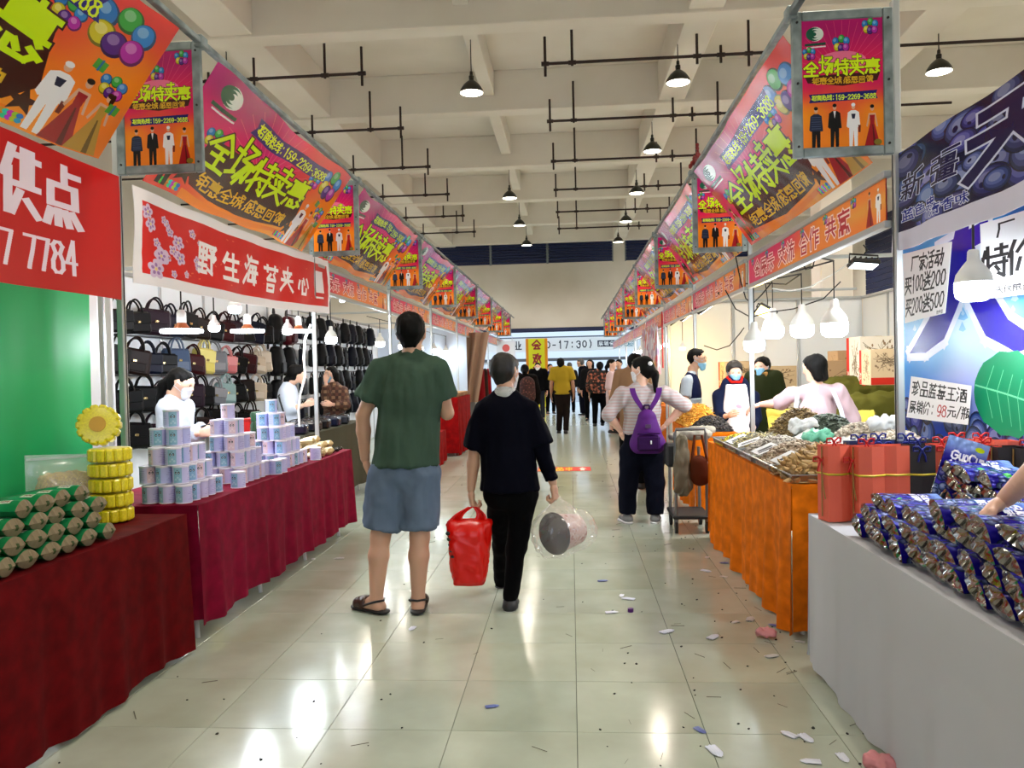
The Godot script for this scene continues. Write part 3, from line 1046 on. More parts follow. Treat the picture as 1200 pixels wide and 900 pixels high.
# ---------------------------------------------------------------- bodies: tapered capsules joined smoothly and meshed as surface nets
class Field:
	var o: Vector3
	var c: float
	var nx: int
	var ny: int
	var nz: int
	var f := PackedFloat32Array()
	func _init(lo: Vector3, hi: Vector3, cell: float) -> void:
		c = cell
		o = lo
		nx = int(ceil((hi.x - lo.x) / c)) + 1
		ny = int(ceil((hi.y - lo.y) / c)) + 1
		nz = int(ceil((hi.z - lo.z) / c)) + 1
		f.resize(nx * ny * nz)
		f.fill(9.0)
	# a to b with radii ra, rb; k blends; fn, fk squeeze the bone along a direction; cut ends it flat at b
	func cap(a: Vector3, b: Vector3, ra: float, rb: float, k := 0.03, fn := Vector3.ZERO, fk := 1.0, cut := false, carve := false) -> void:
		var rm := maxf(ra, rb) + k + c * 2.0
		var e := Vector3(rm, rm, rm)
		var lo := (Vector3(minf(a.x, b.x), minf(a.y, b.y), minf(a.z, b.z)) - e - o) / c
		var hi := (Vector3(maxf(a.x, b.x), maxf(a.y, b.y), maxf(a.z, b.z)) + e - o) / c
		var i0 := clampi(int(lo.x), 0, nx)
		var i1 := clampi(int(hi.x) + 1, 0, nx)
		var j0 := clampi(int(lo.y), 0, ny)
		var j1 := clampi(int(hi.y) + 1, 0, ny)
		var k0 := clampi(int(lo.z), 0, nz)
		var k1 := clampi(int(hi.z) + 1, 0, nz)
		var ab := b - a
		var inv := 1.0 / maxf(ab.length_squared(), 1e-9)
		var ln := ab.length()
		var dr := rb - ra
		var sq := fk - 1.0
		var flat := fk != 1.0
		var kk := 1.0 / maxf(k, 1e-6)
		for z in range(k0, k1):
			for y in range(j0, j1):
				var at := (z * ny + y) * nx
				var q0 := Vector3(o.x - a.x, o.y + y * c - a.y, o.z + z * c - a.z)
				for x in range(i0, i1):
					var q := q0
					q.x += x * c
					if flat:
						q += fn * (q.dot(fn) * sq)
					var t := q.dot(ab) * inv
					var tc := clampf(t, 0.0, 1.3 if cut else 1.0)
					var d := (q - ab * tc).length() - ra - dr * tc
					if cut:
						d = maxf(d, (t - 1.0) * ln)
					var old := f[at + x]
					if carve:
						f[at + x] = maxf(old, -d)
						continue
					var h := (k - absf(d - old)) * kk
					if h > 0.0:
						f[at + x] = minf(d, old) - h * h * k * 0.25
					elif d < old:
						f[at + x] = d
	func keep_below(p: Vector3, n: Vector3) -> void:
		for z in nz:
			for y in ny:
				var at := (z * ny + y) * nx
				for x in nx:
					var d := (o + Vector3(x, y, z) * c - p).dot(n)
					if d > f[at + x]:
						f[at + x] = d
	func net(m: MB) -> void:
		var idx := PackedInt32Array()
		idx.resize(f.size())
		idx.fill(-1)
		var lim := c * 3.2
		var cell := PackedInt32Array()
		var sy := nx
		var sz := nx * ny
		for z in nz - 1:
			for y in ny - 1:
				var at := (z * ny + y) * nx
				for x in nx - 1:
					var i := at + x
					var f0 := f[i]
					if f0 > lim or f0 < -lim:
						continue
					var f1 := f[i + 1]
					var f2 := f[i + sy]
					var f3 := f[i + sy + 1]
					var f4 := f[i + sz]
					var f5 := f[i + sz + 1]
					var f6 := f[i + sz + sy]
					var f7 := f[i + sz + sy + 1]
					var neg := int(f0 < 0) + int(f1 < 0) + int(f2 < 0) + int(f3 < 0) + int(f4 < 0) + int(f5 < 0) + int(f6 < 0) + int(f7 < 0)
					if neg == 0 or neg == 8:
						continue
					var s := Vector3.ZERO
					var w := 0.0
					if (f0 < 0) != (f1 < 0):
						s += Vector3(f0 / (f0 - f1), 0, 0)
						w += 1
					if (f2 < 0) != (f3 < 0):
						s += Vector3(f2 / (f2 - f3), 1, 0)
						w += 1
					if (f4 < 0) != (f5 < 0):
						s += Vector3(f4 / (f4 - f5), 0, 1)
						w += 1
					if (f6 < 0) != (f7 < 0):
						s += Vector3(f6 / (f6 - f7), 1, 1)
						w += 1
					if (f0 < 0) != (f2 < 0):
						s += Vector3(0, f0 / (f0 - f2), 0)
						w += 1
					if (f1 < 0) != (f3 < 0):
						s += Vector3(1, f1 / (f1 - f3), 0)
						w += 1
					if (f4 < 0) != (f6 < 0):
						s += Vector3(0, f4 / (f4 - f6), 1)
						w += 1
					if (f5 < 0) != (f7 < 0):
						s += Vector3(1, f5 / (f5 - f7), 1)
						w += 1
					if (f0 < 0) != (f4 < 0):
						s += Vector3(0, 0, f0 / (f0 - f4))
						w += 1
					if (f1 < 0) != (f5 < 0):
						s += Vector3(1, 0, f1 / (f1 - f5))
						w += 1
					if (f2 < 0) != (f6 < 0):
						s += Vector3(0, 1, f2 / (f2 - f6))
						w += 1
					if (f3 < 0) != (f7 < 0):
						s += Vector3(1, 1, f3 / (f3 - f7))
						w += 1
					var g := Vector3(f1 + f3 + f5 + f7 - f0 - f2 - f4 - f6, f2 + f3 + f6 + f7 - f0 - f1 - f4 - f5, f4 + f5 + f6 + f7 - f0 - f1 - f2 - f3)
					idx[i] = m.vert(o + (Vector3(x, y, z) + s / w) * c, g)
					cell.append(i)
		for i in cell:
			var a := idx[i]
			var f0 := f[i]
			for ax in 3:
				var e: int = [1, sy, sz][ax]
				var u: int = [sy, sz, 1][ax]
				var w: int = [sz, 1, sy][ax]
				if (f0 < 0) == (f[i + e] < 0):
					continue
				if i - u - w < 0:
					continue
				var b := idx[i - u]
				var cc := idx[i - u - w]
				var d := idx[i - w]
				if b < 0 or cc < 0 or d < 0:
					continue
				m.tri(a, b, cc)
				m.tri(a, cc, d)


# bounds of a bone list
func around(bones: Array, pad: float) -> Array:
	var lo := Vector3(1e9, 1e9, 1e9)
	var hi := -lo
	for b in bones:
		for i in 2:
			var r: float = b[2 + i] + pad
			var p: Vector3 = b[i]
			lo = lo.min(p - Vector3(r, r, r))
			hi = hi.max(p + Vector3(r, r, r))
	return [lo, hi]


# bones: [a, b, ra, rb, k, squeeze dir, squeeze, cut]; carves the same; planes: [point, normal]
func flesh(bones: Array, cell: float, into: MB, carves := [], planes := []) -> MB:
	var lim := around(bones, cell * 2.0)
	var fd := Field.new(lim[0], lim[1], cell)
	for b in bones:
		fd.cap(b[0], b[1], b[2], b[3], b[4] if b.size() > 4 else 0.03, b[5] if b.size() > 5 else Vector3.ZERO, b[6] if b.size() > 6 else 1.0, b[7] if b.size() > 7 else false)
	for b in carves:
		fd.cap(b[0], b[1], b[2], b[3], 0.0, b[5] if b.size() > 5 else Vector3.ZERO, b[6] if b.size() > 6 else 1.0, false, true)
	for p in planes:
		fd.keep_below(p[0], p[1])
	fd.net(into)
	return into


# soft cloth folds: shift vertices along their normals with stretched noise
func ripple(m: MB, amp: float, freq: Vector3, sd: int, first := 0) -> MB:
	var nz := FastNoiseLite.new()
	nz.seed = sd
	nz.frequency = 1.0
	nz.fractal_octaves = 2
	for i in range(first, m.v.size()):
		var p := m.v[i] * freq
		m.v[i] += m.n[i] * nz.get_noise_3dv(p) * amp
	# new normals
	var nn := PackedVector3Array()
	nn.resize(m.v.size())
	for t in range(0, m.ix.size(), 3):
		var a := m.ix[t]
		var b := m.ix[t + 1]
		var c := m.ix[t + 2]
		var g := (m.v[c] - m.v[a]).cross(m.v[b] - m.v[a])
		nn[a] += g
		nn[b] += g
		nn[c] += g
	for i in range(first, m.v.size()):
		if nn[i].length_squared() > 0:
			m.n[i] = nn[i].normalized()
	return m


# joints of a standing figure: base on the ground, height h, fwd is where it looks
func joints(base: Vector3, h: float, fwd: Vector3, over := {}) -> Dictionary:
	var side := fwd.cross(Vector3.UP).normalized()   # its right hand side
	var u := Vector3.UP
	var j := {"fwd": fwd, "side": side, "h": h, "s": h / 1.7}
	j.head = base + u * h * 0.928 + fwd * 0.02
	j.neck = base + u * h * 0.835
	j.chest = base + u * h * 0.72
	j.pelvis = base + u * h * 0.53
	for s in [[-1.0, "l"], [1.0, "r"]]:
		var e: String = s[1]
		j[e + "sh"] = base + u * h * 0.798 + side * s[0] * h * 0.1
		j[e + "el"] = base + u * h * 0.635 + side * s[0] * h * 0.135 - fwd * 0.02
		j[e + "wr"] = base + u * h * 0.49 + side * s[0] * h * 0.14 + fwd * 0.03
		j[e + "hip"] = base + u * h * 0.52 + side * s[0] * h * 0.052
		j[e + "kn"] = base + u * h * 0.285 + side * s[0] * h * 0.06
		j[e + "an"] = base + u * h * 0.045 + side * s[0] * h * 0.065 - fwd * 0.02
		j[e + "toe"] = fwd
	for k in over:
		j[k] = over[k]
	return j


func hand_bones(wr: Vector3, dir: Vector3, back: Vector3, s: float, thumb: float, curl: float) -> Array:
	# dir: from wrist to knuckles; back: out of the back of the hand; thumb: +1 or -1 along across
	dir = dir.normalized()
	var a0 := dir.cross(back).normalized()
	back = a0.cross(dir).normalized()
	var across := a0 * thumb
	var b := []
	for i in 4:
		var w := (1.5 - i) * 0.019 * s
		var root := wr + dir * 0.02 * s + across * w * 0.6
		var kn := wr + dir * (0.088 - absf(i - 1.2) * 0.004) * s + across * w
		b.append([root, kn, 0.017 * s, 0.0115 * s, 0.012])
		var l: float = [0.042, 0.047, 0.043, 0.033][i] * s
		var d := dir
		var p := kn
		for g in 3:
			d = d.rotated(across, curl * [0.75, 1.0, 0.7][g] * bend_sign(across, dir, back))
			var q: Vector3 = p + d * l * [1.0, 0.62, 0.5][g]
			b.append([p, q, (0.0098 - g * 0.0012) * s, (0.0088 - g * 0.0012) * s, 0.004])
			p = q
	# thumb leaves the side of the palm
	var t0 := wr + dir * 0.03 * s + across * 0.02 * s
	var t1 := t0 + (dir * 0.75 + across * 0.7 - back * 0.25).normalized() * 0.042 * s
	var t2 := t1 + (dir * 0.9 + across * (0.25 - curl * 0.35) - back * (0.3 + curl * 0.3)).normalized() * 0.033 * s
	var t3 := t2 + (dir * 0.9 - across * curl * 0.4 - back * 0.3).normalized() * 0.026 * s
	b.append([t0, t1, 0.015 * s, 0.012 * s, 0.012])
	b.append([t1, t2, 0.0115 * s, 0.0105 * s, 0.004])
	b.append([t2, t3, 0.0105 * s, 0.0085 * s, 0.004])
	b.append([wr - dir * 0.05 * s, wr + dir * 0.03 * s, 0.027 * s, 0.022 * s, 0.015, back, 1.35])
	return b


func bend_sign(across: Vector3, dir: Vector3, back: Vector3) -> float:
	return 1.0 if dir.rotated(across, 0.3).dot(back) < 0.0 else -1.0


# skin: head with face, neck, arms, hands, trunk, legs and feet in one mesh
func skin_mesh(j: Dictionary, cell: float, opt := {}) -> MB:
	var m := mb()
	var s: float = j.s
	var f: Vector3 = j.fwd
	var sd: Vector3 = j.side
	var u := Vector3.UP
	var b := []
	b.append([j.chest, j.pelvis, 0.12 * s, 0.11 * s, 0.05, f, 1.4])
	b.append([j.lsh, j.rsh, 0.03 * s, 0.03 * s, 0.03])
	b.append([j.neck, j.chest, 0.06 * s, 0.11 * s, 0.06, f, 1.3])
	b.append([j.neck + u * 0.05 * s, j.neck - u * 0.02, 0.053 * s, 0.06 * s, 0.02])
	for e in ["l", "r"]:
		var sh: Vector3 = j[e + "sh"]
		var el: Vector3 = j[e + "el"]
		var wr: Vector3 = j[e + "wr"]
		b.append([sh, sh.lerp(el, 0.5), 0.04 * s, 0.044 * s, 0.02])
		b.append([sh.lerp(el, 0.5), el, 0.044 * s, 0.038 * s, 0.02])
		b.append([el, el.lerp(wr, 0.35), 0.038 * s, 0.041 * s, 0.015])
		b.append([el.lerp(wr, 0.35), wr, 0.041 * s, 0.027 * s, 0.015])
		var hp: Vector3 = j[e + "hip"]
		var kn: Vector3 = j[e + "kn"]
		var an: Vector3 = j[e + "an"]
		var lg: float = 0.7 if opt.get("length", 1.98) > 1.0 else 1.0
		b.append([hp, kn, 0.082 * s * lg, 0.054 * s * lg, 0.04 * lg])
		b.append([kn, kn.lerp(an, 0.3) - f * 0.014 * s * lg, 0.05 * s * lg, 0.057 * s * lg, 0.03 * lg])
		b.append([kn.lerp(an, 0.3) - f * 0.014 * s * lg, an, 0.057 * s * lg, 0.036 * s, 0.02])
		var toe: Vector3 = j[e + "toe"]
		b.append([an - u * 0.035 * s - toe * 0.025 * s, an - u * 0.05 * s + toe * 0.12 * s, 0.038 * s, 0.026 * s, 0.02])
		b.append([an, an - u * 0.03 * s + toe * 0.06 * s, 0.036 * s, 0.034 * s, 0.02])
	flesh(b, cell, m)
	# head on its own finer grid
	var hc: Vector3 = j.head
	var look: Vector3 = j.get("look", f)
	var right := look.cross(u).normalized()
	var up := right.cross(look).normalized()
	var hcell := minf(cell * 0.7, 0.014)
	var hb := []
	hb.append([hc + up * 0.026 * s - look * 0.028 * s, hc + up * 0.022 * s + look * 0.022 * s, 0.083 * s, 0.077 * s, 0.02, right, 1.1])
	hb.append([hc - up * 0.02 * s + look * 0.03 * s, hc - up * 0.095 * s + look * 0.056 * s, 0.062 * s, 0.034 * s, 0.04])
	hb.append([hc - up * 0.05 * s - look * 0.02 * s, j.neck - u * 0.01, 0.05 * s, 0.056 * s, 0.03])
	hb.append([hc + up * 0.005 * s + look * 0.09 * s, hc - up * 0.028 * s + look * 0.103 * s, 0.009 * s, 0.014 * s, 0.012])
	hb.append([hc - up * 0.062 * s + look * 0.082 * s - right * 0.016 * s, hc - up * 0.062 * s + look * 0.082 * s + right * 0.016 * s, 0.009 * s, 0.009 * s, 0.008])
	for e in [-1.0, 1.0]:
		hb.append([hc + right * e * 0.077 * s - look * 0.012 * s + up * 0.018 * s, hc + right * e * 0.074 * s - look * 0.006 * s - up * 0.025 * s, 0.021 * s, 0.013 * s, 0.008, right, 2.2])
		hb.append([hc + up * 0.024 * s + look * 0.079 * s + right * e * 0.018 * s, hc + up * 0.02 * s + look * 0.07 * s + right * e * 0.042 * s, 0.012 * s, 0.011 * s, 0.012])
	var sockets := []
	for e in [-1.0, 1.0]:
		sockets.append([hc + up * 0.002 * s + look * 0.1 * s + right * e * 0.03 * s, hc + up * 0.002 * s + look * 0.1 * s + right * e * 0.036 * s, 0.014 * s, 0.014 * s])
	flesh(hb, hcell, m, sockets)
	# hands
	for e in ["l", "r"]:
		if opt.get("no_" + e + "hand", false):
			continue
		var hd: Dictionary = opt.get(e + "hand", {})
		var wr: Vector3 = j[e + "wr"]
		var dir: Vector3 = hd.get("dir", wr - j[e + "el"])
		var back: Vector3 = hd.get("back", sd * (-1.0 if e == "l" else 1.0))
		flesh(hand_bones(wr + dir.normalized() * 0.012, dir, back, s * hd.get("size", 1.0), hd.get("thumb", 1.0 if e == "l" else -1.0), hd.get("curl", 0.35)), clampf(cell * 0.42, 0.0045, 0.012), m)
	return m


# a garment for the upper body. sleeve 0..2: 0 none, 1 to the elbow, 2 to the wrist
func top_mesh(j: Dictionary, cell: float, sleeve: float, hem: float, loose := 0.0, sd := 1, neck_open := 0.0, pleat := 0.012, more := []) -> MB:
	var s: float = j.s
	var f: Vector3 = j.fwd
	var b := []
	var low: Vector3 = j.pelvis
	low.y = hem - 0.1
	var g := 0.012 + loose
	var waist: Vector3 = j.chest.lerp(j.pelvis, 0.55)
	b.append([j.chest + Vector3.UP * 0.05 * s, waist, 0.15 * s + g, 0.142 * s + g, 0.04, f, 1.42])
	b.append([waist, low, 0.142 * s + g, 0.17 * s + g * 1.4, 0.05, f, 1.3])
	b.append([j.lsh, j.rsh, 0.04 * s + g * 0.5, 0.04 * s + g * 0.5, 0.035])
	b.append([j.neck - Vector3.UP * 0.01, j.chest, 0.058 * s + g * 0.3, 0.13 * s + g, 0.05, f, 1.3])
	for e in ["l", "r"]:
		var sh: Vector3 = j[e + "sh"]
		var el: Vector3 = j[e + "el"]
		var wr: Vector3 = j[e + "wr"]
		b.append([j.neck, sh, 0.045 * s, 0.042 * s + g * 0.5, 0.03])
		if sleeve <= 0.0:
			continue
		if sleeve <= 1.0:
			b.append([sh, sh.lerp(el, sleeve), 0.049 * s + g, 0.052 * s + g * 1.3, 0.03, Vector3.ZERO, 1.0, true])
		else:
			b.append([sh, el, 0.05 * s + g, 0.045 * s + g, 0.03])
			b.append([el, el.lerp(wr, sleeve - 1.0), 0.047 * s + g, 0.034 * s + g * 0.8, 0.02, Vector3.ZERO, 1.0, true])
	var m := mb()
	var np: Vector3 = j.neck + Vector3.UP * (0.035 - neck_open) * s
	flesh(b, cell, m, [], [[Vector3(0, hem, 0), Vector3.DOWN], [np, (Vector3.UP + f * 0.25).normalized()]] + more)
	return ripple(m, pleat, Vector3(10, 2.6, 10), sd)


# trousers, shorts or a skirt; length 0..2: 1 to the knee, 2 to the ankle
func bottom_mesh(j: Dictionary, cell: float, length: float, waist_y: float, loose := 0.0, sd := 1, skirt := false, pleat := 0.014) -> MB:
	var s: float = j.s
	var f: Vector3 = j.fwd
	var g := 0.01 + loose
	var b := []
	var top: Vector3 = j.pelvis
	top.y = waist_y
	b.append([top + Vector3.UP * 0.08, j.pelvis, 0.134 * s + g * 0.5, 0.142 * s + g * 0.5, 0.04, f, 1.45])
	b.append([j.lhip - f * 0.02, j.rhip - f * 0.02, 0.088 * s + g, 0.088 * s + g, 0.04, f, 1.1])
	for e in ["l", "r"]:
		var hp: Vector3 = j[e + "hip"]
		var kn: Vector3 = j[e + "kn"]
		var an: Vector3 = j[e + "an"]
		if length <= 1.0:
			b.append([hp, hp.lerp(kn, length), 0.092 * s + g, 0.068 * s + g * 1.5, 0.03, Vector3.ZERO, 1.0, true])
		else:
			b.append([hp, kn, 0.09 * s + g, 0.062 * s + g, 0.03])
			b.append([kn, kn.lerp(an, length - 1.0), 0.062 * s + g, 0.05 * s + g, 0.02, Vector3.ZERO, 1.0, true])
	if skirt:
		b.append([j.pelvis, j.lkn.lerp(j.rkn, 0.5).lerp(j.lan.lerp(j.ran, 0.5), maxf(0.0, length - 1.0)), 0.16 * s + g, 0.19 * s + g, 0.05, f, 1.2, true])
	var m := mb()
	flesh(b, cell, m, [], [[Vector3(0, waist_y, 0), Vector3.UP]])
	return ripple(m, pleat, Vector3(8, 5, 8), sd)


# hair cut: 0 short, 1 low pony tail, 2 tied back bun, 3 long to the shoulders, 4 bob
func hair_mesh(j: Dictionary, cell: float, style: int, vol := 0.0) -> MB:
	var s: float = j.s
	var u := Vector3.UP
	var hc: Vector3 = j.head
	var look: Vector3 = j.get("look", j.fwd)
	var right := look.cross(u).normalized()
	var up := right.cross(look).normalized()
	var b := []
	b.append([hc + up * 0.036 * s - look * 0.03 * s, hc + up * 0.036 * s + look * 0.018 * s, (0.089 + vol) * s, (0.081 + vol) * s, 0.02, right, 1.08])
	b.append([hc + up * 0.0 * s - look * 0.045 * s, hc - up * 0.05 * s - look * 0.042 * s, 0.072 * s, 0.05 * s, 0.03])
	if style == 1:
		b.append([hc - look * 0.09 * s + up * 0.02 * s, hc - look * 0.135 * s - up * 0.06 * s, 0.03 * s, 0.038 * s, 0.03])
		b.append([hc - look * 0.135 * s - up * 0.06 * s, hc - look * 0.13 * s - up * 0.22 * s, 0.038 * s, 0.02 * s, 0.02])
	elif style == 2:
		b.append([hc - look * 0.085 * s - up * 0.01 * s, hc - look * 0.12 * s - up * 0.02 * s, 0.04 * s, 0.045 * s, 0.02])
	elif style == 3 or style == 4:
		var dn := 0.2 if style == 3 else 0.1
		for e in [-1.0, 0.0, 1.0]:
			b.append([hc + right * e * 0.055 * s - look * 0.035 * s, hc + right * e * 0.062 * s - look * 0.05 * s - up * dn * s, 0.062 * s, 0.045 * s, 0.03])
	var carve := [[hc - up * 0.012 * s + look * 0.1 * s, hc - up * 0.12 * s + look * 0.05 * s, 0.083 * s, 0.075 * s, 0.0], [hc - up * 0.005 * s + look * 0.085 * s - right * 0.03 * s, hc - up * 0.005 * s + look * 0.085 * s + right * 0.03 * s, 0.052 * s, 0.052 * s, 0.0]]
	if style in [0, 1, 2]:
		for e in [-1.0, 1.0]:
			carve.append([hc + right * e * 0.1 * s + look * 0.03 * s - up * 0.03 * s, hc + right * e * 0.1 * s - look * 0.01 * s - up * 0.09 * s, 0.045 * s, 0.05 * s])
	if style == 0:
		carve.append([hc - up * 0.15 * s - look * 0.15 * s, hc - up * 0.15 * s, 0.07 * s, 0.07 * s])
	return ripple(flesh(b, cell, mb(), carve), 0.006 * s, Vector3(40, 12, 40), 5)


func shoe_mesh(j: Dictionary, e: String, cell: float) -> MB:
	var s: float = j.s
	var an: Vector3 = j[e + "an"]
	var toe: Vector3 = j[e + "toe"]
	var u := Vector3.UP
	var h: float = an.y
	var b := []
	b.append([an - toe * 0.03 * s - u * 0.03 * s, an + toe * 0.14 * s - u * 0.05 * s, 0.047 * s, 0.036 * s, 0.03])
	b.append([an - u * 0.0, an - u * 0.03 * s, 0.045 * s, 0.046 * s, 0.02])
	return flesh(b, cell, mb(), [], [[an + u * 0.03 * s, u], [an - u * 0.055 * s, -u]])


func sole_mesh(j: Dictionary, e: String) -> MB:
	var s: float = j.s
	var an: Vector3 = j[e + "an"]
	var toe: Vector3 = j[e + "toe"]
	var m := mb()
	var b := [[an - toe * 0.035 * s - Vector3.UP * 0.062 * s, an + toe * 0.15 * s - Vector3.UP * 0.068 * s, 0.045 * s, 0.042 * s, 0.01, Vector3.UP, 2.6]]
	return flesh(b, 0.009, m)


func mask_mesh(j: Dictionary, cell: float, low := 0.0) -> MB:
	var s: float = j.s
	var hc: Vector3 = j.head
	var look: Vector3 = j.get("look", j.fwd)
	var right := look.cross(Vector3.UP).normalized()
	var up := right.cross(look).normalized()
	var b := []
	b.append([hc - up * (0.03 + low) * s + look * 0.052 * s, hc - up * (0.085 + low * 0.6) * s + look * 0.06 * s, 0.06 * s, 0.043 * s, 0.03, right, 0.92])
	var m := flesh(b, cell, mb(), [[hc + look * 0.0 * s, hc - up * 0.1 * s + look * 0.0 * s, 0.057 * s, 0.05 * s]], [[hc - up * (0.012 + low) * s, up]])
	for e in [-1.0, 1.0]:
		m.tube([hc - up * 0.03 * s + look * 0.075 * s + right * e * 0.05 * s, hc + up * 0.01 * s + right * e * 0.085 * s, hc - up * 0.025 * s - look * 0.02 * s + right * e * 0.083 * s, hc - up * 0.07 * s + look * 0.06 * s + right * e * 0.05 * s], 0.0025, 5)
	return m


func eyes(o: Node3D, j: Dictionary) -> void:
	var s: float = j.s
	var hc: Vector3 = j.head
	var look: Vector3 = j.get("look", j.fwd)
	var right := look.cross(Vector3.UP).normalized()
	var up := right.cross(look).normalized()
	for e in [-1.0, 1.0]:
		part(o, "eye", mb().ball(hc + up * 0.003 * s + look * 0.083 * s + right * e * 0.033 * s, Vector3(0.011, 0.006, 0.011) * s, 8, 6), mk_dark())
		part(o, "eyebrow", mb().tube([hc + up * 0.026 * s + look * 0.09 * s + right * e * 0.015 * s, hc + up * 0.032 * s + look * 0.086 * s + right * e * 0.034 * s, hc + up * 0.025 * s + look * 0.074 * s + right * e * 0.052 * s], 0.004 * s, 5), mk_dark())


var skin_tone: Array = []
var hair_black: StandardMaterial3D

# puts a whole figure together; w says what it wears
func person(label: String, j: Dictionary, w: Dictionary, cell := 0.02, group := "") -> Node3D:
	var o := thing("person", label, "person", Vector3.ZERO, 0, group)
	var sk: StandardMaterial3D = skin_tone[w.get("skin", 0)]
	part(o, "body", skin_mesh(j, cell, w), sk)
	var tp := top_mesh(j, cell, w.get("sleeve", 2.0), w.get("hem", j.pelvis.y - 0.02), w.get("loose", 0.0), w.get("seed", 1), w.get("neck_open", 0.0), w.get("pleat", 0.012 if cell < 0.016 else 0.006))
	part(o, w.get("top_name", "shirt"), tp, w.top)
	if w.has("bottom"):
		part(o, w.get("bottom_name", "trousers"), bottom_mesh(j, cell, w.get("length", 1.98), w.get("waist", j.pelvis.y + 0.06), w.get("legloose", 0.0), w.get("seed", 1) + 5, w.get("skirt", false), w.get("pleat", 0.012 if cell < 0.016 else 0.006)), w.bottom)
	part(o, "hair", hair_mesh(j, minf(cell, 0.016), w.get("hair", 0), w.get("vol", 0.0)), w.get("hair_mat", hair_black))
	if w.has("shoe"):
		for e in ["l", "r"]:
			part(o, "shoe", shoe_mesh(j, e, minf(cell, 0.014)), w.shoe)
			if w.has("sole"):
				part(o, "sole", sole_mesh(j, e), w.sole)
	if w.has("mask"):
		part(o, "face_mask", mask_mesh(j, minf(cell, 0.012), w.get("mask_low", 0.0)), w.mask)
	if w.get("eyes", false):
		eyes(o, j)
	return o

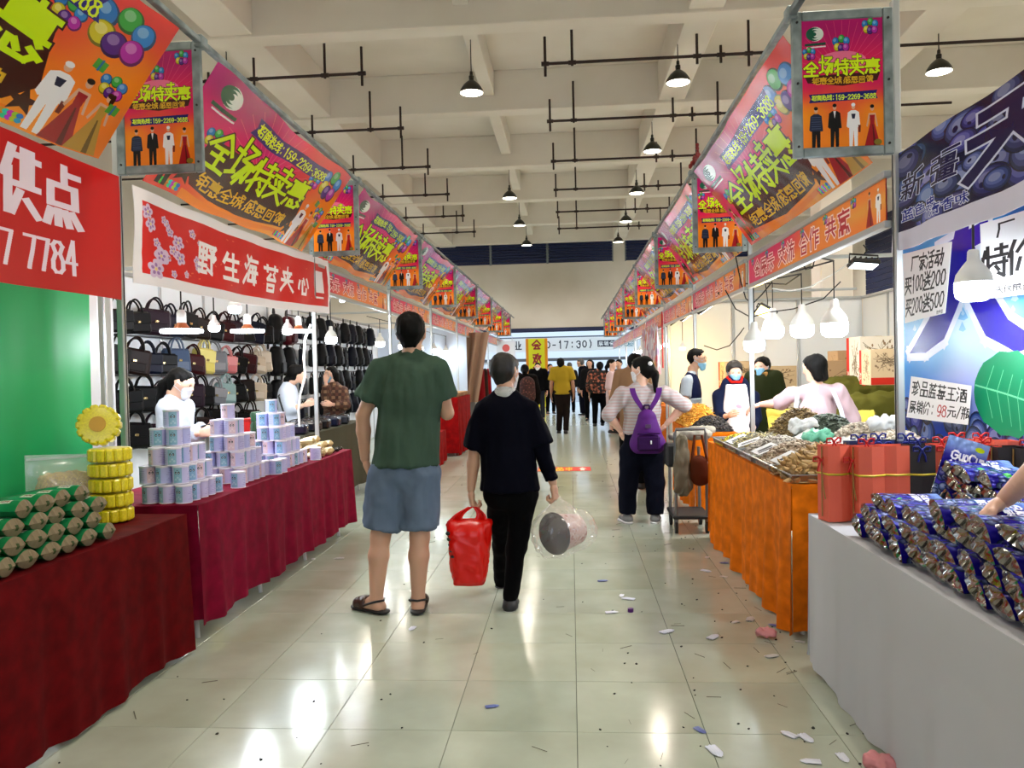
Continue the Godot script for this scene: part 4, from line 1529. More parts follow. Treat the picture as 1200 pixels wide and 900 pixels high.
# ---------------------------------------------------------------- the hall
func build_hall() -> void:
	var white := mk(Color(0.9, 0.88, 0.85), 0.85)
	white.albedo_texture = blend_noise(Color(1, 1, 1), Color(0.93, 0.92, 0.9), 0.01, 3)
	white.uv1_triplanar = true
	white.uv1_world_triplanar = true
	white.uv1_scale = Vector3(0.15, 0.15, 0.15)
	# ---- floor: laid tiles near, one slab with ruled joints beyond
	var bed := mb().box(Vector3(0, -0.065, -12), Vector3(18.4, 0.1, 42))
	var fl := struct("floor", bed, mk(Color(0.2, 0.2, 0.18), 0.9))
	var tones := []
	var scuff := noise_tex(0.02, 256, false, 2.0, 31, 5)
	for i in 4:
		var m := mk([Color(0.665, 0.7, 0.645), Color(0.68, 0.71, 0.655), Color(0.65, 0.685, 0.63), Color(0.67, 0.70, 0.64)][i], 0.13)
		m.albedo_texture = blend_noise(Color(1, 1, 1), Color(0.9, 0.9, 0.88), 0.015, 40 + i)
		m.uv1_triplanar = true
		m.uv1_world_triplanar = true
		m.uv1_scale = Vector3(0.5, 0.5, 0.5)
		m.uv1_offset = Vector3(i * 0.3, 0, i * 0.7)
		m.metallic_specular = 0.55
		tones.append(m)
	var tm := mb().box(Vector3(0, -0.0075, 0), Vector3(0.4978, 0.015, 0.4978), 0.0012).mesh()
	for j in 17:
		for i in 8:
			var o := part(fl, "tile", tm, tones[(i * 7 + j * 5 + i * j) % 4])
			o.position = Vector3(-2.256 + i * 0.5, 0, -2.317 - j * 0.5)
	var ruled := Image.create(256, 256, false, Image.FORMAT_RGBA8)
	ruled.fill(Color(0.67, 0.70, 0.645))
	ruled.fill_rect(Rect2i(0, 0, 256, 1), Color(0.45, 0.45, 0.42))
	ruled.fill_rect(Rect2i(0, 0, 1, 256), Color(0.45, 0.45, 0.42))
	var far := mk(Color.WHITE, 0.17)
	far.albedo_texture = ImageTexture.create_from_image(ruled)
	far.uv1_triplanar = true
	far.uv1_world_triplanar = true
	far.uv1_scale = Vector3(2, 2, 2)
	far.uv1_offset = Vector3(0.012, 0, 0.134)
	far.metallic_specular = 0.55
	var rest := mb()
	rest.box(Vector3(0, -0.0075, -21.8), Vector3(18.4, 0.015, 22.466))
	rest.box(Vector3(-5.853, -0.0075, -6.317), Vector3(6.694, 0.015, 8.5))
	rest.box(Vector3(5.347, -0.0075, -6.317), Vector3(7.706, 0.015, 8.5))
	rest.box(Vector3(0, -0.0075, 3.4665), Vector3(18.4, 0.015, 11.067))
	part(fl, "paving", rest, far)
	# ---- ceiling with its beams
	var ce := struct("ceiling", mb().box(Vector3(0, 6.4, -9), Vector3(18.4, 0.2, 36.4)), white)
	var k := 0
	for z in [-9.6, -12.8, -16.3, -19.6, -22.9, -26.2, -6.3, -3.0, 0.3, 3.6, 6.9]:
		part(ce, "cross_beam", mb().box(Vector3(0, 5.975, z - 0.15), Vector3(18.0, 0.65, 0.3), 0.01), white)
	for a in [[-4.15, 0.55, 0.62], [1.7, 0.42, 0.61], [-1.25, 0.2, 0.4], [4.65, 0.5, 0.62], [-7.0, 0.2, 0.4]]:
		part(ce, "long_beam", mb().box(Vector3(a[0], 6.3 - a[2] / 2.0 - 0.001, -9), Vector3(a[1], a[2] - 0.002, 35.8), 0.01), white)
	# ---- walls
	struct("wall_left", mb().box(Vector3(-9.1, 3.15, -9), Vector3(0.2, 6.3, 36.4)), white)
	struct("wall_right", mb().box(Vector3(9.1, 3.15, -9), Vector3(0.2, 6.3, 36.4)), white)
	var wr := mb()  # unseen rear wall; its wide opening is added to let sky light in
	wr.box(Vector3(-6.5, 3.15, 9.1), Vector3(5.0, 6.3, 0.2))
	wr.box(Vector3(6.5, 3.15, 9.1), Vector3(5.0, 6.3, 0.2))
	wr.box(Vector3(0, 5.4, 9.1), Vector3(8.0, 1.8, 0.2))
	struct("wall_rear", wr, white)
	var wb := mb()
	wb.box(Vector3(-6.1, 3.15, -27.1), Vector3(5.8, 6.3, 0.2))
	wb.box(Vector3(5.7, 3.15, -27.1), Vector3(6.6, 6.3, 0.2))
	wb.box(Vector3(-0.4, 4.55, -27.1), Vector3(5.6, 3.5, 0.2))
	struct("wall_far", wb, white)
	for z in [-12.95]:
		struct("column", mb().box(Vector3(4.2, 3.1, z), Vector3(0.5, 6.2, 0.5), 0.02), white)
	# ---- blue roller shutters over the high windows: a frame and rows of slats
	var blue := mk(Color(0.06, 0.12, 0.3), 0.5, 0.1)
	var trim := mk(Color(0.5, 0.53, 0.55), 0.5, 0.5)
	var spans := [[-4.6, -2.72], [-2.64, -0.76], [-0.68, 1.48], [1.95, 3.9], [3.98, 6.0]]
	for s in spans.size():
		var w: float = spans[s][1] - spans[s][0]
		var win := Node3D.new()
		win.name = "window_%d" % (s + 1)
		win.set_meta("kind", "structure")
		win.position = Vector3((spans[s][0] + spans[s][1]) / 2.0, 5.05, -26.98)
		add_child(win)
		var slat := mb().box(Vector3.ZERO, Vector3(w, 0.094, 0.03), 0.012).mesh()
		for j in 12:
			part(win, "slat", slat, blue).position = Vector3(0, 0.05 + j * 0.0975, 0)
		part(win, "frame", mb().box(Vector3(-w / 2 - 0.02, 0.58, 0), Vector3(0.04, 1.2, 0.06)).box(Vector3(w / 2 + 0.02, 0.58, 0), Vector3(0.04, 1.2, 0.06)), trim)
	for s in 2:
		var win := Node3D.new()
		win.name = "window_%d" % (s + 6)
		win.set_meta("kind", "structure")
		win.position = Vector3(8.97, 3.4, -18.2 - s * 4.3)
		add_child(win)
		var slat := mb().box(Vector3.ZERO, Vector3(0.03, 0.165, 4.1), 0.012).mesh()
		for j in 13:
			part(win, "slat", slat, blue).position = Vector3(0, 0.085 + j * 0.17, 0)
	# the rolled-up shutter of the far gateway
	struct("door_1", mb().box(Vector3(-0.4, 2.76, -26.95), Vector3(5.6, 0.14, 0.12), 0.02), blue)


func blend_noise(a: Color, b: Color, freq: float, sd: int) -> NoiseTexture2D:
	var t := noise_tex(freq, 256, false, 2.0, sd, 5)
	var g := Gradient.new()
	g.set_color(0, a)
	g.set_color(1, b)
	t.color_ramp = g
	return t


func build_pipes() -> void:
	var rust := mk(Color(0.16, 0.08, 0.07), 0.6)
	var grp := "sprinkler pipes under the ceiling"
	for i in 6:
		var z: float = [-10.3, -12.68, -15.12, -17.53, -20.02, -22.4][i]
		for side in 2:
			var o := thing("sprinkler_pipe", "dark brown sprinkler pipe run with upright risers under the white ceiling", "pipe", Vector3(-0.25 if side else -2.68, 5.4, z), 0, grp)
			var sg := 1.0 if side else -1.0
			part(o, "run", mb().cyl(Vector3.ZERO, Vector3(sg * 6.2, 0, 0), 0.021, -1, 8), rust)
			var at := [0.0, 0.35 + 0.03 * i, 2.25, 2.6 + 0.05 * i, 1.95] if side else [0.0, 0.5, 2.1, 2.9, 1.47]
			for k in at.size():
				var up: float = [0.35, 0.62, 0.12, 0.5, 0.28][k]
				var dn: float = [0.16, 0.04, 0.1, 0.16, 0.1][k]
				part(o, "riser", mb().cyl(Vector3(sg * at[k], -dn, 0), Vector3(sg * at[k], up, 0), 0.018, -1, 8), rust)
				part(o, "coupling", mb().cyl(Vector3(sg * at[k] - 0.05, 0, 0), Vector3(sg * at[k] + 0.05, 0, 0), 0.03, -1, 8), rust)


func build_pendants() -> void:
	var grey := mk(Color(0.25, 0.25, 0.24), 0.35, 0.7)
	var black := mk(Color(0.03, 0.03, 0.03), 0.6)
	var lit := glow(Color(1.0, 0.96, 0.88), 7.0)
	var shade := mb().lathe([Vector2(0.0, 0.2), Vector2(0.03, 0.2), Vector2(0.035, 0.17), Vector2(0.06, 0.155), Vector2(0.11, 0.11), Vector2(0.15, 0.05), Vector2(0.165, 0.0), Vector2(0.16, 0.0), Vector2(0.145, 0.05), Vector2(0.105, 0.105), Vector2(0.05, 0.145), Vector2(0.0, 0.15)], 20).mesh()
	var face := mb().lathe([Vector2(0.0, -0.012), Vector2(0.08, -0.008), Vector2(0.154, 0.004), Vector2(0.15, 0.02), Vector2(0.0, 0.03)], 20).mesh()
	var cap := mb().lathe([Vector2(0.0, 0.29), Vector2(0.02, 0.29), Vector2(0.022, 0.24), Vector2(0.035, 0.23), Vector2(0.035, 0.195), Vector2(0.0, 0.195)], 12).mesh()
	var cord := mb().cyl(Vector3(0, 0.28, 0), Vector3(0, 1.1, 0), 0.007, -1, 6).mesh()
	var spots := []
	for i in 5:
		spots.append([1.5, -10.62 - i * 3.3, "bell-shaped steel pendant lamp hanging beside the wide ceiling beam"])
		spots.append([-1.26, -10.62 - i * 3.3, "bell-shaped steel pendant lamp hanging beneath the narrow ceiling beam"])
	spots.append([4.87, -10.7, "bell-shaped steel pendant lamp hanging above the blueberry banner"])
	for z in [-4.0, 1.5, 6.0]:  # extra lamps out of view, put in to light the near hall
		for x in [-1.26, 1.5]:
			spots.append([x, z, "added unseen bell-shaped steel pendant lamp that lights the near end of the aisle"])
	for x in [-7.4, -4.7, 4.87, 7.5]:  # added outer rows: their light bounces off the floor and brightens the ceiling
		for i in 10:
			if x > 4 and x < 5 and i == 4:
				continue
			spots.append([x, 2.6 - i * 3.3 if i < 4 else 2.5 - i * 3.3, "added bell-shaped pendant lamp over the %s aisle behind the %s stands for ceiling light" % ["outer" if absf(x) > 6 else "neighbouring", "handbag" if x < 0 else "dried goods"]])
	for s in spots:
		if s[0] < 0 and absf(s[1] + 13.92) < 0.1:
			continue
		var o := thing("pendant_lamp", s[2], "lamp", Vector3(s[0], 5.18, s[1]), 0, "hall pendant lamps")
		part(o, "cord", cord, black)
		part(o, "cap", cap, grey)
		var sh := part(o, "shade", shade, grey)
		part(sh, "bulb", face, lit)
		spot(Vector3(0, -0.03, 0), Vector3.DOWN, 80.0, Color(1.0, 0.955, 0.89), PENDANT, 0.12, o)

const PENDANT := 6.2

# ---------------------------------------------------------------- the stands: posts, rails, fascias, banners, framed posters
var steel: StandardMaterial3D
var alu: StandardMaterial3D

func build_stands() -> void:
	steel = mk(Color(0.6, 0.65, 0.66), 0.5, 0.35)
	steel.albedo_texture = blend_noise(Color(1, 1, 1), Color(0.6, 0.62, 0.62), 0.03, 60)
	steel.uv1_triplanar = true
	alu = mk(Color(0.72, 0.74, 0.75), 0.35, 0.7)
	var banner := printed(banner_print(), 0.22)
	banner.clearcoat_enabled = true
	banner.clearcoat = 0.6
	banner.clearcoat_roughness = 0.12
	var poster := printed(poster_print(), 0.35)
	var fasc := printed(fascia_print(), 0.3)
	var panelw := mk(Color(0.84, 0.85, 0.86), 0.6)
	# steel frame, 0.46 wide and 0.68 high, hung from its outer top corner; built for the side where the stand is at -x
	var proto: Node3D = null
	for side in 2:
		var sg := 1.0 if side else -1.0
		var z0 := ZR if side else ZL
		var xo := 1.05 if side else -1.87      # outer edge over the aisle
		var xi := 1.5 if side else -2.33       # line of the posts
		var yb := 2.38 if side else 2.49
		var place := "blueberry stand side" if side else "tea and handbag stand side"
		# one rail along the outer corners of the frames
		var rail := thing("banner_rail", "long thin galvanised rail carrying the sale banners, %s" % place, "rail", Vector3(xo, yb + 0.665, 0))
		part(rail, "bar", mb().box(Vector3(0, 0, -13.5), Vector3(0.035, 0.03, 25.5), 0.004), steel)
		for k in 9:
			part(rail, "clamp", mb().box(Vector3(0, 0, z0 - k * 3.0), Vector3(0.05, 0.06, 0.07), 0.006), steel)
		for k in range(-1, 8):
			var z := z0 - k * 3.0
			if k >= 0:
				var f := thing("poster_frame", ["grey steel frame holding the upright sale poster", "grey steel frame holding the upright sale poster"][side] + ", post %s" % nth(k, side), "poster", Vector3((xo + xi) / 2.0, yb, z), 0, "framed sale posters above the stands")
				var w := absf(xo - xi)
				for s in [-1.0, 1.0]:
					var bar := part(f, "bar", mb().box(Vector3(s * (w / 2 - 0.022), 0.335, 0), Vector3(0.044, 0.67, 0.03), 0.004), steel)
					part(f, "bar", mb().box(Vector3(0, 0.335 + s * 0.313, 0.0), Vector3(w - 0.09, 0.044, 0.028), 0.004), steel)
					for t in [0.05, 0.34, 0.62]:
						part(bar, "bolt", mb().cyl(Vector3(s * (w / 2 - 0.022), t, 0.014), Vector3(s * (w / 2 - 0.022), t, 0.019), 0.006, -1, 8), mk_dark())
				var pm := mb()
				pm.quad(Vector3(-w / 2 + 0.04, 0.04, 0.008), Vector3(w / 2 - 0.04, 0.04, 0.008), Vector3(w / 2 - 0.04, 0.63, 0.008), Vector3(-w / 2 + 0.04, 0.63, 0.008))
				pm.quad(Vector3(w / 2 - 0.04, 0.04, -0.002), Vector3(-w / 2 + 0.04, 0.04, -0.002), Vector3(-w / 2 + 0.04, 0.63, -0.002), Vector3(w / 2 - 0.04, 0.63, -0.002))
				part(f, "poster", pm, poster)
			# posts
			if k >= 0:
				var p := thing("stand_post", "slim aluminium stand post, %s" % nth(k, side), "post", Vector3(1.53 if side else (-2.365 if k == 0 else -2.318), 0, z - 0.04), 0, "posts of the stands")
				part(p, "profile", mb().box(Vector3(0, (yb + 0.72) / 2.0, 0), Vector3(0.036, yb + 0.72, 0.036), 0.006), alu)
				for s in [-1.0, 1.0]:
					part(p, "groove", mb().box(Vector3(s * 0.016, 1.28, 0), Vector3(0.008, 2.5, 0.008)), mk_dark())
				part(p, "foot", mb().cyl(Vector3(0, 0, 0), Vector3(0, 0.03, 0), 0.03, -1, 10), alu)
			# the leaning banner between two frames: from the rail down to the fascia
			if k == 7 or (side == 1 and k == -1):
				continue
			var za := z - 0.2
			var zb := z - 2.78
			var sd := float(k * 2 + side)
			var bm := mb().sheet(18, 8, func(u: float, v: float):
				var t: float = u if side == 0 else 1.0 - u
				var zz := lerpf(za, zb, t)
				var wav := 0.012 * sin(t * 9.0 + sd * 1.7 + v * 2.0) + 0.008 * sin(t * 23.0 + sd + v * 5.0)
				var sag := -0.012 * sin(t * PI) - 0.006 * absf(sin(t * PI * 4.0)) * (1.0 - v)
				return Vector3(lerpf(xo, xi - sg * 0.01, v) + wav * 0.8, lerpf(yb + 0.645, yb + 0.02, v) + sag + wav * 0.5, zz), 0.002, true)
			one("sale_banner", "glossy pink-orange sale banner leaning over the aisle, %s" % nth(k + 1, side), "banner", bm, banner, "sale banners along the aisle")
		# fascias with their printed strips
		for k in range(-1, 8):
			if (side == 0 and k <= 0) or (side == 1 and k == -1):
				continue
			var z := z0 - k * 3.0
			var top := 2.44 if side == 0 else 2.31
			var f := thing("fascia", "stand fascia with pink-orange printed strip, %s" % nth(k, side), "fascia", Vector3(xi, 0, z - 1.5), 0, "fascias of the stands")
			for y in [top, top - 0.235]:
				part(f, "rail", mb().box(Vector3(0, y, 0), Vector3(0.04, 0.035, 2.86), 0.005), alu)
			var sx := -sg * 0.006
			var q := mb()
			if side == 0:
				q.quad(Vector3(sx, top - 0.22, 1.42), Vector3(sx, top - 0.22, -1.42), Vector3(sx, top - 0.015, -1.42), Vector3(sx, top - 0.015, 1.42))
				q.quad(Vector3(sx - 0.006, top - 0.22, -1.42), Vector3(sx - 0.006, top - 0.22, 1.42), Vector3(sx - 0.006, top - 0.015, 1.42), Vector3(sx - 0.006, top - 0.015, -1.42))
			else:
				q.quad(Vector3(sx, top - 0.22, -1.42), Vector3(sx, top - 0.22, 1.42), Vector3(sx, top - 0.015, 1.42), Vector3(sx, top - 0.015, -1.42))
				q.quad(Vector3(sx + 0.006, top - 0.22, 1.42), Vector3(sx + 0.006, top - 0.22, -1.42), Vector3(sx + 0.006, top - 0.015, -1.42), Vector3(sx + 0.006, top - 0.015, 1.42))
			part(f, "strip", q, fasc)
			# cross rail from the post back into the stand
			part(f, "cross_rail", mb().box(Vector3(sg * 1.0, top, 1.5), Vector3(1.9, 0.03, 0.03), 0.004), alu)
	# ---- back walls of the stands
	var wallm := mk(Color(0.86, 0.88, 0.9), 0.55)
	var bw := struct("wall_back", mb().box(Vector3(-4.36, 1.22, -12.0), Vector3(0.03, 2.44, 0.02)), wallm)
	for i in 14:
		part(bw, "panel", mb().box(Vector3(-4.36, 1.22, -4.6 - i * 0.99), Vector3(0.02, 2.42, 0.94), 0.004), wallm)
		part(bw, "seam", mb().box(Vector3(-4.355, 1.22, -4.1 - i * 0.99), Vector3(0.04, 2.46, 0.045), 0.006), alu)
	part(bw, "top_rail", mb().box(Vector3(-4.355, 2.46, -11.0), Vector3(0.045, 0.04, 14.5), 0.005), alu)
	var rw := struct("wall_back", mb().box(Vector3(3.0, 1.2, -12.44), Vector3(0.02, 2.4, 0.03)), wallm)
	for i in 3:
		part(rw, "panel", mb().box(Vector3(2.03 + i * 0.99, 1.2, -12.45), Vector3(0.94, 2.4, 0.02), 0.004), wallm)
		part(rw, "seam", mb().box(Vector3(1.54 + i * 0.99, 1.2, -12.44), Vector3(0.045, 2.44, 0.04), 0.006), alu)
	for i in 9:
		part(rw, "panel", mb().box(Vector3(4.5, 1.2, -4.05 - i * 0.99), Vector3(0.02, 2.4, 0.94), 0.004), wallm)
		part(rw, "seam", mb().box(Vector3(4.49, 1.2, -3.55 - i * 0.99), Vector3(0.04, 2.44, 0.045), 0.006), alu)
	part(rw, "top_rail", mb().box(Vector3(3.0, 2.42, -12.44), Vector3(3.0, 0.04, 0.045), 0.005).box(Vector3(4.49, 2.42, -8.0), Vector3(0.045, 0.04, 9.0), 0.005), alu)
	# ---- header of the tea stand, the banner of the seaweed stand, the green cloth behind the tea
	var hd := printed(tea_header_print(), 0.4)
	one("tea_header_banner", "red banner with pale lettering and a phone number above the green backdrop", "banner", mb().sheet(14, 6, func(u: float, v: float): return Vector3(-2.33 + 0.008 * sin(u * 20.0 + v * 3.0) + 0.012 * sin(u * 7.0) * v, lerpf(2.48, 1.84, v), lerpf(-1.3, -3.93, u)), 0.003, true), hd)
	one("tea_backdrop", "plain green backdrop with pale characters behind the tea pouches", "backdrop", mb().sheet(26, 10, func(u: float, v: float): return Vector3(-2.75 + 0.01 * sin(u * 24.0) * (0.4 + v) + 0.006 * sin(u * 61.0 + v * 4.0), lerpf(2.3, 0.55, v), lerpf(-1.9, -4.4, u)), 0.003, true), printed(tea_green_print(), 0.42))
	var sw := one("seaweed_banner", "red banner with a white border, plum blossom and white brush characters", "banner", mb().sheet(26, 6, func(u: float, v: float): return Vector3(-2.31 + 0.01 * sin(u * 31.0 + v * 5.0) + 0.015 * sin(u * 9.0) * v, lerpf(2.46 + 0.06 * u, 1.94 + 0.07 * u, v) - 0.025 * sin(u * PI), lerpf(-4.03, -7.42, u)), 0.003, true), printed(seaweed_print(), 0.3))
	# steel posts beside the green cloth
	var fr := thing("stand_post_cluster", "bundle of white and grey upright profiles beside the green backdrop", "post", Vector3(-2.85, 0, -4.7))
	for i in 4:
		part(fr, "profile", mb().box(Vector3(-0.12 + i * 0.075, 1.15, 0.05 + i * 0.05), Vector3(0.035, 2.3, 0.035), 0.006), [alu, panelw, alu, panelw][i])


func mk_dark() -> StandardMaterial3D:
	if dark == null:
		dark = mk(Color(0.05, 0.05, 0.055), 0.6)
	return dark

var dark: StandardMaterial3D


func nth(k: int, side: int) -> String:
	var w: String = ["next to", "first after", "second after", "third after", "fourth after", "fifth after", "sixth after", "seventh after", "eighth after"][k]
	return w + (" the blueberry header" if side else " the red tea header")

# ---------------------------------------------------------------- tables and cloths
# a folding table with a steel underframe; xf is the aisle edge, xb the back edge
func table(label: String, xf: float, xb: float, z0: float, z1: float, y: float) -> Node3D:
	var o := thing("folding_table", label, "table", Vector3((xf + xb) / 2, 0, (z0 + z1) / 2))
	var w := absf(xf - xb) - 0.06
	var l := absf(z0 - z1) - 0.06
	part(o, "tabletop", mb().box(Vector3(0, y - 0.022, 0), Vector3(w, 0.03, l), 0.005), mk(Color(0.6, 0.55, 0.48), 0.6))
	var n := int(maxf(2.0, round(l / 0.8)))
	for i in n:
		var z := lerpf(-l / 2 + 0.12, l / 2 - 0.12, float(i) / (n - 1))
		for s in [-1.0, 1.0]:
			part(o, "leg", mb().cyl(Vector3(s * (w / 2 - 0.04), 0, z + 0.05), Vector3(s * (w / 2 - 0.12), y - 0.04, z), 0.014, -1, 8), alu)
	return o


# a cloth over a table: top, the hanging aisle side with folds, both ends
func drape(nm: String, label: String, xf: float, xb: float, z0: float, z1: float, y: float, hem: float, mat: Material, fold := 0.02, sd := 1.0) -> Node3D:
	var m := mb()
	var sg := signf(xf - xb)
	m.sheet(4, 12, func(u: float, v: float): return Vector3(lerpf(xb, xf, u), y + 0.002 * sin(v * 40.0 + u * 9.0), lerpf(z0, z1, v)), 0.003, false)
	var wob := func(t: float, v: float) -> float:
		return v * (fold * sin(t * 21.0 + sd) + fold * 0.7 * sin(t * 37.0 + sd * 2.3) + fold * 0.5 * sin(t * 9.0 + sd * 5.0)) + 0.01 * v
	var nu := int(absf(z1 - z0) * 26.0)
	m.sheet(nu, 8, func(u: float, v: float):
		var z := lerpf(z0, z1, u)
		var h := hem + 0.012 * sin(z * 7.0 + sd)
		return Vector3(xf + sg * (0.004 + wob.call(z, v)), lerpf(y + 0.002, h, v), z), 0.003, sg < 0.0)
	for e in 2:
		var zz := z1 if e else z0
		var out := signf(zz - (z0 + z1) / 2)
		m.sheet(16, 6, func(u: float, v: float):
			var x := lerpf(xb, xf, u)
			return Vector3(x + sg * v * 0.012 * u, lerpf(y + 0.002, hem + 0.03, v), zz + out * (0.004 + wob.call(x * 1.3, v) * 0.8)), 0.003, (e == 0) == (sg > 0.0))
	return one(nm, label, "tablecloth", m, mat)


func velvet(c: Color) -> StandardMaterial3D:
	var m := cloth(c, 0.75, 0.3, 1.5)
	m.rim_enabled = true
	m.rim = 0.12
	m.rim_tint = 0.8
	m.albedo_texture = blend_noise(Color(1, 1, 1), Color(0.72, 0.72, 0.72), 0.02, 77)
	return m


# a lying pouch: gusset end at +x, seal at -x; width along z, all sizes in metres
func pouch_meshes(len: float, w: float, t: float) -> Array:
	var body := mb()
	for s in [1.0, -1.0]:
		var sg: float = s
		body.grid(8, 6, func(u: float, v: float):
			var a := u * 2.0 - 1.0
			var th := t * 0.5 * (1.0 - pow(absf(a), 2.2)) * (1.0 - 0.85 * v * v) + 0.001
			th += 0.003 * sin(a * 9.0 + v * 7.0) * (1.0 - absf(a)) * v
			return Vector3(-v * len, t * 0.5 + sg * th, a * w * 0.5), s > 0)
	var end := mb()
	var ring := []
	for i in 13:
		var a := i / 6.0 - 1.0
		ring.append(a)
	for i in 12:
		var a: float = ring[i]
		var b: float = ring[i + 1]
		var ha := t * 0.5 * (1.0 - pow(absf(a), 2.2)) + 0.001
		var hb := t * 0.5 * (1.0 - pow(absf(b), 2.2)) + 0.001
		var oa := 0.02 * (1.0 - a * a) + 0.002 * sin(i * 2.3)
		var ob := 0.02 * (1.0 - b * b) + 0.002 * sin((i + 1) * 2.3)
		var u0 := (a + 1.0) * 0.5
		var u1 := (b + 1.0) * 0.5
		var pa := Vector3(oa, t * 0.5, a * w * 0.5)
		var pb := Vector3(ob, t * 0.5, b * w * 0.5)
		end.quad(pb, pa, Vector3(0, t * 0.5 + ha, a * w * 0.5), Vector3(0, t * 0.5 + hb, b * w * 0.5), Vector2(u1, 0.5), Vector2(u0, 0))
		end.quad(Vector3(0, t * 0.5 - hb, b * w * 0.5), Vector3(0, t * 0.5 - ha, a * w * 0.5), pa, pb, Vector2(u1, 1), Vector2(u0, 0.5))
	return [body.mesh(), end.mesh()]


func build_left_goods() -> void:
	table("folding table under the deep red cloth", -2.0, -2.72, -1.5, -3.9, 0.72)
	drape("red_tablecloth", "deep red velvet cloth hanging from the tea table to the floor", -2.0, -2.72, -1.5, -3.9, 0.722, 0.03, velvet(Color(0.4, 0.015, 0.04)), 0.012, 1.0)
	table("folding table with steel feet under the crimson cloth", -2.0, -2.72, -4.03, -6.95, 0.74)
	drape("crimson_tablecloth", "crimson velvet cloth with soft folds on the table of tins, hem above the floor", -2.0, -2.72, -4.03, -6.95, 0.742, 0.1, velvet(Color(0.52, 0.03, 0.18)), 0.016, 3.0)

	# ---- tea pouches with kraft ends
	var pm := pouch_meshes(0.24, 0.112, 0.068)
	var green := printed(pouch_print(1), 0.3)
	green.metallic = 0.3
	var kraft := printed(kraft_end_print(), 0.7)
	var rows := [8, 8, 7, 4]
	for layer in 4:
		for i in rows[layer]:
			var o := thing("tea_pouch", ["green foil tea pouch with kraft bottom in the lowest layer on the red cloth", "green foil tea pouch with kraft bottom in the second layer of the pile", "green foil tea pouch with kraft bottom in the third layer of the pile", "green foil tea pouch with kraft bottom on top of the pile"][layer], "pouch", Vector3(-2.035 - layer * 0.022 + rng.randf_range(-0.015, 0.012), 0.733 + layer * 0.058, -3.27 + i * 0.126 + (0.05 if layer % 2 else 0.0) - layer * 0.0), 0, "tea pouches piled on the red cloth")
			o.rotation = Vector3(rng.randf_range(-0.08, 0.08), rng.randf_range(-0.12, 0.12), rng.randf_range(-0.03, 0.05))
			part(o, "pack", pm[0], green)
			part(o, "gusset", pm[1], kraft, "khaki kraft paper bottom")
	# ---- yellow wrapped discs
	var yel := mk(Color(0.95, 0.9, 0.07), 0.25)
	yel.albedo_texture = blend_noise(Color(1, 1, 1), Color(0.86, 0.82, 0.6), 0.05, 80)
	yel.uv1_triplanar = true
	yel.uv1_scale = Vector3(6, 6, 6)
	yel.clearcoat_enabled = true
	yel.clearcoat = 0.8
	var core := mb().lathe([Vector2(0.0, 0.068), Vector2(0.05, 0.07), Vector2(0.082, 0.066), Vector2(0.086, 0.05), Vector2(0.086, 0.018), Vector2(0.08, 0.004), Vector2(0.0, 0.0)], 20).mesh()
	var piece := mb().box(Vector3(0.086, 0.035, 0), Vector3(0.028, 0.062, 0.038), 0.008).mesh()
	var tag_m := mb().cyl(Vector3(0, 0.069, 0), Vector3(0, 0.074, 0), 0.038, -1, 16).mesh()
	var tagm := mk(Color(0.8, 0.6, 0.16), 0.5)
	for i in 6:
		var o := thing("tea_cake", "bright yellow film-wrapped tea cake in the upright stack beside the tins" if i < 5 else "bright yellow film-wrapped tea cake standing on edge atop the stack", "tea cake", Vector3(-2.275, 0.728 + i * 0.074, -3.7), 0.3 * i, "yellow tea cakes")
		part(o, "cake", core, yel)
		for k in 14:
			var w := part(o, "wrapped_piece", piece, yel)
			w.rotation.y = TAU * k / 14
		if i == 5:
			part(o, "seal", tag_m, tagm)
			o.rotation = Vector3(1.35, 0.35, 0)
			o.position = Vector3(-2.33, 0.728 + 5 * 0.074 + 0.098, -3.72)
	# ---- clear zip bag of dried flowers
	var zb := thing("zip_bag", "clear zip bag filled with yellow dried flowers standing behind the tea pouches", "bag", Vector3(-2.45, 0.74, -3.62))
	zb.rotation.y = -0.95
	var flow := mk(Color(0.9, 0.78, 0.22), 0.8)
	flow.albedo_texture = blend_noise(Color(1, 1, 1), Color(0.5, 0.42, 0.3), 0.06, 82)
	flow.uv1_triplanar = true
	flow.uv1_scale = Vector3(5, 5, 5)
	part(zb, "dried_flowers", ripple(flesh([[Vector3(-0.01, 0.08, -0.09), Vector3(-0.01, 0.1, 0.09), 0.07, 0.07, 0.03], [Vector3(-0.01, 0.2, -0.07), Vector3(-0.01, 0.2, 0.08), 0.045, 0.045, 0.04]], 0.012, mb(), [], [[Vector3(0, 0.01, 0), Vector3.DOWN]]), 0.012, Vector3(30, 30, 30), 4), flow)
	var film := mk(Color(0.95, 0.97, 0.97, 0.22), 0.15)
	film.transparency = BaseMaterial3D.TRANSPARENCY_ALPHA
	var fm := mb()
	for s in [-1.0, 1.0]:
		var sg: float = s
		fm.grid(10, 10, func(u: float, v: float):
			var z := (u - 0.5) * 0.34
			return Vector3(sg * (0.085 * sin(minf(1.0, v * 1.2) * PI * 0.5) * (1.0 - pow(absf(u - 0.5) * 2.0, 2.0)) * (1.0 if v > 0.35 else v / 0.35) + 0.002), 0.33 - v * 0.325 + 0.015 * (u - 0.5), z), s > 0)
	part(zb, "film", fm, film)
	part(zb, "zip_strip", mb().box(Vector3(0, 0.315, 0), Vector3(0.005, 0.012, 0.33)), mk(Color(0.75, 0.85, 0.8), 0.3))

	# ---- tins in three stepped piles
	var tin_body := mb()
	tin_body.lathe([Vector2(0.0435, 0.003), Vector2(0.0435, 0.094)], 20)
	var tb := tin_body.mesh()
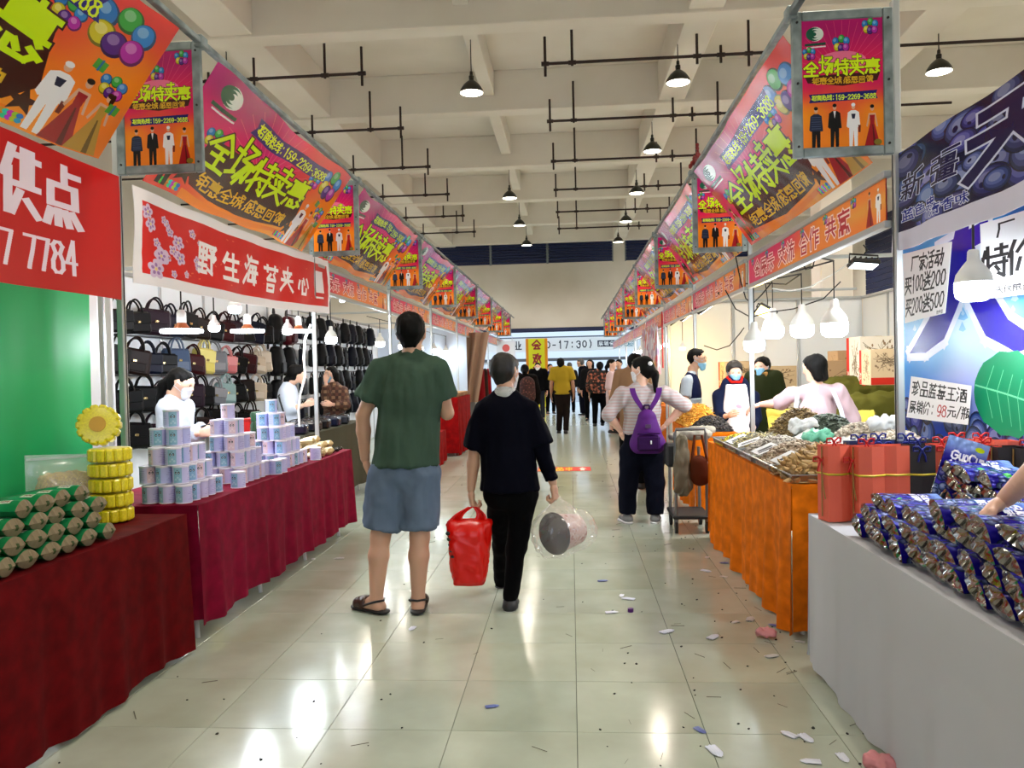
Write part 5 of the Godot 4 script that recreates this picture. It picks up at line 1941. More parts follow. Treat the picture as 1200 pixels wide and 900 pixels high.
	var rim := mb().lathe([Vector2(0.0435, 0.09), Vector2(0.0455, 0.092), Vector2(0.0455, 0.098), Vector2(0.044, 0.1), Vector2(0.042, 0.096), Vector2(0.0, 0.096)], 20).mesh()
	var foot := mb().lathe([Vector2(0.0, 0.0), Vector2(0.0435, 0.0), Vector2(0.045, 0.002), Vector2(0.0435, 0.005)], 20).mesh()
	var prints := []
	for i in 3:
		prints.append(printed(tin_print(i), 0.3))
		prints[i].texture_repeat = true
	var tinw := mk(Color(0.88, 0.87, 0.93), 0.35, 0.2)
	var nz := [5, 4, 4, 2, 1]
	var nx := [3, 3, 2, 2, 1]
	var who := ["pile beside the yellow tea cakes", "middle pile", "pile beside the paper-wrapped packs"]
	for s in 3:
		var z0: float = [-4.12, -4.86, -5.62][s]
		for l in 5:
			for i in nz[l]:
				for k in nx[l]:
					var z: float = z0 - (i + (5 - nz[l]) * 0.5) * 0.094
					var x: float = -2.12 - (k + l * 0.42) * 0.094
					var o := thing("tin", "lavender printed tin, %s, %s" % [who[s], ["bottom layer", "second layer", "third layer", "fourth layer", "topmost"][l]], "tin", Vector3(x, 0.746 + l * 0.1, z), rng.randf_range(1.9, 3.4) + PI * (i % 2), "round tins stacked on the crimson cloth")
					part(o, "can", tb, prints[(s * 2 + i + l * k) % 3])
					part(o, "lid", rim, tinw)
					part(o, "base_rim", foot, tinw)
	for i in 4:
		var o := thing("tin", "single lavender tin standing in front of the %s" % ["middle pile", "middle pile, nearer the edge", "pile beside the paper-wrapped packs", "gap between two piles"][i], "tin", Vector3(-2.05, 0.746, [-5.37, -5.27, -6.12, -4.66][i]), 2.4 + i, "round tins stacked on the crimson cloth")
		part(o, "can", tb, prints[i % 3])
		part(o, "lid", rim, tinw)
		part(o, "base_rim", foot, tinw)
	# ---- red caddies and a green-capped jar behind the tins
	for i in 2:
		var o := thing("red_caddy", "tall red tea caddy standing behind the middle pile of tins", "caddy", Vector3(-2.6, 0.745, -6.12 - i * 0.085), 0, "red caddies")
		part(o, "box", mb().box(Vector3(0, 0.16, 0), Vector3(0.07, 0.32, 0.07), 0.006), mk(Color(0.72, 0.05, 0.04), 0.35))
		part(o, "lid", mb().box(Vector3(0, 0.327, 0), Vector3(0.074, 0.03, 0.074), 0.006), mk(Color(0.6, 0.03, 0.03), 0.35))
	var jar := thing("jar", "jar with a dark green cap among the tins", "jar", Vector3(-2.45, 0.745, -5.95))
	part(jar, "glass", mb().lathe([Vector2(0, 0), Vector2(0.05, 0), Vector2(0.055, 0.02), Vector2(0.055, 0.3), Vector2(0.045, 0.33)], 16), mk(Color(0.15, 0.25, 0.16), 0.2))
	part(jar, "cap", mb().lathe([Vector2(0.05, 0.33), Vector2(0.052, 0.38), Vector2(0.045, 0.4), Vector2(0, 0.405)], 16), mk(Color(0.05, 0.25, 0.12), 0.4))
	# ---- paper-wrapped packs
	var pk := pouch_meshes(0.13, 0.09, 0.055)
	var cream := mk(Color(0.82, 0.76, 0.62), 0.8)
	var creamd := mk(Color(0.7, 0.6, 0.42), 0.85)
	for i in 26:
		var l := i / 11
		var k := i - l * 11
		var o := thing("paper_pack", "cream paper-wrapped pack lying in the heap beside the tins", "pack", Vector3(-2.05 - (k % 3) * 0.14 - l * 0.05 + rng.randf_range(-0.02, 0.02), 0.748 + l * 0.05, -6.22 - (k / 3) * 0.12 - rng.randf_range(0, 0.04) - l * 0.08), 0, "paper-wrapped packs")
		o.rotation = Vector3(0, rng.randf_range(-0.4, 0.4), rng.randf_range(-0.08, 0.08))
		part(o, "wrap", pk[0], cream)
		part(o, "folded_end", pk[1], creamd)
	# ---- trinket bags at the table end
	for i in 9:
		var o := thing("trinket", "small dark shiny trinket case at the end of the crimson cloth", "case", Vector3(-2.08 - (i % 3) * 0.13, 0.745, -6.66 - (i / 3) * 0.09), rng.randf() * 3.0, "trinket cases")
		part(o, "case", flesh([[Vector3(-0.03, 0.016, 0), Vector3(0.03, 0.016, 0), 0.022, 0.018, 0.01, Vector3.UP, 1.4]], 0.008, mb()), mk([Color(0.05, 0.04, 0.05), Color(0.75, 0.72, 0.7), Color(0.12, 0.05, 0.06)][i % 3], 0.25))
		part(o, "lens", mb().ball(Vector3(0.0, 0.03, 0.0), Vector3(0.012, 0.006, 0.012), 8, 5), mk_dark())
	# ---- low counter with clutch bags further in
	table("low counter table with an olive cover behind the crimson table", -2.55, -2.95, -7.3, -9.6, 0.84)
	drape("olive_cover", "olive grey cover on the low counter of clutch bags", -2.55, -2.95, -7.3, -9.6, 0.842, 0.1, cloth(Color(0.3, 0.29, 0.24), 0.85, 0.4), 0.008, 2.0)
	for i in 10:
		var o := thing("clutch_bag", "dark blue glossy clutch bag lying on the olive counter", "bag", Vector3(-2.65 - (i % 2) * 0.18, 0.848, -7.45 - (i / 2) * 0.36), rng.randf_range(-0.3, 0.3), "clutch bags on the counter")
		part(o, "pouch", mb().box(Vector3(0, 0.05, 0), Vector3(0.16, 0.1, 0.22), 0.02), mk([Color(0.03, 0.05, 0.14), Color(0.05, 0.03, 0.04), Color(0.08, 0.09, 0.12)][i % 3], 0.25))
		part(o, "clasp", mb().box(Vector3(0.082, 0.06, 0), Vector3(0.006, 0.02, 0.03), 0.002), mk(Color(0.8, 0.75, 0.6), 0.2, 1.0))
		part(o, "strap", mb().tube([Vector3(-0.02, 0.1, -0.09), Vector3(0.03, 0.125, -0.03), Vector3(0.0, 0.12, 0.04), Vector3(-0.03, 0.1, 0.09)], 0.006, 5), mk_dark())
	# ---- lamps of these stands
	var wp := [Vector3(-2.33, 2.42, -4.2)]
	for a in [[213, 388, -5.0, 0.135, 0], [251, 384, -5.6, 0.042, 1], [290, 388, -6.2, 0.135, 0], [275, 362, -6.6, 0.055, 1], [337, 388, -6.9, 0.048, 1], [350, 388, -7.2, 0.13, 0], [388, 398, -8.2, 0.065, 1], [401, 352, -8.6, 0.03, 1]]:
		var p := pz(a[0], a[1], a[2])
		if a[4]:
			bulb_lamp(p, a[3], 2.36, "white LED bulb hanging in front of the handbag wall", LEFT_BULB)
		else:
			disc_lamp(p, a[3])
		wp.append((wp[-1] + Vector3(p.x, 2.36, p.z)) * 0.5 + Vector3(0, -0.03, 0))
		wp.append(Vector3(p.x, 2.36, p.z))
	wp.append(Vector3(-2.33, 2.42, -9.0))
	one("lamp_wire", "black cable strung above the handbag stand carrying the bulbs", "cable", mb().tube(wp, 0.006, 5), mk_dark())
	# white cable down to the counter
	var pts := []
	for a in [[364, 380], [358, 396], [356, 420], [358, 440], [352, 462], [350, 480], [351, 500]]:
		pts.append(pz(a[0], a[1], -7.25))
	one("white_cable", "white power cable hanging down beside the stand post", "cable", mb().tube(pts, 0.011, 6), mk(Color(0.9, 0.9, 0.9), 0.5))


const LEFT_BULB := 0.7
const RIGHT_BULB := 1.1
var lit_white: StandardMaterial3D
var socket_white: StandardMaterial3D

func lamp_mats() -> void:
	if lit_white == null:
		lit_white = glow(Color(0.93, 0.97, 1.0), 9.0)
		socket_white = mk(Color(0.82, 0.83, 0.82), 0.4)


func disc_lamp(at: Vector3, r: float) -> void:
	lamp_mats()
	var o := thing("disc_lamp", "flat round LED disc lamp with a copper neck over the tins", "lamp", at, 0, "LED disc lamps over the tins")
	part(o, "diffuser", mb().lathe([Vector2(0.0, -0.012), Vector2(r * 0.97, -0.012), Vector2(r, 0.0), Vector2(r * 0.97, 0.012), Vector2(0.03, 0.014)], 24), lit_white)
	part(o, "neck", mb().lathe([Vector2(r * 0.42, 0.014), Vector2(0.03, 0.05), Vector2(0.028, 0.06)], 16), mk(Color(0.6, 0.34, 0.2), 0.35, 0.5))
	part(o, "socket", mb().lathe([Vector2(0.03, 0.055), Vector2(0.03, 0.12), Vector2(0.018, 0.14), Vector2(0.0, 0.14)], 12), socket_white)
	part(o, "cord", mb().cyl(Vector3(0, 0.14, 0), Vector3(0, 2.36 - at.y, 0), 0.005, -1, 6), mk_dark())
	omni(Vector3(0, -0.05, 0), Color(0.93, 0.97, 1.0), LEFT_BULB * 1.2, 0.1, o)


# a big plastic LED bulb: r is the radius of its glowing drum
func bulb_lamp(at: Vector3, r: float, up: float, label: String, e: float, col := Color(0.95, 0.98, 1.0)) -> void:
	lamp_mats()
	var o := thing("bulb_lamp", label, "lamp", at, 0, "hanging LED bulbs")
	part(o, "diffuser", mb().lathe([Vector2(0.0, -r * 0.75), Vector2(r * 0.6, -r * 0.72), Vector2(r * 0.92, -r * 0.5), Vector2(r, -r * 0.15), Vector2(r, r * 0.35), Vector2(r * 0.96, r * 0.36)], 20), lit_white if col.b > 0.8 else glow(col, 7.0))
	part(o, "housing", mb().lathe([Vector2(r, r * 0.34), Vector2(r * 0.9, r * 0.8), Vector2(r * 0.6, r * 1.25), Vector2(r * 0.33, r * 1.6), Vector2(r * 0.3, r * 2.1), Vector2(r * 0.22, r * 2.2), Vector2(0.0, r * 2.2)], 20), socket_white)
	part(o, "cord", mb().cyl(Vector3(0, r * 2.2, 0), Vector3(0, up - at.y, 0), 0.005, -1, 6), mk_dark())
	omni(Vector3(0, 0, 0), col, e, r, o)

# ---------------------------------------------------------------- the wall of handbags and backpacks
var bag_meshes := {}

func arc(z0: float, z1: float, y: float, h: float, x: float, n := 9) -> Array:
	var p := []
	for i in n:
		var t := float(i) / (n - 1)
		p.append(Vector3(x, y + h * pow(sin(t * PI), 0.6), lerpf(z0, z1, t)))
	return p


# kind 0 tote, 1 flap bag, 2 bowling bag, 3 bucket, 4 backpack, 5 laptop bag
func bag(at: Vector3, kind: int, col: Color, col2: Color, yaw: float, sc: float, label: String, group: String) -> void:
	var o := thing("backpack" if kind == 4 else "handbag", label, "backpack" if kind == 4 else "handbag", at, yaw, group)
	o.scale = Vector3(sc, sc, sc)
	if kind < 4:
		o.rotation.x = rng.randf_range(-0.2, 0.06)
	var m := mk(col, 0.4)
	var m2 := mk(col2, 0.45)
	m.metallic_specular = 0.25
	m2.metallic_specular = 0.25
	if not bag_meshes.has(kind):
		var d := {}
		if kind == 4:
			d.body = flesh([[Vector3(0, 0.08, -0.06), Vector3(0, 0.32, -0.05), 0.085, 0.08, 0.06], [Vector3(0, 0.08, 0.06), Vector3(0, 0.32, 0.05), 0.085, 0.08, 0.06], [Vector3(0, 0.2, -0.05), Vector3(0, 0.2, 0.05), 0.09, 0.09, 0.06]], 0.018, mb(), [], [[Vector3(0, 0.01, 0), Vector3.DOWN], [Vector3(-0.06, 0, 0), Vector3.LEFT]]).mesh()
			d.pocket = mb().box(Vector3(0.085, 0.12, 0), Vector3(0.05, 0.16, 0.2), 0.02).mesh()
			d.handle = mb().tube(arc(-0.04, 0.04, 0.4, 0.07, -0.02), 0.011, 6).mesh()
			d.strap = mb().tube([Vector3(-0.05, 0.36, 0.05), Vector3(-0.09, 0.2, 0.1), Vector3(-0.07, -0.05, 0.11), Vector3(-0.05, 0.04, 0.12)], 0.013, 5).mesh()
		else:
			var w: float = [0.28, 0.26, 0.29, 0.23, 0.0, 0.36][kind]
			var h: float = [0.22, 0.19, 0.18, 0.24, 0.0, 0.28][kind]
			var tp: float = [0.95, 0.98, 0.82, 0.9, 0.0, 0.98][kind]
			var dp: float = [0.11, 0.1, 0.14, 0.14, 0.0, 0.08][kind]
			var b := mb().box(Vector3(0, h / 2, 0), Vector3(dp, h, w), 0.022)
			for i in b.v.size():
				var t := b.v[i].y / h
				b.v[i].z *= lerpf(1.0, tp, t)
				b.v[i].x *= lerpf(1.0, 0.55 if kind != 5 else 0.8, t)
				if kind == 2:
					b.v[i].y += 0.02 * (1.0 - pow(b.v[i].z / (w * 0.5), 2.0)) * t
			d.body = b.mesh()
			d.handle = mb().tube(arc(-w * 0.26, w * 0.26, h * 0.9, 0.12 if kind != 5 else 0.11, 0.02), 0.009, 6).tube(arc(-w * 0.26, w * 0.26, h * 0.9, 0.11 if kind != 5 else 0.1, -0.02), 0.009, 6).mesh()
			d.pocket = mb().box(Vector3(dp * 0.42, h * 0.68, 0), Vector3(0.014, h * 0.5, w * tp * 0.96), 0.006).mesh() if kind in [1, 3] else mb().box(Vector3(dp * 0.48, h * 0.3, 0), Vector3(0.014, h * 0.34, w * 0.7), 0.006).mesh()
			d.clasp = mb().box(Vector3(dp * 0.5 + 0.004, h * 0.52, 0), Vector3(0.01, 0.022, 0.034), 0.004).mesh()
		bag_meshes[kind] = d
	var k: Dictionary = bag_meshes[kind]
	part(o, "shell", k.body, m)
	var fl := part(o, "pocket" if kind in [0, 2, 4, 5] else "flap", k.pocket, m2)
	part(o, "handle", k.handle, m2 if kind != 4 else mk_dark())
	if k.has("strap"):
		part(o, "strap", k.strap, mk_dark())
	if k.has("clasp"):
		part(fl, "clasp", k.clasp, gold())


var gold_m: StandardMaterial3D
func gold() -> StandardMaterial3D:
	if gold_m == null:
		gold_m = mk(Color(0.75, 0.68, 0.5), 0.25, 1.0)
	return gold_m


func build_bag_wall() -> void:
	var X := -4.22
	var names := ["black", "wine red", "navy", "charcoal", "dark brown", "plum", "pale yellow", "pink", "silver grey", "cream", "slate blue", "pale mint"]
	var cols := [Color(0.025, 0.025, 0.03), Color(0.2, 0.03, 0.05), Color(0.03, 0.05, 0.13), Color(0.08, 0.08, 0.09), Color(0.1, 0.05, 0.04), Color(0.12, 0.05, 0.1), Color(0.78, 0.72, 0.38), Color(0.72, 0.4, 0.4), Color(0.4, 0.4, 0.42), Color(0.72, 0.66, 0.58), Color(0.22, 0.28, 0.38), Color(0.5, 0.6, 0.6)]
	var rail := mk(Color(0.35, 0.36, 0.38), 0.5, 0.4)
	var kinds := ["tote bag", "flap handbag", "bowling bag", "bucket bag", "backpack", "laptop bag"]
	var rows := [[1.86, -7.0, 0.31, 12, [0, 0, 5, 2, 3, 4, 0, 1, 5, 3, 2, 0], "top row"], [1.47, -6.9, 0.29, 13, [0, 4, 2, 3, 10, 1, 6, 8, 7, 0, 1, 9, 9], "second row"], [1.1, -7.1, 0.3, 12, [0, 0, 5, 4, 5, 0, 8, 11, 0, 4, 9, 0], "third row"], [0.76, -7.2, 0.34, 9, [0, 5, 0, 0, 4, 0, 3, 0, 4], "lowest row"]]
	for r in rows:
		var ra := thing("display_rail", "white wire rail under the %s of handbags" % r[5], "rail", Vector3(X, r[0] - 0.012, r[1] + 0.1))
		part(ra, "shelf", mb().box(Vector3(-0.05, -0.002, -r[2] * r[3] / 2.0), Vector3(0.05, 0.014, r[2] * r[3] + 0.1), 0.004), rail)
		for i in r[3]:
			var ci: int = r[4][i % r[4].size()]
			var kd: int = [1, 0, 3, 2, 0, 1][(i * 5 + int(r[0] * 10)) % 6]
			bag(Vector3(X + 0.03, r[0], r[1] - i * r[2]), kd, cols[ci], cols[ci].darkened(0.25) if ci < 6 else cols[ci].lightened(0.15), rng.randf_range(-0.85, -0.25), rng.randf_range(1.08, 1.22), "%s %s on the %s of the handbag wall" % [names[ci], kinds[kd], r[5]], "handbags on the stand wall")
	# hanging backpacks
	for c in 2:
		for r in 3:
			var wine := c == 1 and r == 0
			bag(Vector3(X, [1.86, 1.4, 0.92][r], -11.0 - c * 0.5), 4, Color(0.25, 0.03, 0.08) if wine else Color(0.02, 0.022, 0.03), Color(0.2, 0.02, 0.06) if wine else Color(0.03, 0.035, 0.05), 0.1, 1.12, "wine red backpack hanging high beside the handbags" if wine else "black backpack hanging beside the handbags, %s" % ["upper", "middle", "lower"][r], "backpacks on the stand wall")
	for c in 10:
		for r in 4:
			var kd := 5 if (c + r * 3) % 4 == 0 or (c < 2 and r > 0) else 4
			bag(Vector3(X, [1.98, 1.55, 1.1, 0.66][r], -12.1 - c * 0.47), kd, Color(0.02, 0.022, 0.03) if c % 3 else Color(0.03, 0.04, 0.09), Color(0.035, 0.035, 0.045), 0.15, 1.0, "black %s hanging on the wall beyond the wine red backpack, %s" % ["laptop bag" if kd == 5 else "backpack", ["top row", "second row", "third row", "bottom row"][r]], "black bags on the stand wall")
	var hooks := thing("hook_rail", "row of steel hook bars carrying the hanging backpacks", "rail", Vector3(X - 0.08, 0, 0))
	for r in 4:
		part(hooks, "bar", mb().box(Vector3(0, [2.345, 1.915, 1.465, 1.025][r], -14.2), Vector3(0.02, 0.02, 5.0), 0.003), rail)

# ---------------------------------------------------------------- dried goods on the orange tables
func lump(sd: int, l: float, w: float, h: float) -> ArrayMesh:
	var r := RandomNumberGenerator.new()
	r.seed = sd
	var a := r.randf() * 6.0
	return mb().grid(6, 5, func(u: float, v: float):
		var q := sin(v * PI)
		return Vector3(cos(v * PI) * l * 0.5, q * sin(u * TAU) * h * (0.5 + 0.14 * sin(u * TAU * 2.0 + a)) + 0.12 * l * sin(v * PI + a), q * cos(u * TAU) * w * (0.5 + 0.12 * cos(v * 7.0 + a))), true).mesh()


# a mound of loose pieces: centre on the table, half sizes, mound height, piece meshes, colours (linear)
func heap(nm: String, label: String, at: Vector3, hx: float, hz: float, top: float, cnt: int, pieces: Array, cols: Array, sd: int, rough := 0.75) -> void:
	var o := Node3D.new()
	o.name = numbered(nm)
	add_child(o)
	o.position = at
	tag(o, label, "dried goods", "dried goods on the orange tables", "stuff")
	var mid: Color = cols[0]
	var bm := mk(mid.linear_to_srgb(), 0.9)
	var hgt := func(x: float, z: float) -> float:
		return top * maxf(0.0, 1.0 - pow(absf(x / hx), 2.4)) * maxf(0.0, 1.0 - pow(absf(z / hz), 2.4))
	part(o, "mound", mb().grid(12, 12, func(u: float, v: float): return Vector3((u * 2 - 1) * hx, hgt.call((u * 2 - 1) * hx, (v * 2 - 1) * hz) - 0.004, (v * 2 - 1) * hz), false), bm)
	var r := RandomNumberGenerator.new()
	r.seed = sd
	for k in pieces.size():
		var mm := MultiMesh.new()
		mm.transform_format = MultiMesh.TRANSFORM_3D
		mm.use_colors = true
		mm.mesh = pieces[k]
		mm.instance_count = cnt / pieces.size()
		for i in mm.instance_count:
			var x := r.randf_range(-0.97, 0.97) * hx
			var z := r.randf_range(-0.97, 0.97) * hz
			var b := Basis.from_euler(Vector3(r.randf_range(-0.6, 0.6), r.randf() * TAU, r.randf_range(-0.6, 0.6))).scaled(Vector3.ONE * r.randf_range(0.7, 1.3))
			mm.set_instance_transform(i, Transform3D(b, Vector3(x, hgt.call(x, z) + r.randf_range(0.0, 0.008), z)))
			var c: Color = cols[r.randi() % cols.size()]
			mm.set_instance_color(i, c * r.randf_range(0.75, 1.2))
		var mi := MultiMeshInstance3D.new()
		mi.name = "pieces"
		mi.multimesh = mm
		var m := mk(Color.WHITE, rough)
		m.vertex_color_use_as_albedo = true
		mi.material_override = m
		o.add_child(mi, true)


func tray(at: Vector3, wx: float, wz: float, label: String, tilt := 0.0) -> Node3D:
	var o := thing("metal_tray", label, "tray", at, 0, "steel trays on the orange table")
	var m := mk(Color(0.62, 0.64, 0.66), 0.3, 0.85)
	part(o, "pan", mb().box(Vector3(0, 0.003, 0), Vector3(wx - 0.04, 0.006, wz - 0.04)), m)
	for s in [-1.0, 1.0]:
		var q := mb()
		q.quad(Vector3(s * (wx / 2 - 0.02), 0.003, -wz / 2), Vector3(s * wx / 2, 0.045, -wz / 2), Vector3(s * wx / 2, 0.045, wz / 2), Vector3(s * (wx / 2 - 0.02), 0.003, wz / 2))
		q.box(Vector3(s * (wx / 2 + 0.006), 0.045, 0), Vector3(0.016, 0.005, wz + 0.02), 0.002)
		part(o, "rim", q, m)
		var p := mb()
		p.quad(Vector3(-wx / 2, 0.003, s * (wz / 2 - 0.02)), Vector3(wx / 2, 0.003, s * (wz / 2 - 0.02)), Vector3(wx / 2, 0.045, s * wz / 2), Vector3(-wx / 2, 0.045, s * wz / 2))
		p.box(Vector3(0, 0.045, s * (wz / 2 + 0.006)), Vector3(wx + 0.02, 0.005, 0.016), 0.002)
		part(o, "rim", p, m)
	return o


func lin(r: int, g: int, b: int) -> Color:
	return rgb(r, g, b).srgb_to_linear()


func build_right_goods() -> void:
	var org := velvet(Color(0.93, 0.47, 0.04))
	org.rim = 0.2
	table("folding table under the bright orange cloth of dried goods", 1.12, 2.05, -4.12, -6.58, 0.8)
	drape("orange_tablecloth", "bright orange satin cloth hanging in folds to the floor beside the white cloth", 1.12, 2.05, -4.12, -6.58, 0.802, 0.02, org, 0.022, 4.0)
	table("folding table under the second orange cloth beyond the hand cart", 1.14, 1.52, -7.35, -9.0, 0.8)
	drape("orange_tablecloth", "orange cloth on the farther table beyond the hand cart", 1.14, 1.52, -7.35, -9.0, 0.802, 0.04, org, 0.015, 6.0)
	var big := [lump(1, 0.09, 0.034, 0.026), lump(2, 0.11, 0.03, 0.022), lump(3, 0.075, 0.04, 0.03)]
	var mid := [lump(4, 0.034, 0.02, 0.014), lump(5, 0.028, 0.022, 0.015), lump(6, 0.04, 0.016, 0.012)]
	var sml := [lump(7, 0.022, 0.014, 0.01), lump(8, 0.018, 0.014, 0.01)]
	var strip := [lump(9, 0.07, 0.009, 0.007), lump(10, 0.05, 0.01, 0.008)]
	var Y := 0.812
	# aisle row, from the gift bags outwards
	var names := ["brown curled dried roots", "grey-brown dried mushrooms", "pale grey dried mushrooms", "small grey dried slices", "yellow and purple dried petals"]
	for i in 5:
		tray(Vector3(1.36, 0.806, -4.36 - i * 0.46), 0.46, 0.42, "shallow steel tray under the %s" % names[i])
	heap("dried_roots", "heap of brown curled dried roots in the steel tray beside the gift bags", Vector3(1.36, Y, -4.36), 0.22, 0.2, 0.15, 360, big, [lin(186, 152, 100), lin(206, 174, 122), lin(150, 118, 76)], 1)
	heap("dried_mushrooms", "heap of grey-brown dried mushrooms next to the brown roots", Vector3(1.36, Y, -4.82), 0.22, 0.22, 0.14, 800, mid, [lin(178, 156, 130), lin(150, 128, 106), lin(210, 194, 172)], 2)
	heap("dried_mushrooms", "heap of pale grey dried mushrooms in the middle tray", Vector3(1.36, Y, -5.28), 0.22, 0.22, 0.13, 900, mid, [lin(196, 188, 176), lin(150, 140, 130), lin(205, 198, 186)], 3)
	heap("dried_slices", "heap of small grey dried slices with yellowish flecks", Vector3(1.36, Y, -5.74), 0.22, 0.22, 0.11, 900, strip + sml, [lin(176, 166, 140), lin(150, 146, 130), lin(200, 190, 130)], 4)
	heap("dried_petals", "heap of yellow dried petals edged with purple ones at the far tray", Vector3(1.36, Y, -6.2), 0.22, 0.2, 0.08, 700, sml, [lin(214, 200, 50), lin(200, 184, 40), lin(90, 80, 120)], 5)
	# inner row
	heap("dried_nuts", "heap of whitish dried nuts behind the brown roots", Vector3(1.8, Y, -4.5), 0.24, 0.27, 0.22, 1000, mid, [lin(205, 196, 178), lin(180, 168, 150), lin(222, 214, 200)], 6)
	heap("dried_nuts", "heap of pale dried longan behind the grey mushrooms", Vector3(1.8, Y, -5.0), 0.24, 0.27, 0.23, 1000, mid, [lin(214, 206, 190), lin(186, 176, 160), lin(160, 150, 135)], 7)
	heap("dried_seaweed", "dark green heap of dried seaweed knots behind the pale mushrooms", Vector3(1.78, Y, -5.62), 0.24, 0.25, 0.25, 1000, sml + mid, [lin(66, 78, 66), lin(46, 54, 48), lin(100, 112, 100)], 8)
	heap("dried_fungus", "brown heap of dried tree fungus by the stand post", Vector3(1.74, Y, -6.15), 0.24, 0.24, 0.26, 900, strip + mid, [lin(112, 92, 54), lin(90, 72, 42), lin(140, 118, 76)], 9)
	# second table
	heap("dried_slices", "heap of orange dried fruit slices on the farther orange table", Vector3(1.33, Y, -8.4), 0.18, 0.45, 0.2, 700, strip + mid, [lin(214, 150, 40), lin(190, 120, 30), lin(226, 180, 80)], 10)
	heap("dried_fungus", "black heap of dried fungus on the farther orange table", Vector3(1.34, Y, -7.68), 0.17, 0.25, 0.12, 600, mid, [lin(40, 36, 38), lin(24, 22, 24), lin(60, 54, 54)], 11)
	var sack := one("sack", "pale open sack lying over the corner of the farther orange table", "sack", ripple(flesh([[pz(790, 512, -7.2), pz(826, 507, -7.0), 0.05, 0.06, 0.04, Vector3.UP, 1.3], [pz(800, 508, -7.5), pz(830, 505, -7.4), 0.06, 0.07, 0.05, Vector3.UP, 1.2]], 0.014, mb()), 0.014, Vector3(14, 14, 14), 6), cloth(Color(0.62, 0.6, 0.55), 0.9))
	# price cards
	var card := mk(Color(0.9, 0.9, 0.9), 0.6)
	var i := 0
	for a in [[1.2, 0.9, -4.52, 0.4], [1.2, 0.9, -5.0, 0.3], [1.2, 0.9, -5.45, -0.2], [1.22, 0.88, -5.9, 0.3], [1.56, 0.95, -5.36, 0.6], [1.55, 0.95, -4.72, 0.9]]:
		var cd := thing("price_card", "white price card stuck in the dried goods on the orange table", "card", Vector3(a[0], a[1], a[2]), a[3], "price cards")
		part(cd, "card", mb().box(Vector3.ZERO, Vector3(0.15, 0.003, 0.1)), card)
		part(cd, "print", mb().box(Vector3(0, 0.002, 0), Vector3(0.1, 0.001, 0.02)).box(Vector3(0.0, 0.002, 0.025), Vector3(0.12, 0.001, 0.012)), mk(Color(0.3, 0.3, 0.3), 0.7))
		cd.rotation.z = 0.35
		cd.rotation.x = 0.15
		i += 1
	# crumpled plastic bags
	var thin := mk(Color(0.9, 0.92, 0.93), 0.25)
	thin.backlight_enabled = true
	thin.backlight = Color(0.6, 0.6, 0.6)
	var teal := mk(Color(0.45, 0.8, 0.68), 0.3)
	for a in [[1.56, 0.96, -5.12, 0.07, teal, "crumpled teal plastic bag among the dried goods"], [1.58, 1.0, -5.5, 0.08, thin, "crumpled white plastic bag before the dark seaweed heap"], [1.85, 1.06, -4.78, 0.08, thin, "crumpled white plastic bag by the pink blouse"], [1.58, 0.96, -4.6, 0.05, thin, "small crumpled plastic bag between the two rows of heaps"], [2.0, 0.95, -4.35, 0.08, mk(Color(0.62, 0.72, 0.78), 0.3), "folded pale blue plastic box cover by the stand post"]]:
		one("plastic_bag", a[5], "plastic bag", ripple(flesh([[Vector3(a[0] - a[3] * 0.6, a[1], a[2]), Vector3(a[0] + a[3] * 0.6, a[1] + 0.02, a[2] + 0.04), a[3] * 0.7, a[3] * 0.5, 0.02, Vector3.UP, 1.3]], 0.012, mb()), 0.035, Vector3(18, 18, 18), int(a[2] * -10)), a[4])
	var tub := thing("plastic_tub", "white plastic tub holding green peppers behind the heaps", "tub", Vector3(2.25, 0.82, -4.95))
	part(tub, "box", mb().box(Vector3(0, 0.06, 0), Vector3(0.3, 0.12, 0.3), 0.02), mk(Color(0.8, 0.8, 0.8), 0.4))
	heap("green_peppers", "green dried peppers heaped in the white tub", Vector3(2.25, 0.945, -4.95), 0.14, 0.14, 0.05, 260, sml + mid, [lin(70, 120, 60), lin(40, 90, 40), lin(110, 140, 80)], 12)
	table("folding table behind the sellers' places carrying the tub", 2.1, 2.5, -4.6, -5.3, 0.815)
	# ---- hand cart beside the tables
	var ct := thing("hand_cart", "dark folding hand cart with cloth bags hung on it between the orange tables", "cart", Vector3(1.0, 0, -6.95))
	var frame := mk(Color(0.45, 0.46, 0.46), 0.35, 0.8)
	part(ct, "platform", mb().box(Vector3(0, 0.14, 0), Vector3(0.32, 0.03, 0.46), 0.008), mk_dark())
	for sx in [-1.0, 1.0]:
		part(ct, "upright", mb().cyl(Vector3(sx * 0.13, 0.14, 0.2), Vector3(sx * 0.13, 0.86, 0.2), 0.014, -1, 8), frame)
		part(ct, "upright", mb().cyl(Vector3(sx * 0.13, 0.14, -0.2), Vector3(sx * 0.13, 0.7, -0.2), 0.014, -1, 8), frame)
		for sz in [-1.0, 1.0]:
			part(ct, "wheel", mb().cyl(Vector3(sx * 0.13 - 0.012, 0.05, sz * 0.18), Vector3(sx * 0.13 + 0.012, 0.05, sz * 0.18), 0.05, -1, 14), mk_dark())
			part(ct, "fork", mb().box(Vector3(sx * 0.13, 0.1, sz * 0.18), Vector3(0.035, 0.06, 0.03), 0.004), frame)
	part(ct, "handle", mb().tube([Vector3(-0.13, 0.84, 0.2), Vector3(-0.12, 0.89, 0.2), Vector3(0.12, 0.89, 0.2), Vector3(0.13, 0.84, 0.2)], 0.014, 6), frame)
	part(ct, "case", mb().box(Vector3(-0.15, 0.66, 0.05), Vector3(0.1, 0.2, 0.2), 0.02), mk_dark())
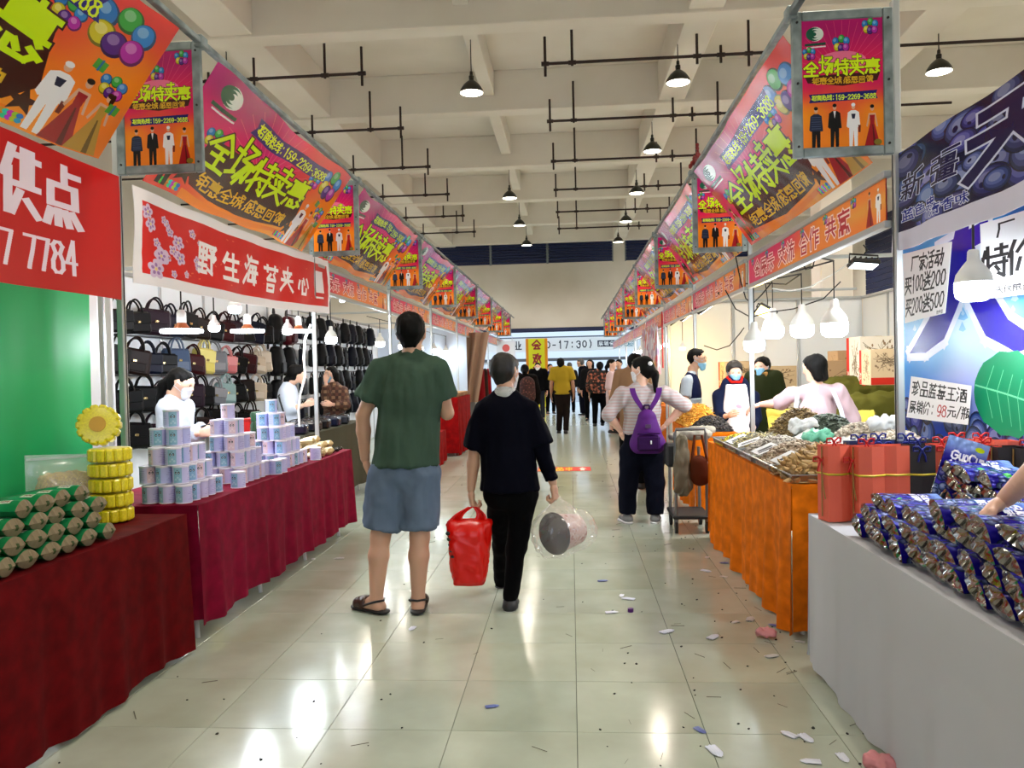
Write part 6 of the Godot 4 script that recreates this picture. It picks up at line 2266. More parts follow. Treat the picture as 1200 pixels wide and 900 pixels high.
	var jk := one("cloth_bag", "grey-beige cloth bag hanging on the hand cart", "bag", ripple(flesh([[Vector3(0.93, 0.8, -6.72), Vector3(0.92, 0.4, -6.7), 0.05, 0.075, 0.03, Vector3(0, 0, 1), 1.6]], 0.012, mb()), 0.03, Vector3(16, 5, 16), 3), cloth(Color(0.4, 0.37, 0.31), 0.9))
	one("shoulder_bag", "rust brown shoulder bag hanging on the hand cart beside the cloth bag", "bag", flesh([[Vector3(1.06, 0.6, -6.71), Vector3(1.07, 0.5, -6.71), 0.075, 0.09, 0.03, Vector3(0, 0, 1), 1.7]], 0.012, mb()).tube([Vector3(1.0, 0.62, -6.7), Vector3(1.03, 0.84, -6.72), Vector3(1.09, 0.84, -6.72), Vector3(1.13, 0.62, -6.7)], 0.012, 6), cloth(Color(0.3, 0.13, 0.06), 0.7))
	# ---- behind the sellers: cartons, sacks
	var ctn := [printed(carton_print(0), 0.8), printed(carton_print(1), 0.8), printed(carton_print(2), 0.85)]
	var cs := [[870, 440, -11.9, 0.62, 0.42, 0, "printed carton with red edge standing by the stand wall"], [905, 445, -11.8, 0.6, 0.4, 0, "printed carton with red edge beside the olive jacket"], [870, 480, -11.9, 0.6, 0.45, 1, "pale printed carton under the red-edged cartons"], [905, 485, -11.8, 0.6, 0.45, 1, "pale carton under the printed carton"], [985, 440, -9.6, 0.55, 0.36, 2, "plain brown carton above the olive sacks"], [1000, 425, -9.9, 0.5, 0.3, 2, "opened brown carton leaning above the sacks"], [1022, 425, -8.6, 0.4, 0.55, 1, "tall pale printed carton by the post"], [1035, 430, -7.8, 0.34, 0.34, 0, "small printed carton with red edge close to the post"]]
	for a in cs:
		var b := mb()
		var w: float = a[3]
		var h: float = a[4]
		b.box(Vector3.ZERO, Vector3(w, h, 0.34), 0.004)
		var o := thing("carton", a[6], "carton", pz(a[0], a[1], a[2]), rng.randf_range(-0.12, 0.12))
		part(o, "box", b, ctn[a[5]])
		part(o, "tape", mb().box(Vector3(0, h / 2 + 0.001, 0), Vector3(0.06, 0.003, 0.345)), mk(Color(0.7, 0.6, 0.42), 0.4))
	var olive := cloth(Color(0.3, 0.29, 0.1), 0.85, 0.5)
	for a in [[1010, 460, -8.6, 0.3], [985, 490, -8.0, 0.26], [1030, 480, -7.6, 0.26]]:
		var p := pz(a[0], a[1], a[2])
		one("olive_sack", ["upper olive woven sack", "lower olive woven sack by the pink blouse", "olive woven sack beside the post"][0 if a[0] == 1010 else (1 if a[0] == 985 else 2)] + " stacked behind the sellers", "sack", ripple(flesh([[p + Vector3(-0.25, 0, 0), p + Vector3(0.25, 0.02, 0), a[3] * 0.7, a[3] * 0.72, 0.05, Vector3.UP, 1.2]], 0.025, mb()), 0.04, Vector3(7, 7, 7), int(a[0])), olive)
	var shelf := thing("goods_shelf", "low shelf carrying cartons and sacks behind the sellers", "shelf", Vector3(2.9, 0, -8.8))
	part(shelf, "board", mb().box(Vector3(0, 0.8, 0), Vector3(0.9, 0.03, 2.6), 0.005), mk(Color(0.5, 0.42, 0.3), 0.7))
	for sx in [-0.42, 0.42]:
		for sz in [-1.25, 0.0, 1.25]:
			part(shelf, "leg", mb().box(Vector3(sx, 0.39, sz), Vector3(0.04, 0.79, 0.04), 0.004), alu)
	var sh2 := thing("goods_shelf", "low shelf under the printed cartons by the stand wall", "shelf", Vector3(2.65, 0, -11.9))
	part(sh2, "board", mb().box(Vector3(0, 0.42, 0), Vector3(1.4, 0.03, 0.5), 0.005), mk(Color(0.5, 0.42, 0.3), 0.7))
	for sx in [-0.65, 0.65]:
		part(sh2, "leg", mb().box(Vector3(sx, 0.2, 0), Vector3(0.04, 0.4, 0.4), 0.004), alu)
	# ---- lamps
	var wp := [Vector3(1.55, 2.3, -5.6)]
	for a in [[978, 384, -6.12, 0.098], [884, 404, -6.6, 0.085], [940, 386, -6.95, 0.098], [906, 388, -7.7, 0.1]]:
		var p := pz(a[0], a[1], a[2])
		bulb_lamp(p, a[3], 2.2, "large white LED bulb glowing over the dried goods", RIGHT_BULB)
		wp.append((wp[-1] + Vector3(p.x, 2.2, p.z)) * 0.5 + Vector3(0, -0.05, 0))
		wp.append(Vector3(p.x, 2.2, p.z))
	wp.append(Vector3(1.55, 2.3, -8.6))
	one("lamp_wire", "black cable strung under the fascia over the dried goods", "cable", mb().tube(wp, 0.007, 5), mk_dark())
	# loose cables around the lamps
	var loose := [[[[862, 300], [868, 330], [874, 350], [882, 356], [893, 345], [905, 330]], -6.9, 0], [[[850, 340], [862, 362], [880, 372], [900, 366], [930, 362], [965, 350], [985, 330]], -7.3, 0], [[[905, 338], [925, 341], [950, 336], [975, 322], [998, 306]], -6.6, 1], [[[825, 405], [840, 410], [855, 405], [866, 392], [872, 384]], -9.0, 0], [[[938, 300], [944, 316], [952, 314], [956, 300], [948, 294]], -6.2, 0]]
	for c in loose:
		var pts := []
		for q in c[0]:
			pts.append(pz(q[0], q[1], c[1]))
		one("loose_cable", "thin %s cable looping between the lamps over the dried goods" % ["black", "white"][c[2]], "cable", mb().tube(pts, 0.006, 5), mk_dark() if c[2] == 0 else socket_white, "loose cables over the dried goods")
	var ysh := mk(Color(0.85, 0.78, 0.3), 0.7)
	for a in [[918, 492, -7.3, 0.3, 0.2], [1005, 495, -7.4, 0.28, 0.22]]:
		one("yellow_sheet", "yellow packing paper %s the woman in the pink blouse" % ("before" if a[0] < 950 else "beside"), "paper", ripple(mb().sheet(8, 8, func(u: float, v: float): return pz(a[0], a[1], a[2]) + Vector3((u - 0.5) * a[3], (0.5 - v) * a[4], 0.1 * v), 0.004), 0.03, Vector3(9, 9, 9), 3), ysh)
	for a in [[858, 345, 1.62, 0.5], [828, 363, 1.62, 0.4], [806, 372, 1.62, 0.3], [789, 380, 1.62, 0.3]]:
		flood(px(a[0], a[1], a[2]), Vector3(0.55, -0.8, 0), "black LED floodlight under the pink fascia aimed into the stand", Color(1.0, 0.98, 0.94), 1.0)
	flood(pz(1012, 312, -6.1), Vector3(-0.1, -1, 0.2), "grey LED floodlight hanging near the stand post over the sellers", Color(0.95, 0.98, 1.0), 1.0)
	flood(pz(897, 367, -8.25), Vector3(-0.35, -0.6, 0.7), "round amber work lamp glowing beside the bulbs", Color(1.0, 0.85, 0.35), 0.8)
	# warm light of the stand wall lamp behind the man in the vest
	bulb_lamp(pz(800, 408, -11.6), 0.05, 2.2, "warm bulb behind the man in the vest by the yellow-lit wall", 1.6, Color(1.0, 0.82, 0.42))


func flood(at: Vector3, dir: Vector3, label: String, col: Color, e: float) -> void:
	dir = dir.normalized()
	var o := thing("floodlight", label, "lamp", at, 0, "LED floodlights of the dried goods stand")
	var bs := Basis.looking_at(dir, Vector3.FORWARD)
	var b := mb()
	b.xf = Transform3D(bs, Vector3.ZERO)
	b.box(Vector3(0, 0, 0.02), Vector3(0.2, 0.15, 0.035), 0.008)
	for i in 5:
		b.box(Vector3(-0.08 + i * 0.04, 0, 0.045), Vector3(0.008, 0.12, 0.02))
	part(o, "housing", b, mk_dark())
	var g := mb()
	g.xf = b.xf
	g.box(Vector3(0, 0, -0.0005), Vector3(0.17, 0.12, 0.006))
	part(o, "glass", g, glow(col, 6.0))
	var k := mb()
	k.xf = b.xf
	k.tube([Vector3(-0.105, 0, 0.02), Vector3(-0.105, 0.0, 0.09), Vector3(0.105, 0.0, 0.09), Vector3(0.105, 0, 0.02)], 0.008, 5)
	part(o, "bracket", k, mk_dark())
	part(o, "cord", mb().tube([-dir * 0.09, Vector3(0.02, 0.12, 0.02), Vector3(0, maxf(0.16, 2.3 - at.y), 0)], 0.005, 5), mk_dark())
	spot(dir * 0.02, dir, 65.0, col, e * FLOOD, 0.08, o)

const FLOOD := 2.0

# ---------------------------------------------------------------- the blueberry table
func build_berry_table() -> void:
	table("folding table under the white cloth of the blueberry stand", 1.1, 1.94, -1.2, -3.76, 0.72)
	drape("white_tablecloth", "plain white cloth hanging to the floor from the blueberry table", 1.1, 1.94, -1.2, -3.76, 0.722, 0.02, cloth(Color(0.72, 0.73, 0.76), 0.8, 0.5, 0.8), 0.007, 2.0)
	# header and backdrop
	var hd := printed(berry_header_print(), 0.25)
	one("blueberry_header", "dark blue banner printed with blueberries and brush characters above the white cloth", "banner", mb().sheet(20, 8, func(u: float, v: float): return Vector3(1.53 + 0.008 * sin(u * 17.0) + 0.008 * sin(u * 33.0 + v * 4.0) * v, lerpf(2.39, 1.94, v), lerpf(-3.84, -2.0, u)), 0.003, true), hd)
	var bk := printed(berry_back_print(), 0.2)
	one("blueberry_backdrop", "bright blue printed backdrop with one huge purple character, berries and a leaf", "backdrop", mb().sheet(20, 10, func(u: float, v: float): return Vector3(2.02 + 0.006 * sin(u * 21.0) * v, lerpf(2.3, 0.75, v), lerpf(-4.95, -3.3, u)), 0.003, true), bk)
	# paper notices
	var signs := [[0, [1057, 298], [1116, 283], [1107, 367], [1060, 379], "white notice with handwritten buy-and-get offers hung under the blueberry header"], [1, [1149, 263], [1330, 205], [1330, 330], [1150, 351], "white notice with large black characters beside the bright bulb"], [2, [1068, 441], [1139, 452], [1134, 498], [1062, 489], "white price notice at an angle on the blue backdrop"]]
	for s in signs:
		var q := []
		for i in 4:
			q.append(px(s[i + 1][0], s[i + 1][1], 1.97 if s[0] == 2 else 1.9))
		var m := mb().sheet(6, 4, func(u: float, v: float): return (q[0] as Vector3).lerp(q[1], u).lerp((q[3] as Vector3).lerp(q[2], u), v) + Vector3(0.004 * sin(u * 6.0 + v * 2.0), 0, 0), 0.002, true)
		one("paper_notice", s[5], "notice", m, printed(paper_sign(s[0]), 0.5))
	bulb_lamp(px(1141, 338, 1.72), 0.075, 2.36, "bright white LED bulb hanging before the blueberry backdrop", RIGHT_BULB * 1.15)
	# ---- pouches with silver ends, stacked with their ends to the aisle
	var pm := pouch_meshes(0.26, 0.15, 0.062)
	var blue := printed(pouch_print(0), 0.22)
	blue.metallic = 0.35
	blue.normal_enabled = true
	blue.normal_texture = crumple
	blue.normal_scale = 0.5
	var flat_im := pouch_print(0)
	flat_im.flip_x()
	flat_im.flip_y()
	var lying := printed(flat_im, 0.2)
	lying.metallic = 0.3
	lying.normal_enabled = true
	lying.normal_texture = crumple
	lying.normal_scale = 0.8
	var silver := mk(Color(0.56, 0.57, 0.56), 0.14, 1.0)
	silver.normal_enabled = true
	silver.normal_texture = crumple
	silver.normal_scale = 1.8
	silver.uv1_triplanar = true
	silver.uv1_scale = Vector3(3, 3, 3)
	var nrow := [10, 10, 9, 6]
	for l in 4:
		for i in nrow[l]:
			var o := thing("berry_pouch", "blue blueberry pouch with silver end, %s of the aisle-edge stack" % ["lowest layer", "second layer", "third layer", "fourth layer", "top layer"][l], "pouch", Vector3(1.135 + l * 0.018 + rng.randf_range(-0.012, 0.012), 0.745 + l * 0.053, -3.26 + i * 0.132 + (0.06 if l % 2 else 0.0) + [0.0, 0.0, 0.13, 0.55][l]), PI, "blueberry pouches on the white cloth")
			o.rotation = Vector3(-0.42 + rng.randf_range(-0.14, 0.14), PI + rng.randf_range(-0.14, 0.14), rng.randf_range(-0.05, 0.05))
			part(o, "pack", pm[0], lying)
			part(o, "gusset", pm[1], silver, "crumpled silver foil bottom")
	for l in 5:
		for i in [7, 7, 7, 6, 3][l]:
			var o := thing("berry_pouch", "blue blueberry pouch in the inner stack, %s" % ["bottom", "second layer", "third layer", "fourth layer", "fifth layer", "top"][l], "pouch", Vector3(1.5 + rng.randf_range(-0.015, 0.015), 0.745 + l * 0.053, -3.3 + i * 0.15 + (0.05 if l % 2 else 0.0)), PI, "blueberry pouches on the white cloth")
			o.rotation = Vector3(-0.3 + rng.randf_range(-0.2, 0.2), PI + rng.randf_range(-0.2, 0.2), rng.randf_range(-0.05, 0.08))
			part(o, "pack", pm[0], lying)
			part(o, "gusset", pm[1], silver, "crumpled silver foil bottom")
	# one pouch stands up, leaning on the gift bags
	var up := thing("berry_pouch", "blue blueberry pouch standing upright against the gift bags", "pouch", pz(1115, 585, -3.3), 0, "blueberry pouches on the white cloth")
	var front := mb()
	front.sheet(8, 8, func(u: float, v: float): return Vector3((u - 0.5) * 0.155, 0.25 * (1.0 - v), 0.03 * sin(u * PI) * sin(minf(1.0, v * 1.3 + 0.1) * PI * 0.5)), 0.003, true)
	part(up, "front", front, blue)
	part(up, "back", mb().sheet(8, 8, func(u: float, v: float): return Vector3((u - 0.5) * 0.155, 0.25 * (1.0 - v), -0.006 - 0.03 * sin(u * PI) * sin(minf(1.0, v * 1.3 + 0.1) * PI * 0.5)), 0.003), silver)
	up.rotation = Vector3(-0.12, -0.15, -0.32)
	# a pouch in the seller's hand and one dark pouch behind
	var hp := thing("berry_pouch", "blue foil blueberry pouch lying under the seller's hand", "pouch", pz(1168, 640, -2.85) + Vector3(0.2, -0.02, 0), PI - 0.3, "blueberry pouches on the white cloth")
	part(hp, "pack", pm[0], lying)
	part(hp, "gusset", pm[1], silver)

	# ---- gift bags with bands and bows
	var coral := mk(Color(0.82, 0.36, 0.27), 0.55)
	var slate := mk(Color(0.13, 0.11, 0.12), 0.6)
	var navy := mk(Color(0.08, 0.13, 0.32), 0.55)
	var yellow := mk(Color(0.74, 0.66, 0.14), 0.5)
	var gs := [[978, -3.72, 0.25, 0, 1], [1007, -3.86, 0.0, 2, 2], [1016, -3.66, 0.12, 0, 1], [1046, -3.68, 0.0, 0, 0], [1076, -3.68, -0.06, 1, 2], [1104, -3.68, -0.1, 0, 1], [1128, -3.72, -0.05, 1, 0], [1030, -3.9, 0.05, 2, 2], [1062, -3.88, 0.05, 2, 2], [1095, -3.88, 0.0, 1, 0], [1122, -3.88, 0.0, 0, 1], [1152, -3.62, 0.0, 0, 1], [1180, -3.56, 0.0, 1, 0], [1206, -3.5, 0.0, 1, 1], [1150, -3.85, 0.0, 0, 1], [1175, -3.8, 0.0, 0, 0]]
	var body := mb()
	# a folded bag: the front has a crease down the middle
	var w := 0.113
	var d := 0.085
	var h := 0.335
	body.quad(Vector3(-w / 2, 0, d / 2), Vector3(0, 0, d / 2 + 0.012), Vector3(0, h, d / 2 + 0.002), Vector3(-w / 2, h, d / 2))
	body.quad(Vector3(0, 0, d / 2 + 0.012), Vector3(w / 2, 0, d / 2), Vector3(w / 2, h, d / 2), Vector3(0, h, d / 2 + 0.002))
	body.quad(Vector3(w / 2, 0, d / 2), Vector3(w / 2, 0, -d / 2), Vector3(w / 2, h, -d / 2), Vector3(w / 2, h, d / 2))
	body.quad(Vector3(w / 2, 0, -d / 2), Vector3(-w / 2, 0, -d / 2), Vector3(-w / 2, h, -d / 2), Vector3(w / 2, h, -d / 2))
	body.quad(Vector3(-w / 2, 0, -d / 2), Vector3(-w / 2, 0, d / 2), Vector3(-w / 2, h, d / 2), Vector3(-w / 2, h, -d / 2))
	body.quad(Vector3(-w / 2 + 0.003, h - 0.03, d / 2 - 0.003), Vector3(w / 2 - 0.003, h - 0.03, d / 2 - 0.003), Vector3(w / 2 - 0.003, h - 0.03, -d / 2 + 0.003), Vector3(-w / 2 + 0.003, h - 0.03, -d / 2 + 0.003))
	body.quad(Vector3(-w / 2, 0, -d / 2), Vector3(w / 2, 0, -d / 2), Vector3(w / 2, 0, d / 2), Vector3(-w / 2, 0, d / 2))
	var bmesh := body.mesh()
	var band := mb().tube([Vector3(-w / 2 - 0.001, 0.21, d / 2), Vector3(0, 0.208, d / 2 + 0.008), Vector3(w / 2 + 0.001, 0.21, d / 2), Vector3(w / 2 + 0.001, 0.21, -d / 2), Vector3(-w / 2 - 0.001, 0.21, -d / 2)], 0.005, 5, true).mesh()
	var cordm := mb().tube([Vector3(-w / 2 - 0.004, 0.33, 0.0), Vector3(-w / 2 - 0.008, 0.22, 0.004), Vector3(-w / 2 - 0.006, 0.02, 0.0)], 0.003, 5).tube([Vector3(-w / 2 - 0.006, 0.22, 0), Vector3(-w / 2 - 0.012, 0.15, 0.02), Vector3(-w / 2 - 0.006, 0.1, 0.028)], 0.003, 5).mesh()
	var bow := mb()
	for e in [-1.0, 1.0]:
		bow.tube([Vector3.ZERO, Vector3(e * 0.016, 0.016, 0.004), Vector3(e * 0.034, 0.014, 0.0), Vector3(e * 0.034, -0.004, -0.004), Vector3(e * 0.014, -0.004, 0.0)], 0.0045, 5)
		bow.tube([Vector3.ZERO, Vector3(e * 0.012, -0.025, 0.004), Vector3(e * 0.016, -0.05, 0.0)], 0.004, 5)
	bow.ball(Vector3.ZERO, Vector3(0.008, 0.008, 0.008), 8, 6)
	var bm := bow.mesh()
	var ribbons := [null, mk(Color(0.7, 0.03, 0.04), 0.35), mk(Color(0.03, 0.09, 0.45), 0.35)]
	for k in gs.size():
		var a: Array = gs[k]
		var p := pz(a[0], 560, a[1] + 0.13)
		p.y = 0.728
		var cn: String = ["coral red", "charcoal", "navy blue"][a[3]]
		var o := thing("gift_bag", "tall %s gift bag with yellow band%s on the white cloth" % [cn, ["", " and red bow", " and blue bow"][a[4]]], "gift bag", p, a[2], "gift bags on the white cloth")
		part(o, "bag", bmesh, [coral, slate, navy][a[3]])
		part(o, "band", band, yellow)
		part(o, "cord", cordm, mk(Color(0.55, 0.42, 0.2), 0.7))
		if a[4] > 0:
			part(o, "bow", bm, ribbons[a[4]]).position = Vector3(-w / 2 - 0.01 if k == 0 or k == 2 else 0.0, 0.315 if k > 2 else 0.27, 0.0 if k in [0, 2] else d / 2 + 0.006)
			part(o, "bow", bm, ribbons[a[4]]).position = Vector3(0.0, 0.35, 0.0)

# ---------------------------------------------------------------- the people
# joints from photo pixels, all at the figure's own distance; a third number shifts that distance
func posed(z: float, picks: Dictionary, h: float, fwd: Vector3) -> Dictionary:
	var pel: Array = picks.pelvis
	var b := pz(pel[0], pel[1], z)
	b.y = 0.0
	var j := joints(b, h, fwd)
	for k in picks:
		var a: Array = picks[k]
		j[k] = pz(a[0], a[1], z + (a[2] if a.size() > 2 else 0.0))
	return j


func build_people() -> void:
	for c in [Color(0.76, 0.59, 0.49), Color(0.86, 0.69, 0.6), Color(0.66, 0.48, 0.38)]:
		var m := mk(c, 0.55)
		m.subsurf_scatter_enabled = true
		m.subsurf_scatter_strength = 0.12
		skin_tone.append(m)
	hair_black = mk(Color(0.02, 0.018, 0.018), 0.6)
	hair_black.metallic_specular = 0.25
	var hair_grey := mk(Color(0.045, 0.045, 0.05), 0.6)
	var navy := cloth(Color(0.012, 0.016, 0.06), 0.9, 0.4, 2.0)
	navy.metallic_specular = 0.2
	var black := cloth(Color(0.012, 0.012, 0.018), 0.9, 0.4, 2.0)
	black.metallic_specular = 0.2
	var white := cloth(Color(0.74, 0.77, 0.83), 0.8, 0.4, 3.0)
	var maskw := mk(Color(0.85, 0.86, 0.88), 0.7)
	var maskb := mk(Color(0.5, 0.72, 0.86), 0.7)
	var away := Vector3(0, 0, -1)
	var o: Node3D

	# ---- the man in the green T-shirt
	var j := posed(-4.6, {"head": [482, 391, -0.02], "neck": [483, 416], "chest": [482, 462], "pelvis": [474, 550], "lsh": [447, 436], "rsh": [511, 435], "lel": [425, 487], "rel": [524, 484, -0.06], "lwr": [428, 538, -0.03], "rwr": [517, 470, -0.3],
		"lhip": [458, 556], "rhip": [491, 556], "lkn": [446, 628], "rkn": [492, 628], "lan": [441, 703, 0.02], "ran": [490, 702]}, 1.81, away)
	j.ltoe = Vector3(-0.86, 0, -0.5).normalized()
	j.rtoe = Vector3(-0.1, 0, -1).normalized()
	var green := cloth(Color(0.235, 0.315, 0.265), 0.9, 0.5, 2.0)
	var shorts := cloth(Color(0.36, 0.42, 0.5), 0.9, 0.5, 2.0)
	o = person("man in a dark green T-shirt, grey-blue shorts and brown slippers standing in the aisle", j, {"top": green, "top_name": "t_shirt", "sleeve": 0.66, "hem": pz(474, 546, -4.6).y, "loose": 0.02, "bottom": shorts, "bottom_name": "shorts", "length": 0.86, "legloose": 0.022, "waist": pz(474, 540, -4.6).y, "skin": 0,
		"lhand": {"dir": Vector3(0.25, -1, 0), "back": Vector3(-1, 0, 0.2), "curl": 0.3}, "rhand": {"dir": Vector3(-0.4, 0.3, -1), "back": Vector3(0.6, 0.6, 0), "curl": 0.9}, "no_lhand": false, "pleat": 0.016, "seed": 3}, 0.013)
	var brown := mk(Color(0.2, 0.1, 0.05), 0.4)
	for e in ["l", "r"]:
		var an: Vector3 = j[e + "an"]
		var toe: Vector3 = j[e + "toe"]
		var sd := toe.cross(Vector3.UP)
		var g := an
		g.y = 0.016
		part(o, "slipper_sole", flesh([[g - toe * 0.05, g + toe * 0.15, 0.046, 0.05, 0.01, Vector3.UP, 3.0]], 0.008, mb()), mk_dark())
		part(o, "slipper_strap", flesh([[g + toe * 0.09 + Vector3.UP * 0.03, g + toe * 0.13 + Vector3.UP * 0.02, 0.058, 0.052, 0.01, Vector3.UP, 1.25]], 0.008, mb(), [[g + toe * 0.0 + Vector3.UP * 0.03, g + toe * 0.12 + Vector3.UP * 0.02, 0.044, 0.042]], [[Vector3(0, 0.012, 0), Vector3.DOWN]]), brown)
		part(o, "heel_strap", mb().tube([g + sd * 0.05 + toe * 0.06 + Vector3.UP * 0.03, g + sd * 0.05 - toe * 0.02 + Vector3.UP * 0.06, g - toe * 0.06 + Vector3.UP * 0.065, g - sd * 0.05 - toe * 0.02 + Vector3.UP * 0.06, g - sd * 0.05 + toe * 0.06 + Vector3.UP * 0.03], 0.007, 6), mk_dark())
	part(o, "wrist_watch", mb().cyl(j.lwr + Vector3(0, 0.035, 0), j.lwr + Vector3(0, 0.055, 0), 0.032, -1, 12), mk_dark())

	# ---- the older man in the dark pullover with two carrier bags
	j = posed(-4.65, {"head": [592, 436, -0.03], "neck": [592, 462], "chest": [593, 500], "pelvis": [598, 575], "lsh": [568, 482], "rsh": [619, 481], "lel": [556, 527], "rel": [633, 522], "lwr": [552, 574], "rwr": [648, 566, 0.02],
		"lhip": [585, 578], "rhip": [613, 578], "lkn": [588, 640, -0.25], "rkn": [605, 642], "lan": [588, 684, -0.5], "ran": [598, 704]}, 1.58, away)
	j.rtoe = Vector3(0.1, 0, -1).normalized()
	j.look = Vector3(0.45, 0, -1).normalized()
	o = person("older man in a dark navy pullover walking with a carrier bag in each hand", j, {"top": navy, "top_name": "pullover", "sleeve": 1.0, "hem": pz(598, 575, -4.65).y, "loose": 0.012, "bottom": black, "length": 1.97, "legloose": -0.008, "waist": pz(598, 560, -4.65).y, "hair_mat": hair_grey, "vol": 0.004, "skin": 0,
		"shoe": mk(Color(0.09, 0.1, 0.11), 0.6), "sole": mk(Color(0.75, 0.76, 0.75), 0.6), "mask": maskw, "lhand": {"dir": Vector3(0.05, -1, 0), "back": Vector3(-1, 0, 0.3), "curl": 1.35}, "rhand": {"dir": Vector3(0.15, -1, 0), "back": Vector3(1, 0, 0.3), "curl": 1.35}, "seed": 8}, 0.013)
	# one sleeve is down to the wrist
	part(o, "sleeve", ripple(flesh([[j.rsh.lerp(j.rel, 0.7), j.rel, 0.06, 0.054, 0.02], [j.rel, j.rel.lerp(j.rwr, 0.93), 0.054, 0.038, 0.02, Vector3.ZERO, 1.0, true]], 0.011, mb()), 0.01, Vector3(10, 10, 10), 2), navy)
	part(o, "collar", flesh([[j.neck + Vector3.UP * 0.005, j.neck + Vector3(0, 0.036, -0.008), 0.07, 0.062, 0.01, Vector3.ZERO, 1.0, true]], 0.008, mb(), [[j.neck, j.neck + Vector3.UP * 0.08, 0.05, 0.05]]), tri_print(checks(Color(0.85, 0.85, 0.85), Color(0.35, 0.4, 0.4), Color(0.6, 0.62, 0.6), 8), Vector3(20, 20, 20)))

	# ---- the woman with the purple backpack
	j = posed(-7.25, {"head": [752, 433], "neck": [752, 452], "chest": [753, 480], "pelvis": [751, 524], "lsh": [730, 462], "rsh": [779, 461], "lel": [713, 486, 0.05], "rel": [802, 475, 0.05], "lwr": [727, 505, 0.0], "rwr": [781, 497, 0.0],
		"lhip": [741, 530], "rhip": [763, 530], "lkn": [736, 566], "rkn": [768, 566], "lan": [735, 604, 0.02], "ran": [768, 604, 0.02]}, 1.61, away)
	j.look = Vector3(-0.85, -0.05, -0.5).normalized()
	j.ltoe = Vector3(-0.35, 0, -1).normalized()
	j.rtoe = Vector3(0.3, 0, -1).normalized()
	var striped := tri_print(stripes(Color(0.66, 0.66, 0.66), Color(0.66, 0.56, 0.56), 8), Vector3(9, 9, 9))
	o = person("woman in a striped grey sweater with hands on her hips carrying a purple backpack", j, {"top": striped, "top_name": "sweater", "sleeve": 1.2, "hem": pz(751, 508, -7.25).y, "loose": 0.012, "bottom": cloth(Color(0.03, 0.04, 0.09), 0.85, 0.5, 2.0), "bottom_name": "jeans", "length": 1.96, "legloose": 0.02, "waist": pz(751, 506, -7.25).y, "hair": 1, "vol": 0.006, "skin": 1,
		"shoe": mk(Color(0.42, 0.42, 0.42), 0.7), "sole": mk(Color(0.8, 0.8, 0.8), 0.7), "mask": maskw, "lhand": {"dir": Vector3(0.35, -0.8, -0.3), "back": Vector3(-1, 0, 0.6), "curl": 0.5}, "rhand": {"dir": Vector3(-0.5, -0.6, -0.3), "back": Vector3(1, 0, 0.6), "curl": 0.5}, "seed": 13, "eyes": true}, 0.015)
	part(o, "hair_band", mb().ball(pz(762, 426, -7.12), Vector3(0.02, 0.02, 0.02), 8, 6), maskw)
	var purple := cloth(Color(0.3, 0.12, 0.4), 0.55, 0.3, 3.0)
	var purple2 := cloth(Color(0.17, 0.06, 0.24), 0.55, 0.3, 3.0)
	var bp := thing("backpack", "purple backpack with darker base worn by the woman in the striped sweater", "backpack", pz(759, 530, -7.06))
	part(bp, "pack", flesh([[Vector3(-0.06, 0.08, 0), Vector3(0.06, 0.08, 0), 0.1, 0.1, 0.04], [Vector3(0, 0.2, 0), Vector3(0, 0.3, 0.0), 0.12, 0.085, 0.05, Vector3(0, 0, 1), 1.3]], 0.012, mb(), [], [[Vector3(0, -0.01, 0), Vector3.DOWN]]), purple)
	var fp := part(bp, "front_pocket", mb().box(Vector3(0, 0.09, 0.105), Vector3(0.2, 0.14, 0.04), 0.02), purple2)
	part(fp, "pocket_flap", mb().box(Vector3(0, 0.175, 0.11), Vector3(0.2, 0.012, 0.03), 0.005), purple2)
	part(fp, "zip_tag", mb().box(Vector3(0.02, 0.1, 0.128), Vector3(0.012, 0.03, 0.006), 0.002), maskw)
	part(bp, "badge", mb().box(Vector3(0, 0.24, 0.098), Vector3(0.05, 0.035, 0.006), 0.002), mk(Color(0.2, 0.1, 0.26), 0.4))
	part(bp, "carry_loop", mb().tube([Vector3(-0.03, 0.38, -0.01), Vector3(-0.02, 0.42, -0.01), Vector3(0.02, 0.42, -0.01), Vector3(0.03, 0.38, -0.01)], 0.01, 6), purple2)
	for s in [-1.0, 1.0]:
		var sx: float = s
		part(bp, "strap", mb().sheet(3, 10, func(u: float, v: float): return Vector3(sx * (0.02 + 0.1 * sin(v * 1.5)) + (u - 0.5) * 0.05, 0.37 + 0.2 * v, -0.02 - 0.05 * v * v), 0.008), purple)

	# ---- the man behind her
	j = posed(-9.2, {"head": [745, 426], "pelvis": [742, 507]}, 1.68, Vector3(0.6, 0, -1).normalized())
	person("man in a tan shirt standing beyond the woman with the purple backpack", j, {"top": cloth(Color(0.5, 0.38, 0.28)), "bottom": black, "shoe": mk_dark(), "skin": 2}, 0.022)

	# ---- sellers behind the orange tables
	j = posed(-9.6, {"head": [817, 420], "neck": [811, 437], "chest": [809, 460], "pelvis": [810, 512], "rsh": [805, 447, 0.17], "rel": [803, 471, 0.22], "rwr": [819, 494, 0.22]}, 1.7, Vector3(0.9, 0, 0.35).normalized())
	o = person("man in a navy vest and glasses with lowered face mask behind the orange table", j, {"top": cloth(Color(0.7, 0.75, 0.8)), "top_name": "t_shirt", "sleeve": 0.75, "bottom": black, "hair": 0, "skin": 0, "mask": maskb, "mask_low": 0.045, "eyes": true, "shoe": mk_dark()}, 0.016)
	var vest := top_mesh(j, 0.016, 0.0, j.pelvis.y - 0.06, 0.012, 4, 0.03, 0.004, [[j.chest + Vector3(0, 0, 0.175), Vector3(0, 0.2, 1).normalized()]])
	part(o, "vest", vest, cloth(Color(0.08, 0.11, 0.24), 0.7))
